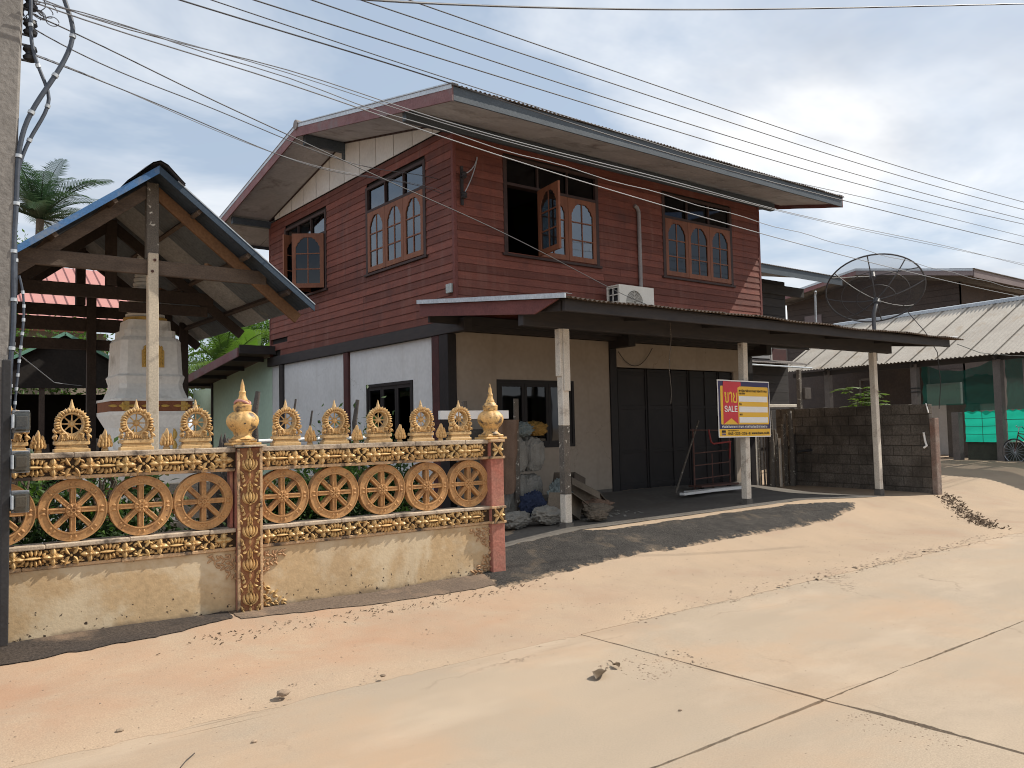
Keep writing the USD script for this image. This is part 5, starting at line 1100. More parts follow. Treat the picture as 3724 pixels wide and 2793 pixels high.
for s in (-1, 1):
    n = 6; sw = (PY1 - PY0) / n; L0 = math.hypot(PHW, PAZ - PEZ)
    ed = np.array([s * PHW / L0, 0, -(PAZ - PEZ) / L0])
    for k in range(n):
        part('roof_sheet', corrugated((PX, PY0 + k * sw, PAZ + (0.005 if k % 2 else 0)), (0, 1, 0), ed, sw + 0.03, L0, 0.0762, 0.011), (L_zincd, L_zinc, L_zincl, L_zinc, L_zinc, L_zincl)[k], PV, smooth=40)
    for yy, th in ((PY0 - 0.012, .022),):
        p = [(PX, PAZ + .035), (PX + s * (PHW + .03), PEZ + .012), (PX + s * (PHW + .03), PEZ - .06), (PX, PAZ - .05)]
        if s > 0: part('edge_trim', MB().prism(Polygon([(PX + .2, PAZ + .042 - .2 * psl), (PX + PHW + .035, PEZ + .016), (PX + PHW + .035, PEZ + .03), (PX + .2, PAZ + .058 - .2 * psl)]), (0, yy - .004, 0), (1, 0, 0), (0, 0, 1), (0, 1, 0), .12), L_flash, PV)  # pale strip painting the sunlit top of the right roof edge
        part('edge_flashing', MB().prism(Polygon(p), (0, yy, 0), (1, 0, 0), (0, 0, 1), (0, 1, 0), .02).prism(Polygon([(PX, PAZ + .035), (PX + s * (PHW + .03), PEZ + .012), (PX + s * (PHW + .03), PEZ + .016), (PX, PAZ + .039)]), (0, yy, 0), (1, 0, 0), (0, 0, 1), (0, 1, 0), .11), L_bluef if s < 0 else L_edgeshade, PV)
    for xo, zo in ((0.45, 0), (1.02, 0), (1.52, 0)):
        x = PX + s * xo; part('purlin', MB().beam((x, PY0 + .03, prz(x) - .055), (x, PY1 - .03, prz(x) - .055), .045, .07, up=(s * psl, 0, 1)), L_pw if xo < 1.4 else L_pwd, PV)
rc = MB(); prc = [(-.27, -.19), (-.16, -.085), (-.08, -.005), (0, .03), (.08, -.005), (.16, -.085), (.27, -.19)]
yy_ = [PY0 - .06, PY0 + .25, PY1 + .05]; lift = [.02, .05, .045]
rv = np.array([[(PX + u, y_, PAZ + .035 + l_ + w_) for u, w_ in prc] for y_, l_ in zip(yy_, lift)]).reshape(-1, 3); rq = [[i_ * 7 + j_, i_ * 7 + j_ + 1, (i_ + 1) * 7 + j_ + 1, (i_ + 1) * 7 + j_] for i_ in range(2) for j_ in range(6)]
rc.add(rv, rq).add(rv - [0, 0, .018], [w_[::-1] for w_ in rq]); part('ridge_cap', rc, L_ridgecap, PV)
for i, yt in enumerate((-0.42, 1.55, 3.52)):
    m1 = (L_pwo, L_pwd, L_pwd)[i]
    for s in (-1, 1):
        part('rafter', MB().beam((PX + s * .03, yt, PAZ - .17), (PX + s * 1.74, yt, prz(PX + 1.74) - .17), .05, .13, up=(0, 0, 1), bev=.005), (L_pw if s < 0 else m1) if i == 0 else m1, PV)
    part('tie_beam', MB().box((PX - 1.33, yt - .03, 3.42), (PX + 1.33, yt + .03, 3.59), .008), L_pw if i == 0 else L_pwd, PV)
    if i: part('lower_beam', MB().box((PX - 1.6, yt - .03, 2.92), (PX + 1.2, yt + .03, 3.08), .008).box((PX - 1.6, yt - .03, 3.20), (PX + 1.2, yt + .03, 3.40), .008) if i == 2 else MB().box((PX + .1, yt - .03, 3.26), (PX + 1.25, yt + .03, 3.40), .008), L_pwd, PV)
    part('king_post', MB().box((PX - .065, yt - .05 + (.0 if i else .0), 3.595 if i else 3.60), (PX + .065, yt + .05, PAZ - .09), .006), L_pole if False else (L_postgrey if i == 0 else L_pwd), PV)
part('post', MB().box((PX - .055, -0.50, 0.0), (PX + .055, -0.39 - .065, 3.66), .008).box((PX - .055, -.4545, 0.0), (PX + .055, -.40, 3.415), .006), L_pole, PV)
for x, z in ((PX + .01, 3.58), (PX - .015, 3.45)): part('bolt', MB().lathe([(.016, 0), (.016, .012), (.006, .016)], (0, 0, 0), 8).xf(lambda v, x=x, z=z: np.column_stack([x + v[:, 0], -.5005 - v[:, 2], z + v[:, 1]])), L_rust, PV)
for x, y in ((-4.30, 3.52), (-5.9, 3.52), (-5.9, -.42), (-2.95, 3.52)): part('post', MB().box((x - .065, y - .10 if y > 0 else y + .035, 0.0), (x + .065, y - .032 if y > 0 else y + .12, 3.72 if y > 3 and x > -5 and x < -4 else 3.41), .006), L_pwd, PV)
for s, y in ((1, -.42), (1, 1.55)): part('brace', MB().beam((PX + .62, y + .05, 3.60), (PX + 1.12, y + .6, prz(PX + 1.12) - .12), .04, .06), L_pwo, PV)

# ------------------------------------------------------------------ stupa
L_stw = look('white_stupa_plaster', (0.80, 0.79, 0.75), (0.70, 0.69, 0.65), scale=1.6, rough=0.85, bump=0.12, fine=0.05, dirt=(0.38, 0.35, 0.30), dscale=2.2, dpos=(0.58, 0.75))
L_strd = look('red_brown_stupa_band', (0.26, 0.10, 0.045), (0.20, 0.075, 0.035), scale=5, rough=0.75, bump=0.2)
L_stgd = gold('stupa_gold', (0.60, 0.38, 0.08), (0.48, 0.29, 0.06), rough=0.5)
SC = np.array([-3.95, 1.80]); 
ST = thing('stupa', 'white plastered stupa with gold bands and ringed spire under the pavilion', 'stupa', (SC[0], SC[1], 0.1))
def csq(prof, ch):    # a square plan with cut corners, lofted through (half width, z)
    mb = MB(); rows = []
    for hw, z in prof:
        if z > 1.1 and hw > .29: hw = hw * .82
        c = hw * ch; p = [(-hw + c, -hw), (hw - c, -hw), (hw, -hw + c), (hw, hw - c), (hw - c, hw), (-hw + c, hw), (-hw, hw - c), (-hw, -hw + c)]
        rows.append(np.array([(SC[0] + a, SC[1] + b, z) for a, b in p]))
    n = 8; v = np.vstack(rows); f = [[i * n + j, i * n + (j + 1) % n, (i + 1) * n + (j + 1) % n, (i + 1) * n + j] for i in range(len(prof) - 1) for j in range(n)]
    mb.add(v, f)
    for r, rev in ((rows[0], 1), (rows[-1], 0)):
        mb.add(np.vstack([r, r.mean(0)]), [[n, (j + 1) % n, j] if rev else [n, j, (j + 1) % n] for j in range(n)])
    return mb
part('plinth', csq([(1.15, 0.0), (1.15, .30), (1.05, .302), (1.05, .58), (.95, .582), (.95, .86), (.86, .862), (.86, 1.10)], .10), L_stw, ST)
for z, w in ((.31, 1.052), (.60, .952), (.88, .862)): part('plinth_band', csq([(w, z), (w, z + .09)], .10), L_strd, ST)
part('drum', csq([(.54, 1.101), (.54, 1.72), (.56, 1.75), (.64, 1.88), (.645, 1.93)], .26), L_stw, ST)
part('gold_band', csq([(.635, 1.931), (.635, 2.065)], .26), L_strd, ST)
part('cornice', csq([(.645, 2.066), (.64, 2.10), (.56, 2.105), (.50, 2.24), (.49, 2.30), (.51, 2.36), (.52, 2.40), (.49, 2.43), (.485, 2.50), (.475, 2.70), (.465, 2.88), (.43, 2.93), (.40, 2.935), (.395, 3.03), (.28, 3.035), (.27, 3.17)], .20), L_stw, ST)
for k, (a, b) in enumerate((( -.40, 0), (0, 0), (.40, 0))):
    mb = MB()
    for j in range(4): leafm(mb, (SC[0] + a, 2.0), j * PI / 2, .055, .020, .014, SC[1] - .524)
    for j, d in ((0, .07), (PI, -.07)): leafm(mb, (SC[0] + a + d, 2.0), j, .11, .018, .01, SC[1] - .524, bend=.0)
    part('gold_flower', mb, L_stgd, ST)
for a in (-.62 * .57, .62 * .57): part('gold_strip', MB().box((SC[0] + a - .03, SC[1] - .5255, 1.935), (SC[0] + a + .03, SC[1] - .5215, 2.06)), L_stgd, ST)
nz = 2.52
part('niche', MB().prism(Polygon([(-.14, nz), (.14, nz), (.14, nz + .22), (.07, nz + .30), (0, nz + .40), (-.07, nz + .30), (-.14, nz + .22)]), (SC[0], SC[1] - .412, 0), (1, 0, 0), (0, 0, 1), (0, 1, 0), .05), L_stgd, ST)
mb = MB()
for sx in (-1, 1):
    for k in range(6): leafm(mb, (SC[0] + sx * .11, nz + .02 + k * .045), PI / 2, .05, .014, .016, SC[1] - .413, bend=sx * .6)
    for k in range(3): leafm(mb, (SC[0] + sx * .25, 1.25 + k * .15), PI / 2 - sx * .5, .16, .03, .02, SC[1] - .4435, bend=sx * 1.0)
part('gold_leaves', mb, L_stgd, ST)
prof = [(.262, 3.171), (.262, 3.215)]
z = 3.225; r = .25
while r > .05: prof += [(r * .86, z), (r, z + .012), (r, z + .042), (r * .86, z + .056)]; z += .062; r *= .935
prof += [(.04, z), (.03, z + .12), (.002, z + .3)]
part('ringed_spire', MB().lathe(prof, (SC[0], SC[1], 0), 20), L_stw, ST, smooth=45)
part('gold_collar', MB().lathe([(.272, 3.1705), (.278, 3.172), (.278, 3.215), (.262, 3.218)], (SC[0], SC[1], 0), 20), L_stgd, ST)

# ------------------------------------------------------------------ temple buildings behind
PK = thing('temple_hall', 'pink metal roofed temple hall seen through the pavilion timbers', 'building', (-4, 14, 0.1))
L_pink = look('pink_metal_roof', (0.46, 0.225, 0.20), (0.42, 0.20, 0.18), scale=1, rough=0.5, bump=0.03, fine=0.03)
mb = MB(); part('wall', MB().box((-9, 12.4, 0.1), (-2.2, 16.6, 4.2)), L_cream, PK)
ya, yr, ze, zr = 11.6, 14.8, 4.3, 6.2
for s, y in ((0, ya), (1, 2 * yr - ya)):
    part('roof', MB().hexa([(-9.4, y, ze), (-1.5, y, ze), (-1.5, yr, zr), (-9.4, yr, zr), (-9.4, y, ze + .03), (-1.5, y, ze + .03), (-1.5, yr, zr + .03), (-9.4, yr, zr + .03)]), L_pink, PK)
x = -9.3
while x < -1.5:
    part('roof_rib', MB().hexa([(x, ya - .01, ze + .031), (x + .04, ya - .01, ze + .031), (x + .04, yr, zr + .031), (x, yr, zr + .031), (x + .01, ya - .01, ze + .07), (x + .03, ya - .01, ze + .07), (x + .03, yr, zr + .07), (x + .01, yr, zr + .07)]), L_pink, PK); x += .25
DS = thing('green_shelter', 'dark open shelter with thin green gable edges behind the fence', 'shelter', (-4.4, 7, 0.1))
L_greenf = look('green_edge_paint', (0.16, 0.34, 0.26), (0.13, 0.28, 0.21), rough=0.5)
gx0, gxa, gx1 = -5.95, -4.22, -2.6
for s, xe in ((-1, gx0), (1, gx1)):
    part('roof_slope', MB().hexa([(gxa, 6.0, 3.42), (xe, 6.0, 2.42 if s < 0 else 2.5), (xe, 9.0, 2.42 if s < 0 else 2.5), (gxa, 9.0, 3.42), (gxa, 6.0, 3.45), (xe, 6.0, 2.45 if s < 0 else 2.53), (xe, 9.0, 2.45 if s < 0 else 2.53), (gxa, 9.0, 3.45)]), L_void, DS)
    part('gable_edge', MB().beam((gxa, 5.985, 3.44), (xe, 5.985, 2.44 if s < 0 else 2.52), .025, .055), L_greenf, DS)
part('back_wall', MB().box((gx0 + .2, 8.9, 0), (gx1 - .1, 9.0, 2.5)).box((gx0 + .2, 6.6, 0), (gx0 + .28, 8.89, 2.5)).box((gx1 - .18, 6.6, 0), (gx1 - .1, 8.89, 2.5)), L_void, DS)
part('gable_board', MB().prism(Polygon([(gx0 + .1, 2.46), (gx1 - .1, 2.5), (gxa, 3.40)]), (0, 6.1, 0), (1, 0, 0), (0, 0, 1), (0, 1, 0), .03), L_void, DS)
for x in (-5.4, -4.55, -3.75): part('post', MB().box((x - .04, 6.12, 0), (x + .04, 6.2, 2.5)), L_pwd, DS)
for k in range(7):
    x = -5.0 + k * .2 + U(-.05, .05); h = U(.25, .5); z = 1.05 + U(-.1, .25)
    tagp(single('hanging_rag', MB().add(*[np.array([[x, 6.05, z + h], [x + .12, 6.05, z + h], [x + .13, 6.03, z + h * .3], [x + .07, 6.04, z], [x - .01, 6.03, z + h * .4]]), np.array([[0, 1, 2], [0, 2, 4], [2, 3, 4]])[:, ::-1]]).add(np.array([[x, 6.055, z + h], [x + .12, 6.055, z + h], [x + .13, 6.035, z + h * .3], [x + .07, 6.045, z], [x - .01, 6.035, z + h * .4]]), np.array([[0, 1, 2], [0, 2, 4], [2, 3, 4]])), (L_postgrey, L_stw, L_pwd)[k % 3]), 'pale rag hanging in the dark shelter behind the fence', 'rag', 'rags hanging in the dark shelter')
S('dark_shrine', MB().lathe([(.30, 0), (.30, .8), (.34, .85), (.34, .95), (.28, 1.0), (.30, 1.2), (.36, 1.3), (.30, 1.4), (.26, 1.6), (.33, 1.7), (.30, 1.8), (.20, 2.0), (.24, 2.1), (.20, 2.2), (.12, 2.5), (.14, 2.6), (.05, 3.1), (.01, 3.3)], (-3.65, 3.95, 0.1), 8), look('blackened_stucco', (0.06, 0.055, 0.05), (0.16, 0.15, 0.14), scale=7, rough=0.9, bump=0.5), 'blackened tiered small shrine left of the white stupa', 'shrine', sm=False)

# ------------------------------------------------------------------ lean-to behind the house
LT = thing('rear_lean_to', 'pale green rear lean-to with brown sloping eave joined to the gable wall', 'building', (0, 9.5, 0.1))
lz = lambda y: 3.30 - 0.098 * (y - 7.17)
part('wall', MB().prism(Polygon([(7.18, 0), (11.05, 0), (11.05, lz(11.05)), (7.18, lz(7.18))]), (0.02, 0, 0), (0, 1, 0), (0, 0, 1), (1, 0, 0), .08), L_green, LT)
part('corner_post', MB().box((-.01, 11.052, 0), (.12, 11.15, 2.95)), L_darkbeam, LT)
part('wall', MB().box((0.3, 11.16, 0), (.38, 13.6, 2.85)), L_green, LT)
part('roof', MB().hexa([(-.80, 6.95, lz(6.95) + .06), (4, 6.95, lz(6.95) + .06), (4, 12.0, lz(12.0) - .0), (-.80, 12.0, lz(12.0) - .0), (-.80, 6.95, lz(6.95) + .09), (4, 6.95, lz(6.95) + .09), (4, 12.0, lz(12.0) + .03), (-.80, 12.0, lz(12.0) + .03)]), L_roofold, LT)
part('barge_board', MB().hexa([(-.83, 6.95, lz(6.95) - .09), (-.80, 6.95, lz(6.95) - .09), (-.80, 12.0, lz(12) - .13), (-.83, 12.0, lz(12) - .13), (-.83, 6.95, lz(6.95) + .10), (-.80, 6.95, lz(6.95) + .10), (-.80, 12.0, lz(12) + .05), (-.83, 12.0, lz(12) + .05)]), L_rake, LT)
part('eave_board', MB().box((-.80, 6.90, lz(6.95) - .02), (.0, 6.94, lz(6.95) + .16)), L_darkbeam, LT)
for y in (7.6, 8.8, 10.0, 11.2): part('rafter', MB().box((-.78, y, lz(y) - .06), (0.0, y + .06, lz(y) + .04)), L_darkbeam, LT)
S('tin_roof', corrugated((-6.2, 13.2, 3.05), (1, 0, 0), (0, .94, .34), 6.0, 3.5, .12, .014), L_flash, 'pale rusty tin roof behind the pavilion and lean-to', 'roof') if False else None
TR = thing('tin_roofed_shed', 'low shed with pale rusty tin roof behind the lean-to eave', 'shed', (-2.5, 14.5, 0.1))
part('roof', corrugated((-4.4, 13.0, 2.72), (1, 0, 0), (0, .96, .28), 4.4, 2.6, .14, .014), L_flash, TR, smooth=40)
part('roof_patch', MB().hexa([(-3.9, 12.97, 2.755), (-1.2, 12.97, 2.755), (-1.0, 13.5, 2.91), (-3.8, 13.6, 2.94), (-3.9, 12.97, 2.76), (-1.2, 12.97, 2.76), (-1.0, 13.5, 2.915), (-3.8, 13.6, 2.945)]), look('rusty_sheet', (0.42, 0.22, 0.14), (0.50, 0.42, 0.36), scale=2, rough=0.8), TR)
part('wall', MB().box((-4.2, 13.2, 0), (-.2, 15.3, 2.7)), L_void, TR)

# ------------------------------------------------------------------ vegetation
def leaf_look(n, a, b, tr=0.35): return look(n, a, b, scale=2.5, rough=0.55, bump=0.05, fine=0.1, rand=0.0, spec=0.35, transl=tr)
L_lf1 = leaf_look('bright_leaf', (0.085, 0.16, 0.028), (0.05, 0.11, 0.02)); L_lf2 = leaf_look('dark_leaf', (0.028, 0.06, 0.018), (0.045, 0.085, 0.022)); L_palm = leaf_look('palm_leaf', (0.035, 0.07, 0.032), (0.025, 0.052, 0.027)); L_ban = leaf_look('banana_leaf', (0.09, 0.17, 0.03), (0.065, 0.13, 0.025), .45)
L_bark = look('grey_bark', (0.16, 0.13, 0.10), (0.10, 0.08, 0.06), scale=6, rough=0.95, bump=0.6, fine=0.2)
L_dead = look('dead_wood', (0.10, 0.085, 0.075), (0.065, 0.055, 0.05), scale=6, rough=0.95, bump=0.6)
def leaves(mb, P, size, seed, aspect=0.42, droop=0.4):
    g = np.random.default_rng(seed); n = len(P); P = np.asarray(P, float)
    d = g.normal(size=(n, 3)); d[:, 2] -= droop; d /= np.linalg.norm(d, axis=1, keepdims=True)
    u = np.cross(d, g.normal(size=(n, 3))); u /= np.linalg.norm(u, axis=1, keepdims=True) + 1e-9; w = np.cross(d, u)
    s = size * g.uniform(.6, 1.25, (n, 1))
    a = P; b = P + d * s * .5 + u * s * aspect * .5 + w * s * .06; c = P + d * s; e = P + d * s * .5 - u * s * aspect * .5 + w * s * .06
    v = np.stack([a, b, c, e], 1).reshape(-1, 3); k = np.arange(n)[:, None] * 4
    return mb.add(v, np.vstack([k + [0, 1, 2], k + [0, 2, 3]]))
def clumps(c, r, nclump, per, seed, cr=0.35, shell=0.55):
    g = np.random.default_rng(seed); out = []
    for _ in range(nclump):
        d = g.normal(size=3); d /= np.linalg.norm(d); q = np.asarray(c) + d * np.asarray(r) * (shell + (1 - shell) * g.random() ** .6)
        out.append(q + g.normal(size=(per, 3)) * np.asarray(r) * cr * g.uniform(.5, 1.0))
    return np.vstack(out)
def tree(base, h, crowns, size, label, mat=L_lf1, seed=1, n=60, per=55, r0=.16, group=None):
    t = thing('broadleaf_tree', label, 'tree', base, group=group)
    b = np.array(base, float); mb = MB(); top = b + [0, 0, h * .55]
    mb.tube([b, b + [.1, .05, h * .25], top], [r0, r0 * .75, r0 * .5], 8)
    for c, r in crowns: mb.tube([top - [0, 0, h * .1], (top + np.array(c)) / 2 + [0, 0, .1], np.array(c)], [r0 * .45, r0 * .3, r0 * .1], 6)
    part('trunk', mb, L_bark, t, smooth=50)
    m = MB()
    for i, (c, r) in enumerate(crowns): leaves(m, clumps(c, r, n, per, seed * 13 + i), size, seed * 7 + i)
    part('crown', m, mat, t); return t
def frond(mb, base, az, el, L, width, droop, n=24, seed=0, vee=0.5):
    g = random.Random(seed); pts = []; p = np.array(base, float); e = el
    for k in range(n + 1):
        pts.append(p.copy()); d = np.array([math.cos(az) * math.cos(e), math.sin(az) * math.cos(e), math.sin(e)]); p = p + d * L / n; e -= droop / n * (0.4 + 1.2 * k / n)
    pts = np.array(pts); side = np.array([-math.sin(az), math.cos(az), 0])
    mb.tube(pts, np.linspace(.03, .006, n + 1) * L / 3.0, 5)
    for k in range(2, n + 1):
        t = k / n; d = pts[k] - pts[k - 1]; d /= np.linalg.norm(d); up = np.cross(side, d); up *= np.sign(up[2]) if up[2] else 1
        for s in (-1, 1):
            for h in (0, .5):
                l = width * math.sin(math.pi * min(1, (t * .85 + .12))) ** .6 * g.uniform(.8, 1.1); a = side * s * .75 + d * (.45 + .5 * t) + up * vee * (1 - .6 * t)
                a /= np.linalg.norm(a); q = pts[k - 1] + (pts[k] - pts[k - 1]) * h; ww = d * .016 * L / 3
                tip = q + a * l + np.array([0, 0, -.35 * l]); mid = q + a * l * .55 + np.array([0, 0, -.06 * l])
                mb.add([q - ww, q + ww, mid + ww * 1.2, mid - ww * 1.2, tip], [[0, 1, 2], [0, 2, 3], [3, 2, 4]])
def palm(base, h, L, n, label, seed=3, mat=L_palm, nm='palm_tree'):
    t = thing(nm, label, 'palm tree', base); b = np.array(base, float); top = b + [.25, .1, h]
    part('trunk', MB().tube([b, b + [.05, 0, h * .5], top], [.18, .14, .13], 10), L_bark, t, smooth=50)
    g = random.Random(seed)
    for k in range(n):
        m = MB(); frond(m, top, k * 2.399 + g.uniform(-.2, .2), g.choice((1.25, .95, .7, .4, .1)) + g.uniform(-.1, .1), L * g.uniform(.85, 1.1), L * .30, g.uniform(.9, 1.5), 26, seed * 100 + k); part('frond', m, mat, t)
    return t
palm((-2.35, 23.3, 0.2), 9.3, 2.7, 30, 'tall palm tree rising behind the blue edged pavilion roof', 5)
palm((1.1, 14.0, 0.2), 3.3, 2.6, 17, 'low coconut palm behind the lean-to and pavilion eave', 8, leaf_look('coconut_leaf', (0.11, 0.19, 0.035), (0.075, 0.14, 0.03)), 'coconut_palm')
# banana plant
bx_, by_, bz_ = 2.5, 15.2, 3.9
BN = thing('banana_plant', 'banana plant with broad leaves beside the gable wall corner', 'plant', (bx_, by_, .2))
part('stem', MB().tube([(bx_, by_, .2), (bx_ + .02, by_, 2), (bx_ + .05, by_, bz_)], [.14, .12, .08], 9), L_ban, BN, smooth=50)
for k, (az, el, L0) in enumerate(((2.6, .9, 2.2), (3.4, .75, 2.4), (4.2, .8, 2.2), (1.2, 1.0, 2.2), (5.4, .7, 2.3), (3.0, .45, 2.1))):
    p = np.array([bx_ + .05, by_, bz_ - .1]); e = el; n = 14; pts = []
    for j in range(n + 1):
        pts.append(p.copy()); p = p + np.array([math.cos(az) * math.cos(e), math.sin(az) * math.cos(e), math.sin(e)]) * L0 / n; e -= 1.5 / n * (.3 + j / n)
    pts = np.array(pts); side = np.array([-math.sin(az), math.cos(az), 0]); w = .32 * np.sin(np.pi * np.clip(np.linspace(.02, 1, n + 1), 0, 1)) ** .55
    v = np.vstack([pts + side * w[:, None] + [0, 0, .06], pts, pts - side * w[:, None] + [0, 0, .06]]); f = [[r * (n + 1) + j, (r + 1) * (n + 1) + j, (r + 1) * (n + 1) + j + 1, r * (n + 1) + j + 1] for r in range(2) for j in range(n)]
    part('leaf', MB().add(v, f).tube(pts, .012, 5), L_ban, BN)
tree((2.6, 19.0, .2), 5.0, [((1.6, 18.6, 3.6), (1.5, 1.2, 1.1)), ((3.6, 18.8, 4.4), (1.5, 1.1, 1.2)), ((4.4, 18.4, 5.2), (1.1, .9, .7)), ((.2, 18.5, 3.4), (1.2, 1, .9))], .13, 'leafy green tree between the pavilion eave and the gable wall', L_lf1, 4, 60, 60)
tree((-4.2, 17.0, .2), 6.0, [((-4.6, 17.2, 6.6), (1.3, 1.0, 1.2)), ((-3.4, 17.4, 6.0), (1.2, 1.0, 1.0)), ((-5.9, 17.0, 6.2), (1.4, 1.0, 1.1))], .14, 'light green tree behind the utility pole and left pavilion edge', L_lf1, 6, 60, 60)
tree((-3.2, 10.4, .2), 3.2, [((-4.4, 10.4, 3.3), (1.1, .6, .8)), ((-2.6, 10.6, 3.3), (1.0, .6, .8)), ((-5.6, 10.3, 3.0), (1.0, .6, .8))], .12, 'bushy tree behind the green edged shelter', L_lf1, 9, 50, 55, r0=.1)
def shrub(c, r, size, seed, label, mat=L_lf2, n=26, per=45, grp=None):
    t = thing('garden_shrub', label, 'shrub', (c[0], c[1], c[2]), group=grp); b = np.array(c, float); mb = MB(); g = random.Random(seed)
    for k in range(7): mb.tube([b + [g.uniform(-.04, .04), g.uniform(-.04, .04), 0], b + [g.uniform(-.5, .5) * r[0], g.uniform(-.5, .5) * r[1], r[2] * .9], b + [g.uniform(-.9, .9) * r[0], g.uniform(-.9, .9) * r[1], r[2] * 1.6]], [.014, .010, .004], 5)
    part('stems', mb, L_bark, t); part('foliage', leaves(MB(), clumps((b[0], b[1], b[2] + r[2]), r, n, per, seed, .3, .3), size, seed + 5, .45, .2), mat, t); return t
gA = 'dark shrubs behind the fence wheels'
for k, (x, y, rx, rzz) in enumerate(((-6.9, -2.1, .55, .65), (-6.15, -2.2, .5, .6), (-5.55, -2.25, .45, .62), (-5.0, -2.0, .45, .55), (-3.95, -2.35, .42, .50), (-3.45, -2.3, .4, .56), (-2.85, -2.35, .42, .6), (-2.4, -2.3, .35, .55))):
    shrub((x, y, .14), (rx, .38, rzz), .085, 40 + k, 'dark leafy shrub seen through the fence, ' + ('behind the electric meter boxes', 'left of the first whole wheel', 'behind the first whole wheel from the left', 'behind the second whole wheel from the left', 'just right of the relief pillar', 'behind the second wheel after the pillar', 'behind the third wheel after the pillar', 'behind the fourth wheel after the pillar')[k], L_lf2, 30, 60, gA)
shrub((-2.35, -1.75, .2), (.36, .3, .80), .075, 61, 'feathery dark bush above the fence in front of the ground floor gable window', L_lf2, 34, 60)
shrub((-2.9, -1.9, .2), (.26, .25, .72), .075, 62, 'dark bush above the fence left of the gable window', L_lf2, 24, 55)
shrub((-5.4, -2.65, .9), (.20, .12, .36), .075, 63, 'bright green creeper between the wheel finials left of the stupa', L_lf1, 9, 14)
shrub((-6.0, -2.65, .9), (.16, .12, .34), .075, 64, 'bright green creeper beside the first bud finial by the pole', L_lf1, 8, 14)
for k, (x, y, zt, r, lab) in enumerate(((-3.92, -2.2, 2.02, .032, 'thick forked dead branch standing right of the left urn'), (-3.48, -2.1, 1.95, .014, 'thin upright stake behind the first finial right of the urn'), (-3.30, -2.1, 1.83, .013, 'short stake leaning behind the bud finial'), (-2.72, -2.0, 1.95, .028, 'broad grey stake in front of the gable window edge'), (-1.12, -2.3, 1.92, .012, 'slim stake behind the last wheel finial'))):
    mb = MB().tube([(x + .08, y, .1), (x + .05 * math.sin(k), y, 1.2), (x - .02, y, zt - .25), (x + .02, y, zt)], [r * 1.5, r * 1.2, r, r * .75], 7)
    if k == 0: mb.tube([(x, y, 1.5), (x - .09, y, 1.72), (x - .10, y, 1.80)], [.03, .03, .026], 7)
    S('stake', mb, L_dead, lab, 'stake')
S('charred_stump', blob((-4.18, -2.0, .1), (.16, .14, .80), 31, .25, 2.0, .1), L_dead, 'blackish stump left of the left urn behind the fence', 'stump')
S('white_pipe', MB().tube([(-3.9, -1.9, 1.52), (-3.2, -1.85, 1.53), (-2.2, -1.8, 1.53)], .022, 8), L_wh, 'white water pipe running behind the fence finials', 'pipe')
S('white_board', MB().box((-1.75, -2.2, 1.72), (-.75, -2.16, 1.82)), L_wh, 'white board behind the last wheel finial and corner urn', 'board', sm=False)
BW = thing('garden_block_wall', 'low grey block wall in the yard behind the fence', 'wall', (-3.5, -1.2, .1))
for r in range(5):
    for k in range(7):
        x = -4.6 + k * .41 + (.2 if r % 2 else 0); part('block', MB().box((x, -1.28, .12 + r * .2), (x + .40, -1.16, .31 + r * .2), .006), L_postfoot, BW)

# ------------------------------------------------------------------ neighbours on the right
L_blk = look('dark_concrete_block', (0.185, 0.16, 0.135), (0.12, 0.105, 0.088), scale=2.2, rough=0.95, bump=0.5, bscale=25, fine=0.2, rand=0.14, dirt=(0.055, 0.046, 0.038), dscale=1.1, dpos=(0.45, 0.68))
L_mort = look('grey_mortar', (0.10, 0.085, 0.07), (0.075, 0.065, 0.055), scale=5, rough=0.95, bump=0.4)
bd = np.array([0.52, 3.53, 0]); bl = np.linalg.norm(bd); bd /= bl; ba = math.atan2(bd[1], bd[0])
BK = thing('block_wall', 'dark weathered concrete block wall behind the right carport post', 'wall', (8.92, -2.78, 0.0), ba)
BLEN = 3.75
part('core', MB().box((0.01, -0.055, -.3), (BLEN, 0.035, 1.885)), L_mort, BK)
rows = 9; bh = 0.2
for r in range(rows):
    x = -.001 - (0.2 if r % 2 else 0)
    while x < BLEN:
        a, b = max(0, x), min(BLEN, x + .395)
        if b - a > .04:
            j = U(-.006, .004); part('block', MB().box((a + .004, -.062, .1 + r * bh + .004), (b - .004, .05 + j, .1 + (r + 1) * bh - .005 + (U(-.01, .006) if r == rows - 1 else 0)), .006), L_blk, BK)
        x += .40
part('end_pier', MB().box((-.12, -.07, -.2), (-.003, .06, 1.62), .01), look('peeling_pier', (0.22, 0.13, 0.10), (0.34, 0.30, 0.26), scale=3, rough=0.9, bump=0.4, dirt=(0.09, 0.075, 0.06), dscale=4), BK)
S('white_hook', MB().tube([(8.88, -2.72, 1.90), (8.80, -2.80, 1.72)], .012, 6).tube([(8.86, -2.66, 1.35), (8.87, -2.68, 1.18), (8.84, -2.72, 1.10), (8.85, -2.66, 1.06)], .022, 6), L_wh, 'white peeling pipe scrap fixed to the end of the dark block wall', 'pipe')
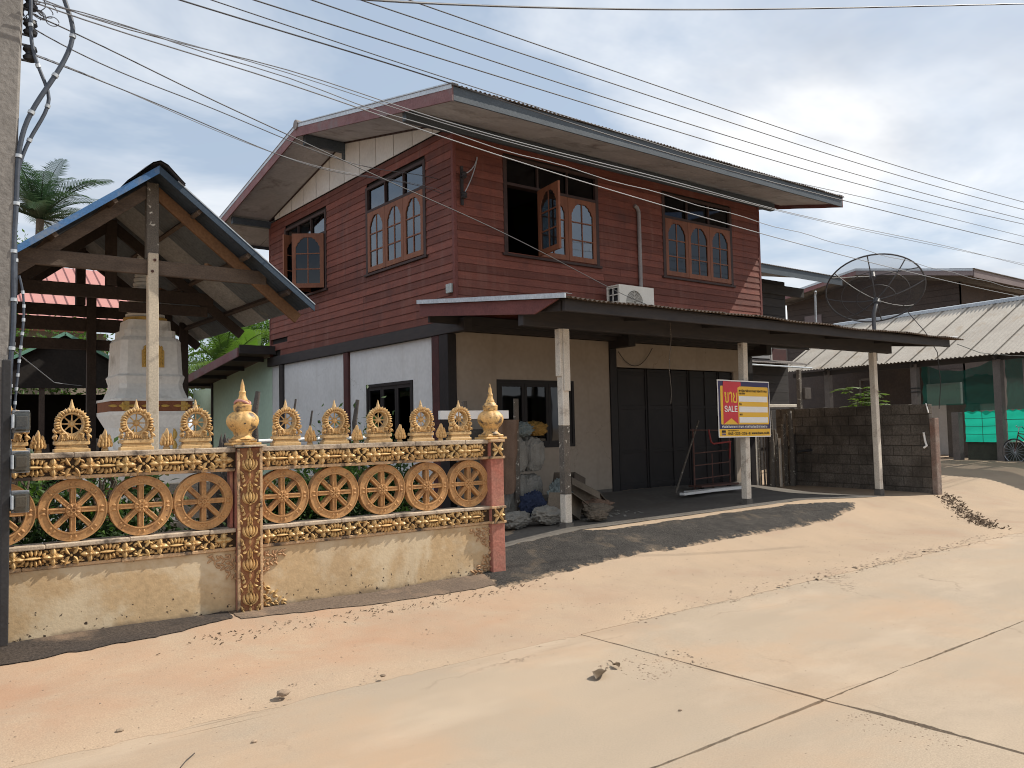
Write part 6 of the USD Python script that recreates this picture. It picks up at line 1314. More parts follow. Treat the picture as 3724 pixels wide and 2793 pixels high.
# upright slat fence in the gap
SF = thing('slat_fence', 'rough upright timber slat fence between the house and the block wall', 'fence', (8.5, .5, .2))
for k in range(17):
    x = 7.78 + k * .10 + U(-.02, .02); w = U(.03, .07); h = U(1.25, 1.95)
    part('slat', MB().box((x, .42 + U(-.02, .02), .15), (x + w, .445 + U(0, .02), h), .003), (L_postgrey, L_dead, L_post)[rng.choice((0, 0, 1, 2, 2))], SF)
part('top_rail', MB().box((7.7, .40, 1.93), (9.45, .47, 2.0), .006), L_post, SF); part('rail', MB().box((7.7, .45, 1.0), (9.4, .50, 1.07), .006), L_dead, SF)
for x in (8.35, 9.1): part('post', MB().tube([(x, .36, .1), (x + .03, .36, 1.1), (x, .38, 1.85)], [.07, .06, .055], 8), L_postgrey, SF, smooth=50)
S('dead_branch', MB().tube([(9.1, .2, .95), (9.35, -.1, 1.0), (9.5, -.35, 1.12)], [.02, .035, .03], 7), L_dk, 'dark bent branch stub sticking out by the block wall', 'branch')
# dark timber house right behind
DH = thing('dark_timber_house', 'dark timber house with metal eave right behind the red house', 'house', (12, 4, .2))
L_dkw = look('dark_grey_boards', (0.055, 0.05, 0.048), (0.035, 0.033, 0.034), scale=2.5, stretch=(1, 1, 6), rough=0.85, bump=0.3, rand=0.2)
wl = part('wall', MB().box((8.2, 3.03, .2), (13.1, 3.1, 5.5)), L_dkw, DH)
for k in range(22): part('wall_board', MB().box((8.2, 3.0, .3 + k * .235), (13.1, 3.029, .3 + k * .235 + .226), .004), L_dkw, wl)
part('roof', MB().hexa([(9.0, 1.95, 5.50), (14.2, 1.95, 5.50), (14.2, 7.5, 6.6), (9.0, 7.5, 6.6), (9.0, 1.95, 5.53), (14.2, 1.95, 5.53), (14.2, 7.5, 6.63), (9.0, 7.5, 6.63)]), L_roof, DH)
part('eave_fascia', MB().box((9.0, 1.93, 5.34), (14.25, 1.949, 5.55)), L_fascia, DH); part('eave_sheet_edge', corrugated((9.0, 1.9, 5.56), (1, 0, 0), (0, .98, .19), 5.25, .8, .0762, .011), L_roof, DH, smooth=40)
part('beam', MB().box((9.0, 2.9, 5.10), (13.9, 2.999, 5.36), .006), L_dkw, DH)
part('lower_roof', corrugated((9.6, 2.35, 3.14), (1, 0, 0), (0, .97, .22), 3.6, .62, .0762, .011), L_roof, DH, smooth=40)
part('gutter_pipe', MB().tube([(9.6, 2.32, 3.07), (11.4, 2.32, 3.06), (13.2, 2.32, 3.05)], .022, 8), L_flash, DH, smooth=40)
for k in range(4): part('pale_board', MB().box((11.2 + .07 * k, 2.96, 3.32 + k * .082), (12.25, 2.985, 3.395 + k * .082), .003), L_gable, DH)
part('window', MB().box((12.3, 2.95, 3.22), (13.0, 2.99, 3.6), .004), L_redbeam, DH); part('window_post', MB().box((12.27, 2.93, 3.2), (12.30, 2.99, 3.62)), L_gable, DH)
part('light_bracket', MB().beam((11.3, 2.40, 3.62), (14.0, 2.40, 3.62), .05, .045), L_post, DH); part('light_tube', MB().tube([(12.6, 2.36, 3.60), (13.9, 2.36, 3.60)], .018, 8), L_wh, DH, smooth=40)
for x in (10.2, 12.4): part('post', MB().box((x, 2.2, .2), (x + .10, 2.3, 2.98), .006), L_postgrey, DH)
part('letter_box', MB().box((12.55, 2.15, 2.2), (12.85, 2.3, 2.5), .01), L_dead, DH); part('side_wall', MB().box((13.1, 3.03, .2), (13.16, 7.4, 5.5)), L_dkw, DH)
# big house with gable behind
BH = thing('brown_roofed_house', 'large dark house with low pitched grey edged roof behind the satellite dish', 'house', (30, 7, .4))
L_bhw = look('dark_brown_wall', (0.075, 0.058, 0.050), (0.055, 0.045, 0.042), scale=1.5, rough=0.9, bump=0.2); L_bhr = look('purple_grey_board', (0.20, 0.165, 0.165), (0.16, 0.13, 0.135), scale=2, rough=0.8)
bx, bz, br = 24.2, 6.90, 7.63
part('gable_wall', MB().prism(Polygon([(3.6, .3), (11.0, .3), (11.0, 6.8), (7.0, 7.4), (3.6, 6.75)]), (25.4, 0, 0), (0, 1, 0), (0, 0, 1), (1, 0, 0), .1), L_bhw, BH)
part('front_wall', MB().box((25.4, 3.6, .3), (42, 3.7, 6.75)), L_bhw, BH)
for k in range(22): part('wall_board', MB().box((25.37, 3.62, 1.6 + k * .235), (25.395, 10.98, 1.6 + k * .235 + .225), .003), L_bhw, BH)
for s, ya, yb in ((0, 2.6, 7.0), (1, 11.4, 7.0)):
    part('roof', MB().hexa([(bx, ya, bz), (44, ya, bz), (44, yb, br), (bx, yb, br), (bx, ya, bz + .04), (44, ya, bz + .04), (44, yb, br + .04), (bx, yb, br + .04)]), L_roof, BH)
    part('barge_board', MB().prism(Polygon([(ya, bz - .20), (yb, br - .20), (yb, br - .01), (ya, bz - .01)]), (bx - .03, 0, 0), (0, 1, 0), (0, 0, 1), (1, 0, 0), .025), L_bhr if s == 0 else L_rake, BH)
    part('flashing', MB().prism(Polygon([(ya, bz - .03), (yb, br - .03), (yb, br + .06), (ya, bz + .06)]), (bx - .045, 0, 0), (0, 1, 0), (0, 0, 1), (1, 0, 0), .012), L_flash, BH)
part('eave_fascia', MB().box((bx, 2.57, bz - .26), (44, 2.595, bz - .01)), L_bhr, BH)
part('eave_sheet_edge', corrugated((bx, 2.53, bz + .045), (1, 0, 0), (0, .986, .163), 19, .9, .10, .014), L_roof, BH, smooth=40)
part('soffit', MB().hexa([(bx, 2.6, bz - .12), (44, 2.6, bz - .12), (44, 3.6, bz - .0), (bx, 3.6, bz - .0), (bx, 2.6, bz - .1), (44, 2.6, bz - .1), (44, 3.6, bz + .02), (bx, 3.6, bz + .02)]), L_bhw, BH)
part('rear_wing', MB().box((26, 11.01, .3), (33, 15.5, 6.2)), L_bhw, BH); part('window', MB().box((25.33, 9.3, 5.2), (25.368, 10.1, 6.2)), L_bhr, BH)
S('service_pipe', MB().tube([(14.6, 3.0, 4.0), (14.58, 2.98, 5.25), (14.5, 2.9, 5.34)], .03, 7), L_flash, 'thin grey pipe mast standing left of the satellite dish', 'pipe')

# shed with light corrugated roof
SHA = math.radians(90 - 13.8)
SH = thing('open_shed', 'open shed with pale corrugated roof and green netting', 'shed', (14.55, -2.40, 0.0), SHA)
L_shr = look('pale_corrugated_roof', (0.52, 0.48, 0.42), (0.42, 0.38, 0.33), scale=1.2, rough=0.7, bump=0.05, fine=0.06, rand=0.06, dirt=(0.34, 0.26, 0.18), dscale=1.4, dpos=(0.55, 0.78))
L_net = usdkit.material(stage, '/World/Looks/green_net', {'d': ('diffuse_bsdf', {'color': (0.006, 0.22, 0.15)}), 't': ('translucent_bsdf', {'color': (0.012, 0.30, 0.215)}), 'm': ('mix_closure', {'fac': 0.72})}, [('d.BSDF', 'm.closure1'), ('t.BSDF', 'm.closure2')], surface='m.closure')
L_netshade = usdkit.material(stage, '/World/Looks/shaded_green_net', {'d': ('diffuse_bsdf', {'color': (0.012, 0.055, 0.042)}), 't': ('translucent_bsdf', {'color': (0.01, 0.05, 0.04)}), 'tr': ('transparent_bsdf', {}), 'm': ('mix_closure', {'fac': 0.4}), 'm2': ('mix_closure', {'fac': 0.25})}, [('d.BSDF', 'm.closure1'), ('t.BSDF', 'm.closure2'), ('m.closure', 'm2.closure1'), ('tr.BSDF', 'm2.closure2')], surface='m2.closure')  # shaded copy of the green net, the shade under the roof put into its colour
L_shp = look('grey_shed_post', (0.15, 0.135, 0.125), (0.11, 0.10, 0.095), scale=4, rough=0.85, bump=0.2)
run = math.hypot(2.5, 1.58)
x = -5.0; k = 0
while x < 7.9:
    w = min(.80, 7.95 - x)
    part('roof_sheet', corrugated((x, .22, 3.13 + .011 * x + .0005 * (k % 2)), (1, 0, 0), (0, -2.5 / run, 1.58 / run), w + .03, run, .0762 * 1.6, .020), L_shr, SH, smooth=40); x += .80; k += 1
part('ridge_flashing', MB().hexa([(-5, -2.22, 4.63), (8, -2.22, 4.77), (8, -2.32, 4.80), (-5, -2.32, 4.66), (-5, -2.22, 4.72), (8, -2.22, 4.86), (8, -2.32, 4.89), (-5, -2.32, 4.75)]), L_flash, SH)
for u, w, zt in ((.70, .19, 3.02), (3.07, .19, 3.1), (6.15, .20, 3.15), (-.05, .19, 2.98), (-2.6, .19, 2.95)):
    part('post', MB().box((u - w / 2, -.12, .2), (u + w / 2, .03, zt), .008), L_shp, SH)
part('short_post', MB().box((1.72, -.05, .2), (1.92, .12, 1.76), .008), L_shp, SH)
part('eave_beam', MB().box((-5, -.12, 3.0), (7.6, -.02, 3.14), .006), L_dkw, SH)
for u in (.7, 3.07, 6.15): part('rafter', MB().beam((u, .1, 3.05), (u, -2.2, 4.55), .06, .12), L_dkw, SH)
part('floor', MB().box((-6, -4, .0), (2.2, .25, .46), .01), L_shp if False else look('shed_floor_concrete', (0.24, 0.215, 0.19), (0.19, 0.17, 0.15), scale=1.5, rough=0.85, bump=0.1), SH)
part('floor_edge', MB().box((-6, .251, .40), (1.72, .30, .475), .008), L_gable, SH)
def net(u0, u1, z0, z1, y, mat, sag, nm, amp=.02):
    n, m = 22, 14; A, B = np.meshgrid(np.linspace(0, 1, n), np.linspace(0, 1, m), indexing='ij')
    Z = z0 + (z1 - z0) * B - sag * 4 * A * (1 - A) * B + .015 * np.sin(A * 23) * (B > .9)
    Y = y + amp * np.sin(A * 15 + B * 5) + amp * np.sin(B * 17 + 2 * A)
    v = np.stack([u0 + (u1 - u0) * A, Y, Z], -1).reshape(-1, 3); i, j = np.meshgrid(np.arange(n - 1), np.arange(m - 1), indexing='ij')
    part(nm, MB().add(v, np.stack([i * m + j, (i + 1) * m + j, (i + 1) * m + j + 1, i * m + j + 1], -1).reshape(-1, 4)), mat, SH, smooth=True)
net(.82, 1.70, 1.0, 1.77, -.10, L_net, .0, 'green_net', .008); net(-.02, .58, 1.02, 1.78, -.10, L_net, .0, 'green_net', .008); net(-2.5, -.16, 1.0, 1.77, -.10, L_net, .0, 'green_net', .008)
net(.82, 2.96, 1.95, 3.08, -.16, L_netshade, .25, 'hanging_net', .03); net(-.0, .60, 1.79, 3.05, -.16, L_netshade, .0, 'hanging_net', .02); net(.85, 1.75, 1.79, 2.6, -.20, L_netshade, -.1, 'hanging_net', .04); net(-2.5, -.16, 1.8, 3.05, -.16, L_netshade, .1, 'hanging_net', .03)
for z in (1.2, 1.4, 1.6): part('net_wire', MB().tube([(.8, -.085, z), (1.25, -.085, z - .01), (1.72, -.085, z)], .006, 5), L_dk, SH)
part('net_wire', MB().tube([(1.22, -.085, 1.0), (1.22, -.085, 1.76)], .006, 5), L_dk, SH)
for z in (1.25, 1.55): part('net_wire', MB().tube([(-.05, -.085, z), (.6, -.085, z)], .008 if z > 1.5 else .005, 5), L_dk, SH)
L_hedge = look('dark_block_base', (0.075, 0.085, 0.065), (0.05, 0.055, 0.045), scale=6, rough=0.95, bump=0.4)
part('low_wall', MB().box((-5.5, -.30, .46), (1.70, -.14, 1.0), .01), L_hedge, SH)
part('inner_wall', MB().box((3.3, -2.2, .2), (4.4, -2.1, 2.62), .01), L_white, SH); part('inner_wall', MB().box((4.42, -2.3, .2), (14, -2.2, 3.4), .01), L_bhw, SH)
part('inner_wall', MB().box((2.0, -1.2, .2), (3.0, -1.1, 2.0), .01), L_shp, SH)
part('door_frame', MB().box((6.62, -2.0, .2), (6.70, -1.9, 2.9)).box((6.1, -2.0, 2.86), (6.62, -1.9, 2.93)), L_shp, SH)
part('post_strap', MB().box((2.965, -.125, 2.42), (3.175, .04, 2.45)).box((2.965, -.125, 2.32), (3.175, .04, 2.35)), L_dk, SH)
# bicycle parked under the shed: frame, wheels with spokes, handlebar, saddle
BC = thing('bicycle', 'old bicycle parked against the low wall beneath the green net', 'bicycle', (14.62, -2.30, .47), SHA)
def loc(v): return v
for xc in (.24, -.82):
    zc = .31; R = .30
    w = part('wheel', MB().tube([(xc + R * math.cos(a), .06, zc + R * math.sin(a)) for a in np.linspace(0, 2 * PI, 37)], .017, 6, False), L_dk, BC, smooth=50)
    mb = MB()
    for k in range(18): mb.tube([(xc, .06, zc), (xc + R * math.cos(k * PI / 9), .06, zc + R * math.sin(k * PI / 9))], .003, 4)
    part('spokes', mb, L_flash, w); part('rim', MB().tube([(xc + .275 * math.cos(a), .06, zc + .275 * math.sin(a)) for a in np.linspace(0, 2 * PI, 37)], .008, 5, False), L_flash, w, smooth=50)
part('frame', MB().tube([(.24, .06, .31), (.12, .06, .78)], .013).tube([(.13, .06, .70), (-.38, .06, .31)], .014).tube([(.12, .06, .74), (-.48, .06, .66)], .013).tube([(-.38, .06, .31), (-.52, .06, .80)], .013).tube([(-.38, .06, .31), (-.82, .06, .31)], .009).tube([(-.48, .06, .66), (-.82, .06, .31)], .009), L_rust, BC, smooth=50)
part('handlebar', MB().tube([(.12, .06, .78), (.10, .06, .88)], .011).tube([(-.0, .30, .93), (.10, .16, .90), (.11, .06, .89), (.10, -.04, .90), (-.0, -.18, .93)], .011), L_flash, BC, smooth=50)
part('saddle', MB().add(*[np.array(trimesh.creation.icosphere(subdivisions=2).vertices) * [.13, .07, .035] + [-.53, .06, .84], np.array(trimesh.creation.icosphere(subdivisions=2).faces)]), L_dk, BC, smooth=50)
S('stick', MB().tube([(14.35, -2.75, .5), (14.5, -2.62, 1.75), (14.38, -2.6, 2.12)], .025, 7), L_dead, 'bare forked stick standing at the right edge before the shed', 'stick')

# satellite dish on its mast
DSH = thing('satellite_dish', 'large black mesh satellite dish on a mast above the carport roof', 'satellite dish', (8.02, -2.19, 2.8))
L_mesh = usdkit.material(stage, '/World/Looks/dish_mesh', {'d': ('principled_bsdf', {'base_color': (0.05, 0.05, 0.055), 'roughness': 0.5}), 't': ('transparent_bsdf', {}), 'm': ('mix_closure', {'fac': 0.74})}, [('d.BSDF', 'm.closure1'), ('t.BSDF', 'm.closure2')], surface='m.closure')
L_dishm = look('dish_dark_metal', (0.05, 0.05, 0.055), (0.07, 0.07, 0.075), rough=0.5, spec=0.5)
dc = np.array([8.60, -1.97, 4.17]); vh = np.array([.83, .56, 0]); vh /= np.linalg.norm(vh)
dn = vh * .62 + np.array([0, 0, .785]); dn /= np.linalg.norm(dn); de = np.cross(dn, [0, 0, 1.0]); de /= np.linalg.norm(de); df = np.cross(de, dn)
RD = .90; depth = .30
def dish(r, a): return dc + de * r * math.cos(a) + df * r * math.sin(a) + dn * (depth * (r / RD) ** 2 - depth)
nr, na = 9, 36; v = np.array([dish(RD * (i + .02) / nr, j * 2 * PI / na) for i in range(nr + 1) for j in range(na)]); v[nr * na:] = [dish(RD, j * 2 * PI / na) for j in range(na)]
f = [[i * na + j, i * na + (j + 1) % na, (i + 1) * na + (j + 1) % na, (i + 1) * na + j] for i in range(nr) for j in range(na)]
part('mesh_bowl', MB().add(v, f), L_mesh, DSH, smooth=True)
part('rim', MB().tube([dish(RD, a) for a in np.linspace(0, 2 * PI, 49)], .016, 6, False), L_dishm, DSH, smooth=50)
for k in range(8): part('rib', MB().tube([dish(r, k * PI / 4 + .2) for r in np.linspace(.05, RD, 8)], .011, 6), L_dishm, DSH, smooth=50)
for r in (.35, .62): part('ring', MB().tube([dish(r, a) for a in np.linspace(0, 2 * PI, 37)], .007, 5, False), L_dishm, DSH, smooth=50)
fp = dc + dn * .38
for k in range(3): part('feed_strut', MB().tube([dish(RD * .98, k * 2 * PI / 3 + .6), fp], .010, 6), L_dishm, DSH, smooth=50)
part('feed', MB().tube([fp - dn * .06, fp + dn * .10], [.06, .05], 12), L_dishm, DSH, smooth=50)
pb = dc - dn * (depth + .06)
part('mount', MB().tube([pb - dn * .05, dc - dn * depth], .07, 10), L_dishm, DSH, smooth=50)
part('mast', MB().tube([(8.06, -2.21, 2.72), (8.06 + .0, -2.21, 3.6), pb - dn * .02], .036, 9), L_dishm, DSH, smooth=50)
S('dish_cable', MB().tube([(8.9, -2.4, 3.75), (9.25, -2.6, 3.30), (9.5, -2.7, 2.9), (9.8, -2.6, 2.3), (9.9, -2.5, 1.8)], .008, 5), L_dk, 'thin black cable hanging from the dish down to the shed', 'cable')
S('eave_wire', MB().tube([(9.45, -3.1, 3.02), (10.8, -2.95, 2.92), (12.3, -2.75, 2.95), (14.6, -2.5, 3.02)], .007, 5), L_dk, 'slack wire from the carport tip to the shed eave', 'cable')
# feathery shrub behind the block wall
FS = thing('feathery_shrub', 'feathery green shrub growing behind the dark block wall', 'shrub', (10.3, -.6, .2))
mb = MB(); m = MB(); g = random.Random(5)
for k in range(9):
    b = np.array([9.75 + g.random() * 1.1, -1.1 + g.random() * .9, .2]); top = b + [g.uniform(-.3, .3), g.uniform(-.3, .3), g.uniform(1.7, 2.35)]; mid = (b + top) / 2 + [g.uniform(-.1, .1), g.uniform(-.1, .1), 0]
    mb.tube([b, mid, top], [.022, .018, .008], 6)
    for q in range(14):
        p = mid + (top - mid) * g.uniform(.4, 1); az = g.uniform(0, 6.28); L0 = g.uniform(.25, .42); pts = [p + np.array([math.cos(az) * s, math.sin(az) * s, .10 * s / L0 - .32 * s * s / L0]) for s in np.linspace(0, L0, 9)]
        mb.tube(pts, .004, 4); pts = np.array(pts); sd = np.array([-math.sin(az), math.cos(az), 0])
        for j in range(1, 9):
            for s in (-1, 1):
                for h in (0, .5):
                    a = pts[j - 1] + (pts[j] - pts[j - 1]) * h; d = pts[j] - pts[j - 1]; l = .115 * (1 - .4 * j / 9)
                    m.add([a, a + sd * s * l * .6 + d * .5, a + sd * s * l + d * .25 + [0, 0, -.01], a + sd * s * l * .55 - d * .1], [[0, 1, 2], [0, 2, 3]])
part('stems', mb, L_bark, FS); part('foliage', m, leaf_look('feathery_leaf', (0.13, 0.20, 0.04), (0.085, 0.15, 0.03)), FS)
tree((27, 20, .2), 5.5, [((26, 20, 4.6), (2.2, 2, 1.6)), ((29, 19, 5.0), (2.2, 2, 1.6))], .22, 'tree far behind the dark roofed houses', L_lf2, 15, 40, 40) if False else None

# ------------------------------------------------------------------ utility pole, meters and wires
UP = thing('utility_pole', 'grey concrete utility pole at the left edge with brackets', 'utility pole', (-6.37, -3.45, 0))
L_upole = look('grey_pole_concrete', (0.24, 0.225, 0.21), (0.175, 0.165, 0.155), scale=1.6, rough=0.9, bump=0.35, bscale=30, fine=0.12, dirt=(0.16, 0.15, 0.14), dscale=1.5, dpos=(0.5, 0.7))
sh_ = MB(); 
def polebox(z): t = z / 8; w = .165 - .04 * t; d = .12 - .03 * t; return w, d
rows = []
for z in (-.5, 1, 2, 3, 4, 5, 6, 7.6):
    w, d = polebox(z); c = .018; cx, cy = -6.232 + .024 * z - w, -3.42
    rows.append([(cx - w + c, cy - d, z), (cx + w - c, cy - d, z), (cx + w, cy - d + c, z), (cx + w, cy + d - c, z), (cx + w - c, cy + d, z), (cx - w + c, cy + d, z), (cx - w, cy + d - c, z), (cx - w, cy - d + c, z)])
v = np.array(rows).reshape(-1, 3); part('shaft', sh_.add(v, [[i * 8 + j, i * 8 + (j + 1) % 8, (i + 1) * 8 + (j + 1) % 8, (i + 1) * 8 + j] for i in range(7) for j in range(8)]), L_upole, UP)
for z in (2.2, 2.9, 3.35, 3.62, 3.85):
    part('bolt_hole', MB().tube([(-6.30 + U(-.05, .03), -3.535, z), (-6.30, -3.548, z)], .014, 9), L_dk, UP)
for z in (4.40, 4.59, 4.78):
    br_ = part('bracket', MB().box((-6.225, -3.46, z - .062), (-6.06, -3.44, z - .052)).box((-6.225, -3.46, z + .052), (-6.06, -3.44, z + .062)).box((-6.235, -3.47, z - .075), (-6.222, -3.43, z + .075)), L_dishm, UP)
    part('insulator', MB().lathe([(.018, -.06), (.042, -.05), (.048, -.025), (.030, -.008), (.030, .008), (.048, .025), (.042, .05), (.018, .06)], (-6.065, -3.45, z), 14), L_dk, br_, smooth=45)
L_cab = look('blue_grey_cable', (0.06, 0.075, 0.10), (0.045, 0.055, 0.075), rough=0.5, spec=0.4, bump=0.05); L_wire = look('dark_wire', (0.07, 0.072, 0.08), (0.09, 0.09, 0.095), rough=0.5, bump=0.0); L_palew = look('grey_aluminium_wire', (0.20, 0.21, 0.23), (0.16, 0.17, 0.19), rough=0.45, bump=0.0, spec=0.5)
def smooth_path(P, n=40):
    from scipy.interpolate import CubicSpline
    P = np.array(P, float); d = np.concatenate([[0], np.cumsum(np.linalg.norm(np.diff(P, axis=0), axis=1))]); return CubicSpline(d, P)(np.linspace(0, d[-1], n))
yk = -3.52
runs = [([(-5.88, yk, 4.98), (-5.86, yk, 4.85), (-5.80, yk, 4.64), (-5.84, yk, 4.42), (-5.96, yk, 4.16), (-6.09, yk, 3.87), (-6.135, yk, 3.66), (-6.15, yk, 3.3), (-6.165, yk, 2.9), (-6.16, yk, 2.4), (-6.19, yk, 1.9), (-6.18, yk, 1.4), (-6.20, yk, 1.0)], .017, 'thick cable loop swinging out from the pole and down its edge'),
        ([(-6.09, yk + .02, 4.95), (-6.07, yk + .02, 4.62), (-6.05, yk + .02, 4.40), (-5.98, yk + .02, 4.20), (-5.95, yk + .02, 4.09), (-5.98, yk + .02, 3.95), (-6.06, yk + .02, 3.77), (-6.14, yk + .02, 3.5), (-6.155, yk + .02, 3.1), (-6.15, yk + .02, 2.6), (-6.175, yk + .02, 2.0), (-6.17, yk + .02, 1.5)], .013, 'second cable crossing the first loop beside the pole'),
        ([(-6.13, yk - .01, 2.75), (-6.10, yk - .01, 2.55), (-6.115, yk - .01, 2.25), (-6.14, yk - .01, 1.95), (-6.16, yk, 1.6)], .008, 'thin cable bowed away from the pole edge')]
for pts, r, lab in runs:
    p = smooth_path(pts, 60); t = thing('pole_cable', lab, 'cable', p[-1]); part('sheath', MB().tube(p, r, 8), L_cab, t, smooth=50)
    k = 6
    while k < 58:
        d = p[k + 1] - p[k]; d /= np.linalg.norm(d); part('tie', MB().tube([p[k] - d * .012, p[k] + d * .012], r * 1.35, 8), L_flash, t, smooth=50); k += 5
cc_ = 'thin wire loops tangled beside the top of the pole'
for k in range(9):
    cx, cz, rr = -5.99 + U(-.09, .10), 4.72 + U(-.10, .12), U(.04, .10)
    tagp(single('wire_loop', MB().tube([(cx + rr * math.cos(a) * U(.97, 1.03), -3.49 + .01 * k, cz + rr * .8 * math.sin(a)) for a in np.linspace(0, U(4, 7), 26)], .0035, 4), L_wire), 'thin wire loop tangled beside the pole top', 'wire', cc_)
L_clear = glass_look('clear_meter_cover', (0.62, 0.62, 0.58), 0.06, .08)
grp = None
for z, lab in ((1.655, 'clear meter box nearest the top of the pole, in front of the finial'), (1.375, 'middle clear meter box in front of the fence upper rail'), (1.10, 'lowest clear meter box in front of the fence wheel')):
    MT = thing('electric_meter', lab, 'meter', (-6.12, -3.55, z))
    part('cover', MB().box((-6.165, -3.66, z), (-6.065, -3.57, z + .135), .012), L_clear, MT); part('back_plate', MB().box((-6.17, -3.568, z - .01), (-6.06, -3.555, z + .145), .004), L_palew, MT)
    part('dial', MB().box((-6.15, -3.62, z + .03), (-6.08, -3.572, z + .105), .006), L_postfoot, MT); part('clip', MB().box((-6.178, -3.66, z + .02), (-6.1655, -3.57, z + .115), .004), L_flash, MT)
S('meter_riser', MB().box((-6.232, -3.60, .2), (-6.18, -3.545, 2.15), .006), L_dk, 'dark vertical conduit behind the meter boxes on the pole', 'conduit', sm=False)
# wires along the street: x, z pairs
YW = -3.6
street = [([(-6.5, 5.27), (-4.44, 5.24), (-2.19, 5.23), (.11, 5.23), (3.46, 5.25), (11.59, 5.53), (16, 5.75)], .0085), ([(-6.5, 5.47), (-3.92, 5.41), (-1.59, 5.38), (.11, 5.38), (4.25, 5.42), (11.6, 5.64), (16, 5.82)], .0085), ([(-6.5, 5.62), (-3.37, 5.57), (-.85, 5.58), (5.48, 5.64), (11.63, 5.85), (16, 6.05)], .0085), ([(-6.5, 5.8), (-2.84, 5.74), (-.15, 5.75), (6.53, 5.83), (11.65, 6.02), (16, 6.2)], .0085),
          ([(-6.5, 5.2), (-4.81, 5.13), (-4.27, 5.11), (-2.85, 5.06), (.1, 5.0), (1.86, 4.98), (4.68, 5.07), (11.55, 5.27), (16, 5.45)], .0065), ([(-6.5, 5.12), (-5.02, 5.06), (-2.91, 5.03), (-1.71, 4.99), (.1, 4.94), (4.67, 4.96), (11.53, 5.1), (16, 5.22)], .009),
          ([(-6.06, 4.78), (-5.87, 4.75), (-4.27, 4.73), (-2.92, 4.65), (.56, 4.60), (2.52, 4.57), (7.58, 4.66), (11.47, 4.68), (16, 4.8)], .0065), ([(-6.06, 4.76), (-5.4, 4.74), (-4.27, 4.715), (-2.92, 4.63), (.56, 4.575), (2.52, 4.56), (7.58, 4.63), (11.47, 4.72), (16, 4.8)], .005), ([(-6.06, 4.72), (-5.86, 4.70), (-4.27, 4.60), (-2.92, 4.48), (-1.92, 4.40), (.07, 4.28), (2.49, 4.17), (5.32, 4.08), (11.38, 4.01), (16, 4.1)], .0075), ([(-6.06, 4.74), (-4.5, 4.67), (-2.92, 4.54), (-.74, 4.44), (2.49, 4.33), (7.83, 4.21), (12, 4.15), (16, 4.2)], .006)]
labs = ['lowest of the four thick street wires crossing the sky', 'second lowest of the four thick street wires', 'second highest of the four thick street wires', 'highest of the four thick street wires', 'wire skimming just above the ridge and eave edge', 'thick wire crossing the eave fascia', 'upper wire of the pair crossing the soffit', 'lower wire of the pair crossing the soffit', 'lowest pale wire crossing the front windows', 'wavy pale wire between the soffit and the front windows']
for k, ((P, r), lab) in enumerate(zip(street, labs)):
    p = smooth_path([(x, YW + .015 * (k % 4), z) for x, z in P], 70)
    if k == 9: p[:, 2] += .012 * np.sin(np.arange(70) * 1.3)
    S('overhead_wire', MB().tube(p, r * .72, 6), L_wire if k < 6 else L_palew, lab, 'wire')
S('overhead_wire', MB().tube(smooth_path([(-7.0, -4.7, 4.5), (-4.6, -4.9, 4.72), (-2.0, -5.05, 5.35), (3.0, -5.4, 6.9), (12, -6, 9.6)], 40), .009, 6), L_wire, 'thick wire crossing the top right of the sky', 'wire') if False else None
S('overhead_wire', MB().tube(smooth_path([(-6.6, -6.9, 3.2), (-5.245, -5.986, 4.005), (-4.04, -5.07, 4.726), (-.811, -4.503, 5.884), (2.293, -4.832, 6.70), (6.206, -5.674, 7.60), (10, -6.6, 8.4)], 50), .009, 6), L_wire, 'near wire crossing the very top right of the sky', 'wire')
drops = [([(-6.05, -3.45, 4.70), (-5.783, -3.366, 4.681), (-4.795, -3.068, 4.565), (-3.781, -2.761, 4.464), (-2.686, -2.43, 4.358), (-1.146, -1.965, 4.23), (-.418, -1.745, 4.159), (1.391, -1.198, 3.93), (3.205, -.65, 3.714), (3.78, -.505, 3.66)], .0065, 'service wire sloping from the pole down to the air conditioner'),
         ([(-6.06, -3.45, 4.60), (-5.091, -2.844, 4.628), (-4.641, -2.563, 4.679), (-3.325, -1.74, 4.796), (-1.949, -.881, 4.995), (-.957, -.261, 5.245), (-.04, .30, 5.45)], .006, 'upper service wire from the pole to the gable corner'),
         ([(-6.06, -3.45, 4.40), (-5.591, -3.161, 4.442), (-4.646, -2.578, 4.503), (-3.074, -1.609, 4.616), (-1.8, -.823, 4.885), (-.04, .26, 5.22)], .006, 'lower service wire from the pole to the gable corner'),
         ([(-6.06, -3.45, 4.41), (-5.591, -3.161, 4.448), (-4.646, -2.578, 4.485), (-3.074, -1.609, 4.63), (-1.8, -.823, 4.90), (-.04, .24, 5.26)], .004, 'thin twin of the lower service wire to the gable corner')]
for P, r, lab in drops: S('service_wire', MB().tube(smooth_path(P, 60), r * .8, 6), L_palew if r < .006 else L_wire, lab, 'wire')
S('shelter_wire', MB().tube([(-6.15, -3.5, 2.22), (-5.5, -1.0, 2.15), (-4.6, 2.5, 2.32)], .004, 5), L_palew, 'thin pale line strung across the dark shelter opening', 'wire')

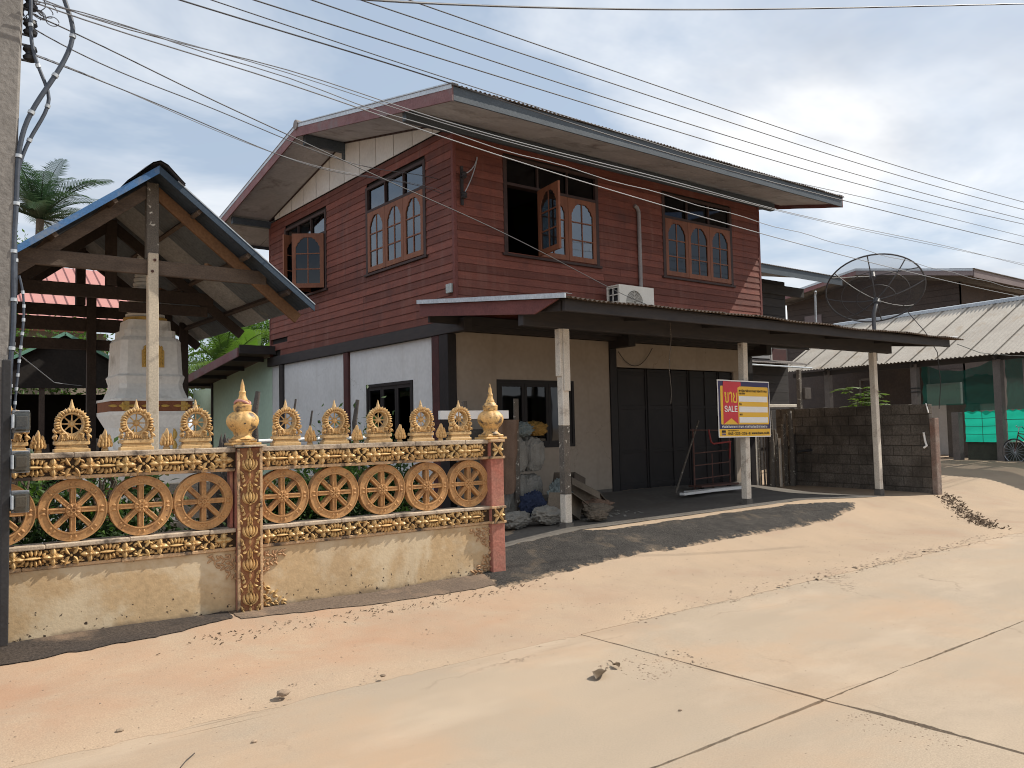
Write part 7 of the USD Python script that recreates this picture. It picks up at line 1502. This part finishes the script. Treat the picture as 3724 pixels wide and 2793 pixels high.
# ------------------------------------------------------------------ stones, leaves and litter on the ground
def pebble(c, r, seed, lab): S('stone', blob((c[0], c[1], max(0.0, float(ground_z(np.array([c[0]]), np.array([c[1]]))[0])) - r * .15), (r * 1.3, r, r * .65), seed, .3, 1.8, .2, 2), L_stone, lab, 'stone')
for k, (x, y, r, lab) in enumerate(((-4.93, -5.27, .036, 'largest brown stone lying on the road edge below the yellow wall'), (-4.28, -5.34, .016, 'small stone on the road right of the largest stone'), (-5.85, -5.25, .018, 'small stone at the left of the road edge'), (5.3, -6.35, .02, 'small dark stone on the right slab of the road'), (-5.35, -5.9, .013, 'pale pebble on the road below the largest stone'), (-3.35, -7.05, .010, 'pebble on the slab near the curved twig'))):
    pebble((x, y), r, 80 + k, lab)
def dryleaf(c, L, az, seed, lab):
    g = random.Random(seed); n = 9; s = np.linspace(0, 1, n); w = L * .24 * np.sin(np.pi * s ** .8); z0 = max(0, float(ground_z(np.array([c[0]]), np.array([c[1]]))[0])) + .012
    cz = .035 * np.sin(np.pi * s) * L / .15; P = np.stack([L * (s - .5), 0 * s, cz * .3], 1)
    v = np.vstack([P + np.stack([0 * s, w, .35 * w + .01 * np.sin(s * 9)], 1), P, P - np.stack([0 * s, w, -.5 * w], 1)]); c_, s_ = math.cos(az), math.sin(az)
    v = np.column_stack([v[:, 0] * c_ - v[:, 1] * s_ + c[0], v[:, 0] * s_ + v[:, 1] * c_ + c[1], v[:, 2] + z0]); f = [[r * n + j, r * n + j + 1, (r + 1) * n + j + 1, (r + 1) * n + j] for r in range(2) for j in range(n - 1)]
    S('dry_leaf', MB().add(v, np.array(f)[:, ::-1]).tube([v[n + n - 1], v[2 * n - 1] + [.03 * c_, .03 * s_, .01], v[2 * n - 1] + [.07 * c_, .07 * s_, .0]], .003, 4), L_dryl, lab, 'leaf')
L_dryl = leaf_look('dry_leaf_look', (0.12, 0.085, 0.05), (0.08, 0.055, 0.035), .15)
dryleaf((-3.24, -6.30), .19, .5, 1, 'large curled dry leaf lying on the road near the slab joint'); dryleaf((-3.02, -6.22), .10, 1.2, 2, 'small dry leaf touching the large curled leaf')
S('twig', MB().tube([(-4.62, -7.05, .006), (-4.60, -7.12, .012), (-4.585, -7.2, .006)], .004, 5), L_dead, 'small curved twig on the road slab', 'twig'); S('twig', MB().tube([(-5.75, -6.0, .006), (-5.70, -5.93, .008), (-5.64, -5.86, .006)], .003, 5), L_dead, 'thin straight twig on the road at the lower left', 'twig')
mb = MB(); g = np.random.default_rng(3)
def scatter(n, xs, ys, rmin, rmax, flat=.6):
    x = g.uniform(*xs, n); y = g.uniform(*ys, n); z = np.maximum(ground_z(x, y), -.002 * (y < -5.5)); r = g.uniform(rmin, rmax, n) * g.uniform(.4, 1, n); a = g.uniform(0, 6.28, n)
    base = np.array([[1, 0, 0], [-.2, .8, 0], [-.9, -.1, 0], [.1, -.75, 0], [.05, .05, .8]])
    for i in range(n):
        c_, s_ = math.cos(a[i]), math.sin(a[i]); b = base * r[i] * [1.3, 1, flat]; v = np.column_stack([b[:, 0] * c_ - b[:, 1] * s_ + x[i], b[:, 0] * s_ + b[:, 1] * c_ + y[i], b[:, 2] + z[i]])
        mb.add(v, [[0, 1, 4], [1, 2, 4], [2, 3, 4], [3, 0, 4]])
scatter(900, (-6.5, 5), (-5.6, -3.6), .004, .012); scatter(280, (-2.0, 5.5), (-5.50, -5.18), .006, .022); scatter(60, (0.0, 4.5), (-5.46, -5.25), .02, .045, .4); scatter(120, (-2.8, -2.6), (-8.3, -7.7), .004, .012); scatter(700, (-7, 6), (-11, -5.5), .0025, .006); scatter(350, (-7, 6), (-9.5, -5.5), .003, .007); scatter(200, (-4.6, -2.0), (-3.9, -3.5), .005, .014)
scatter(160, (-3.1, -2.4), (-6.6, -6.1), .005, .016); scatter(150, (-2.9, -2.55), (-8.2, -7.7), .004, .010)
tagp(single('gravel', mb, L_stone), 'loose gravel and grit scattered over the sandy verge', 'gravel', kind='stuff')
mb = MB()
for k in range(420):
    u = g.uniform(0, 1) ** .8; x = 9.1 - 3.2 * u + g.normal() * .12; y = -2.9 - 2.1 * u + g.normal() * .10; z = float(ground_z(np.array([x]), np.array([y]))[0]); a = g.uniform(0, 6.28); L0 = g.uniform(.015, .07)
    mb.beam((x, y, z + .003), (x + L0 * math.cos(a), y + L0 * math.sin(a), z + g.uniform(.004, .035)), g.uniform(.006, .025), g.uniform(.003, .010))
tagp(single('gutter_debris', mb, L_crack), 'dark leaf litter and debris lying along the gutter at the right', 'debris', kind='stuff')
mb = MB()
for k in range(150):
    u = g.uniform(0, 1); x = -5.0 + 3.4 * u + g.normal() * .15; y = -3.58 - g.uniform(0, .28) - .0 * u; z = float(ground_z(np.array([x]), np.array([y]))[0]); a = g.uniform(0, 6.28); L0 = g.uniform(.006, .035)
    mb.beam((x, y, z + .003), (x + L0 * math.cos(a), y + L0 * math.sin(a), z + g.uniform(.003, .015)), g.uniform(.003, .008), g.uniform(.003, .005))
tagp(single('leaf_litter', mb, L_crack), 'scattered dry twigs and litter along the foot of the yellow fence wall', 'litter', kind='stuff')
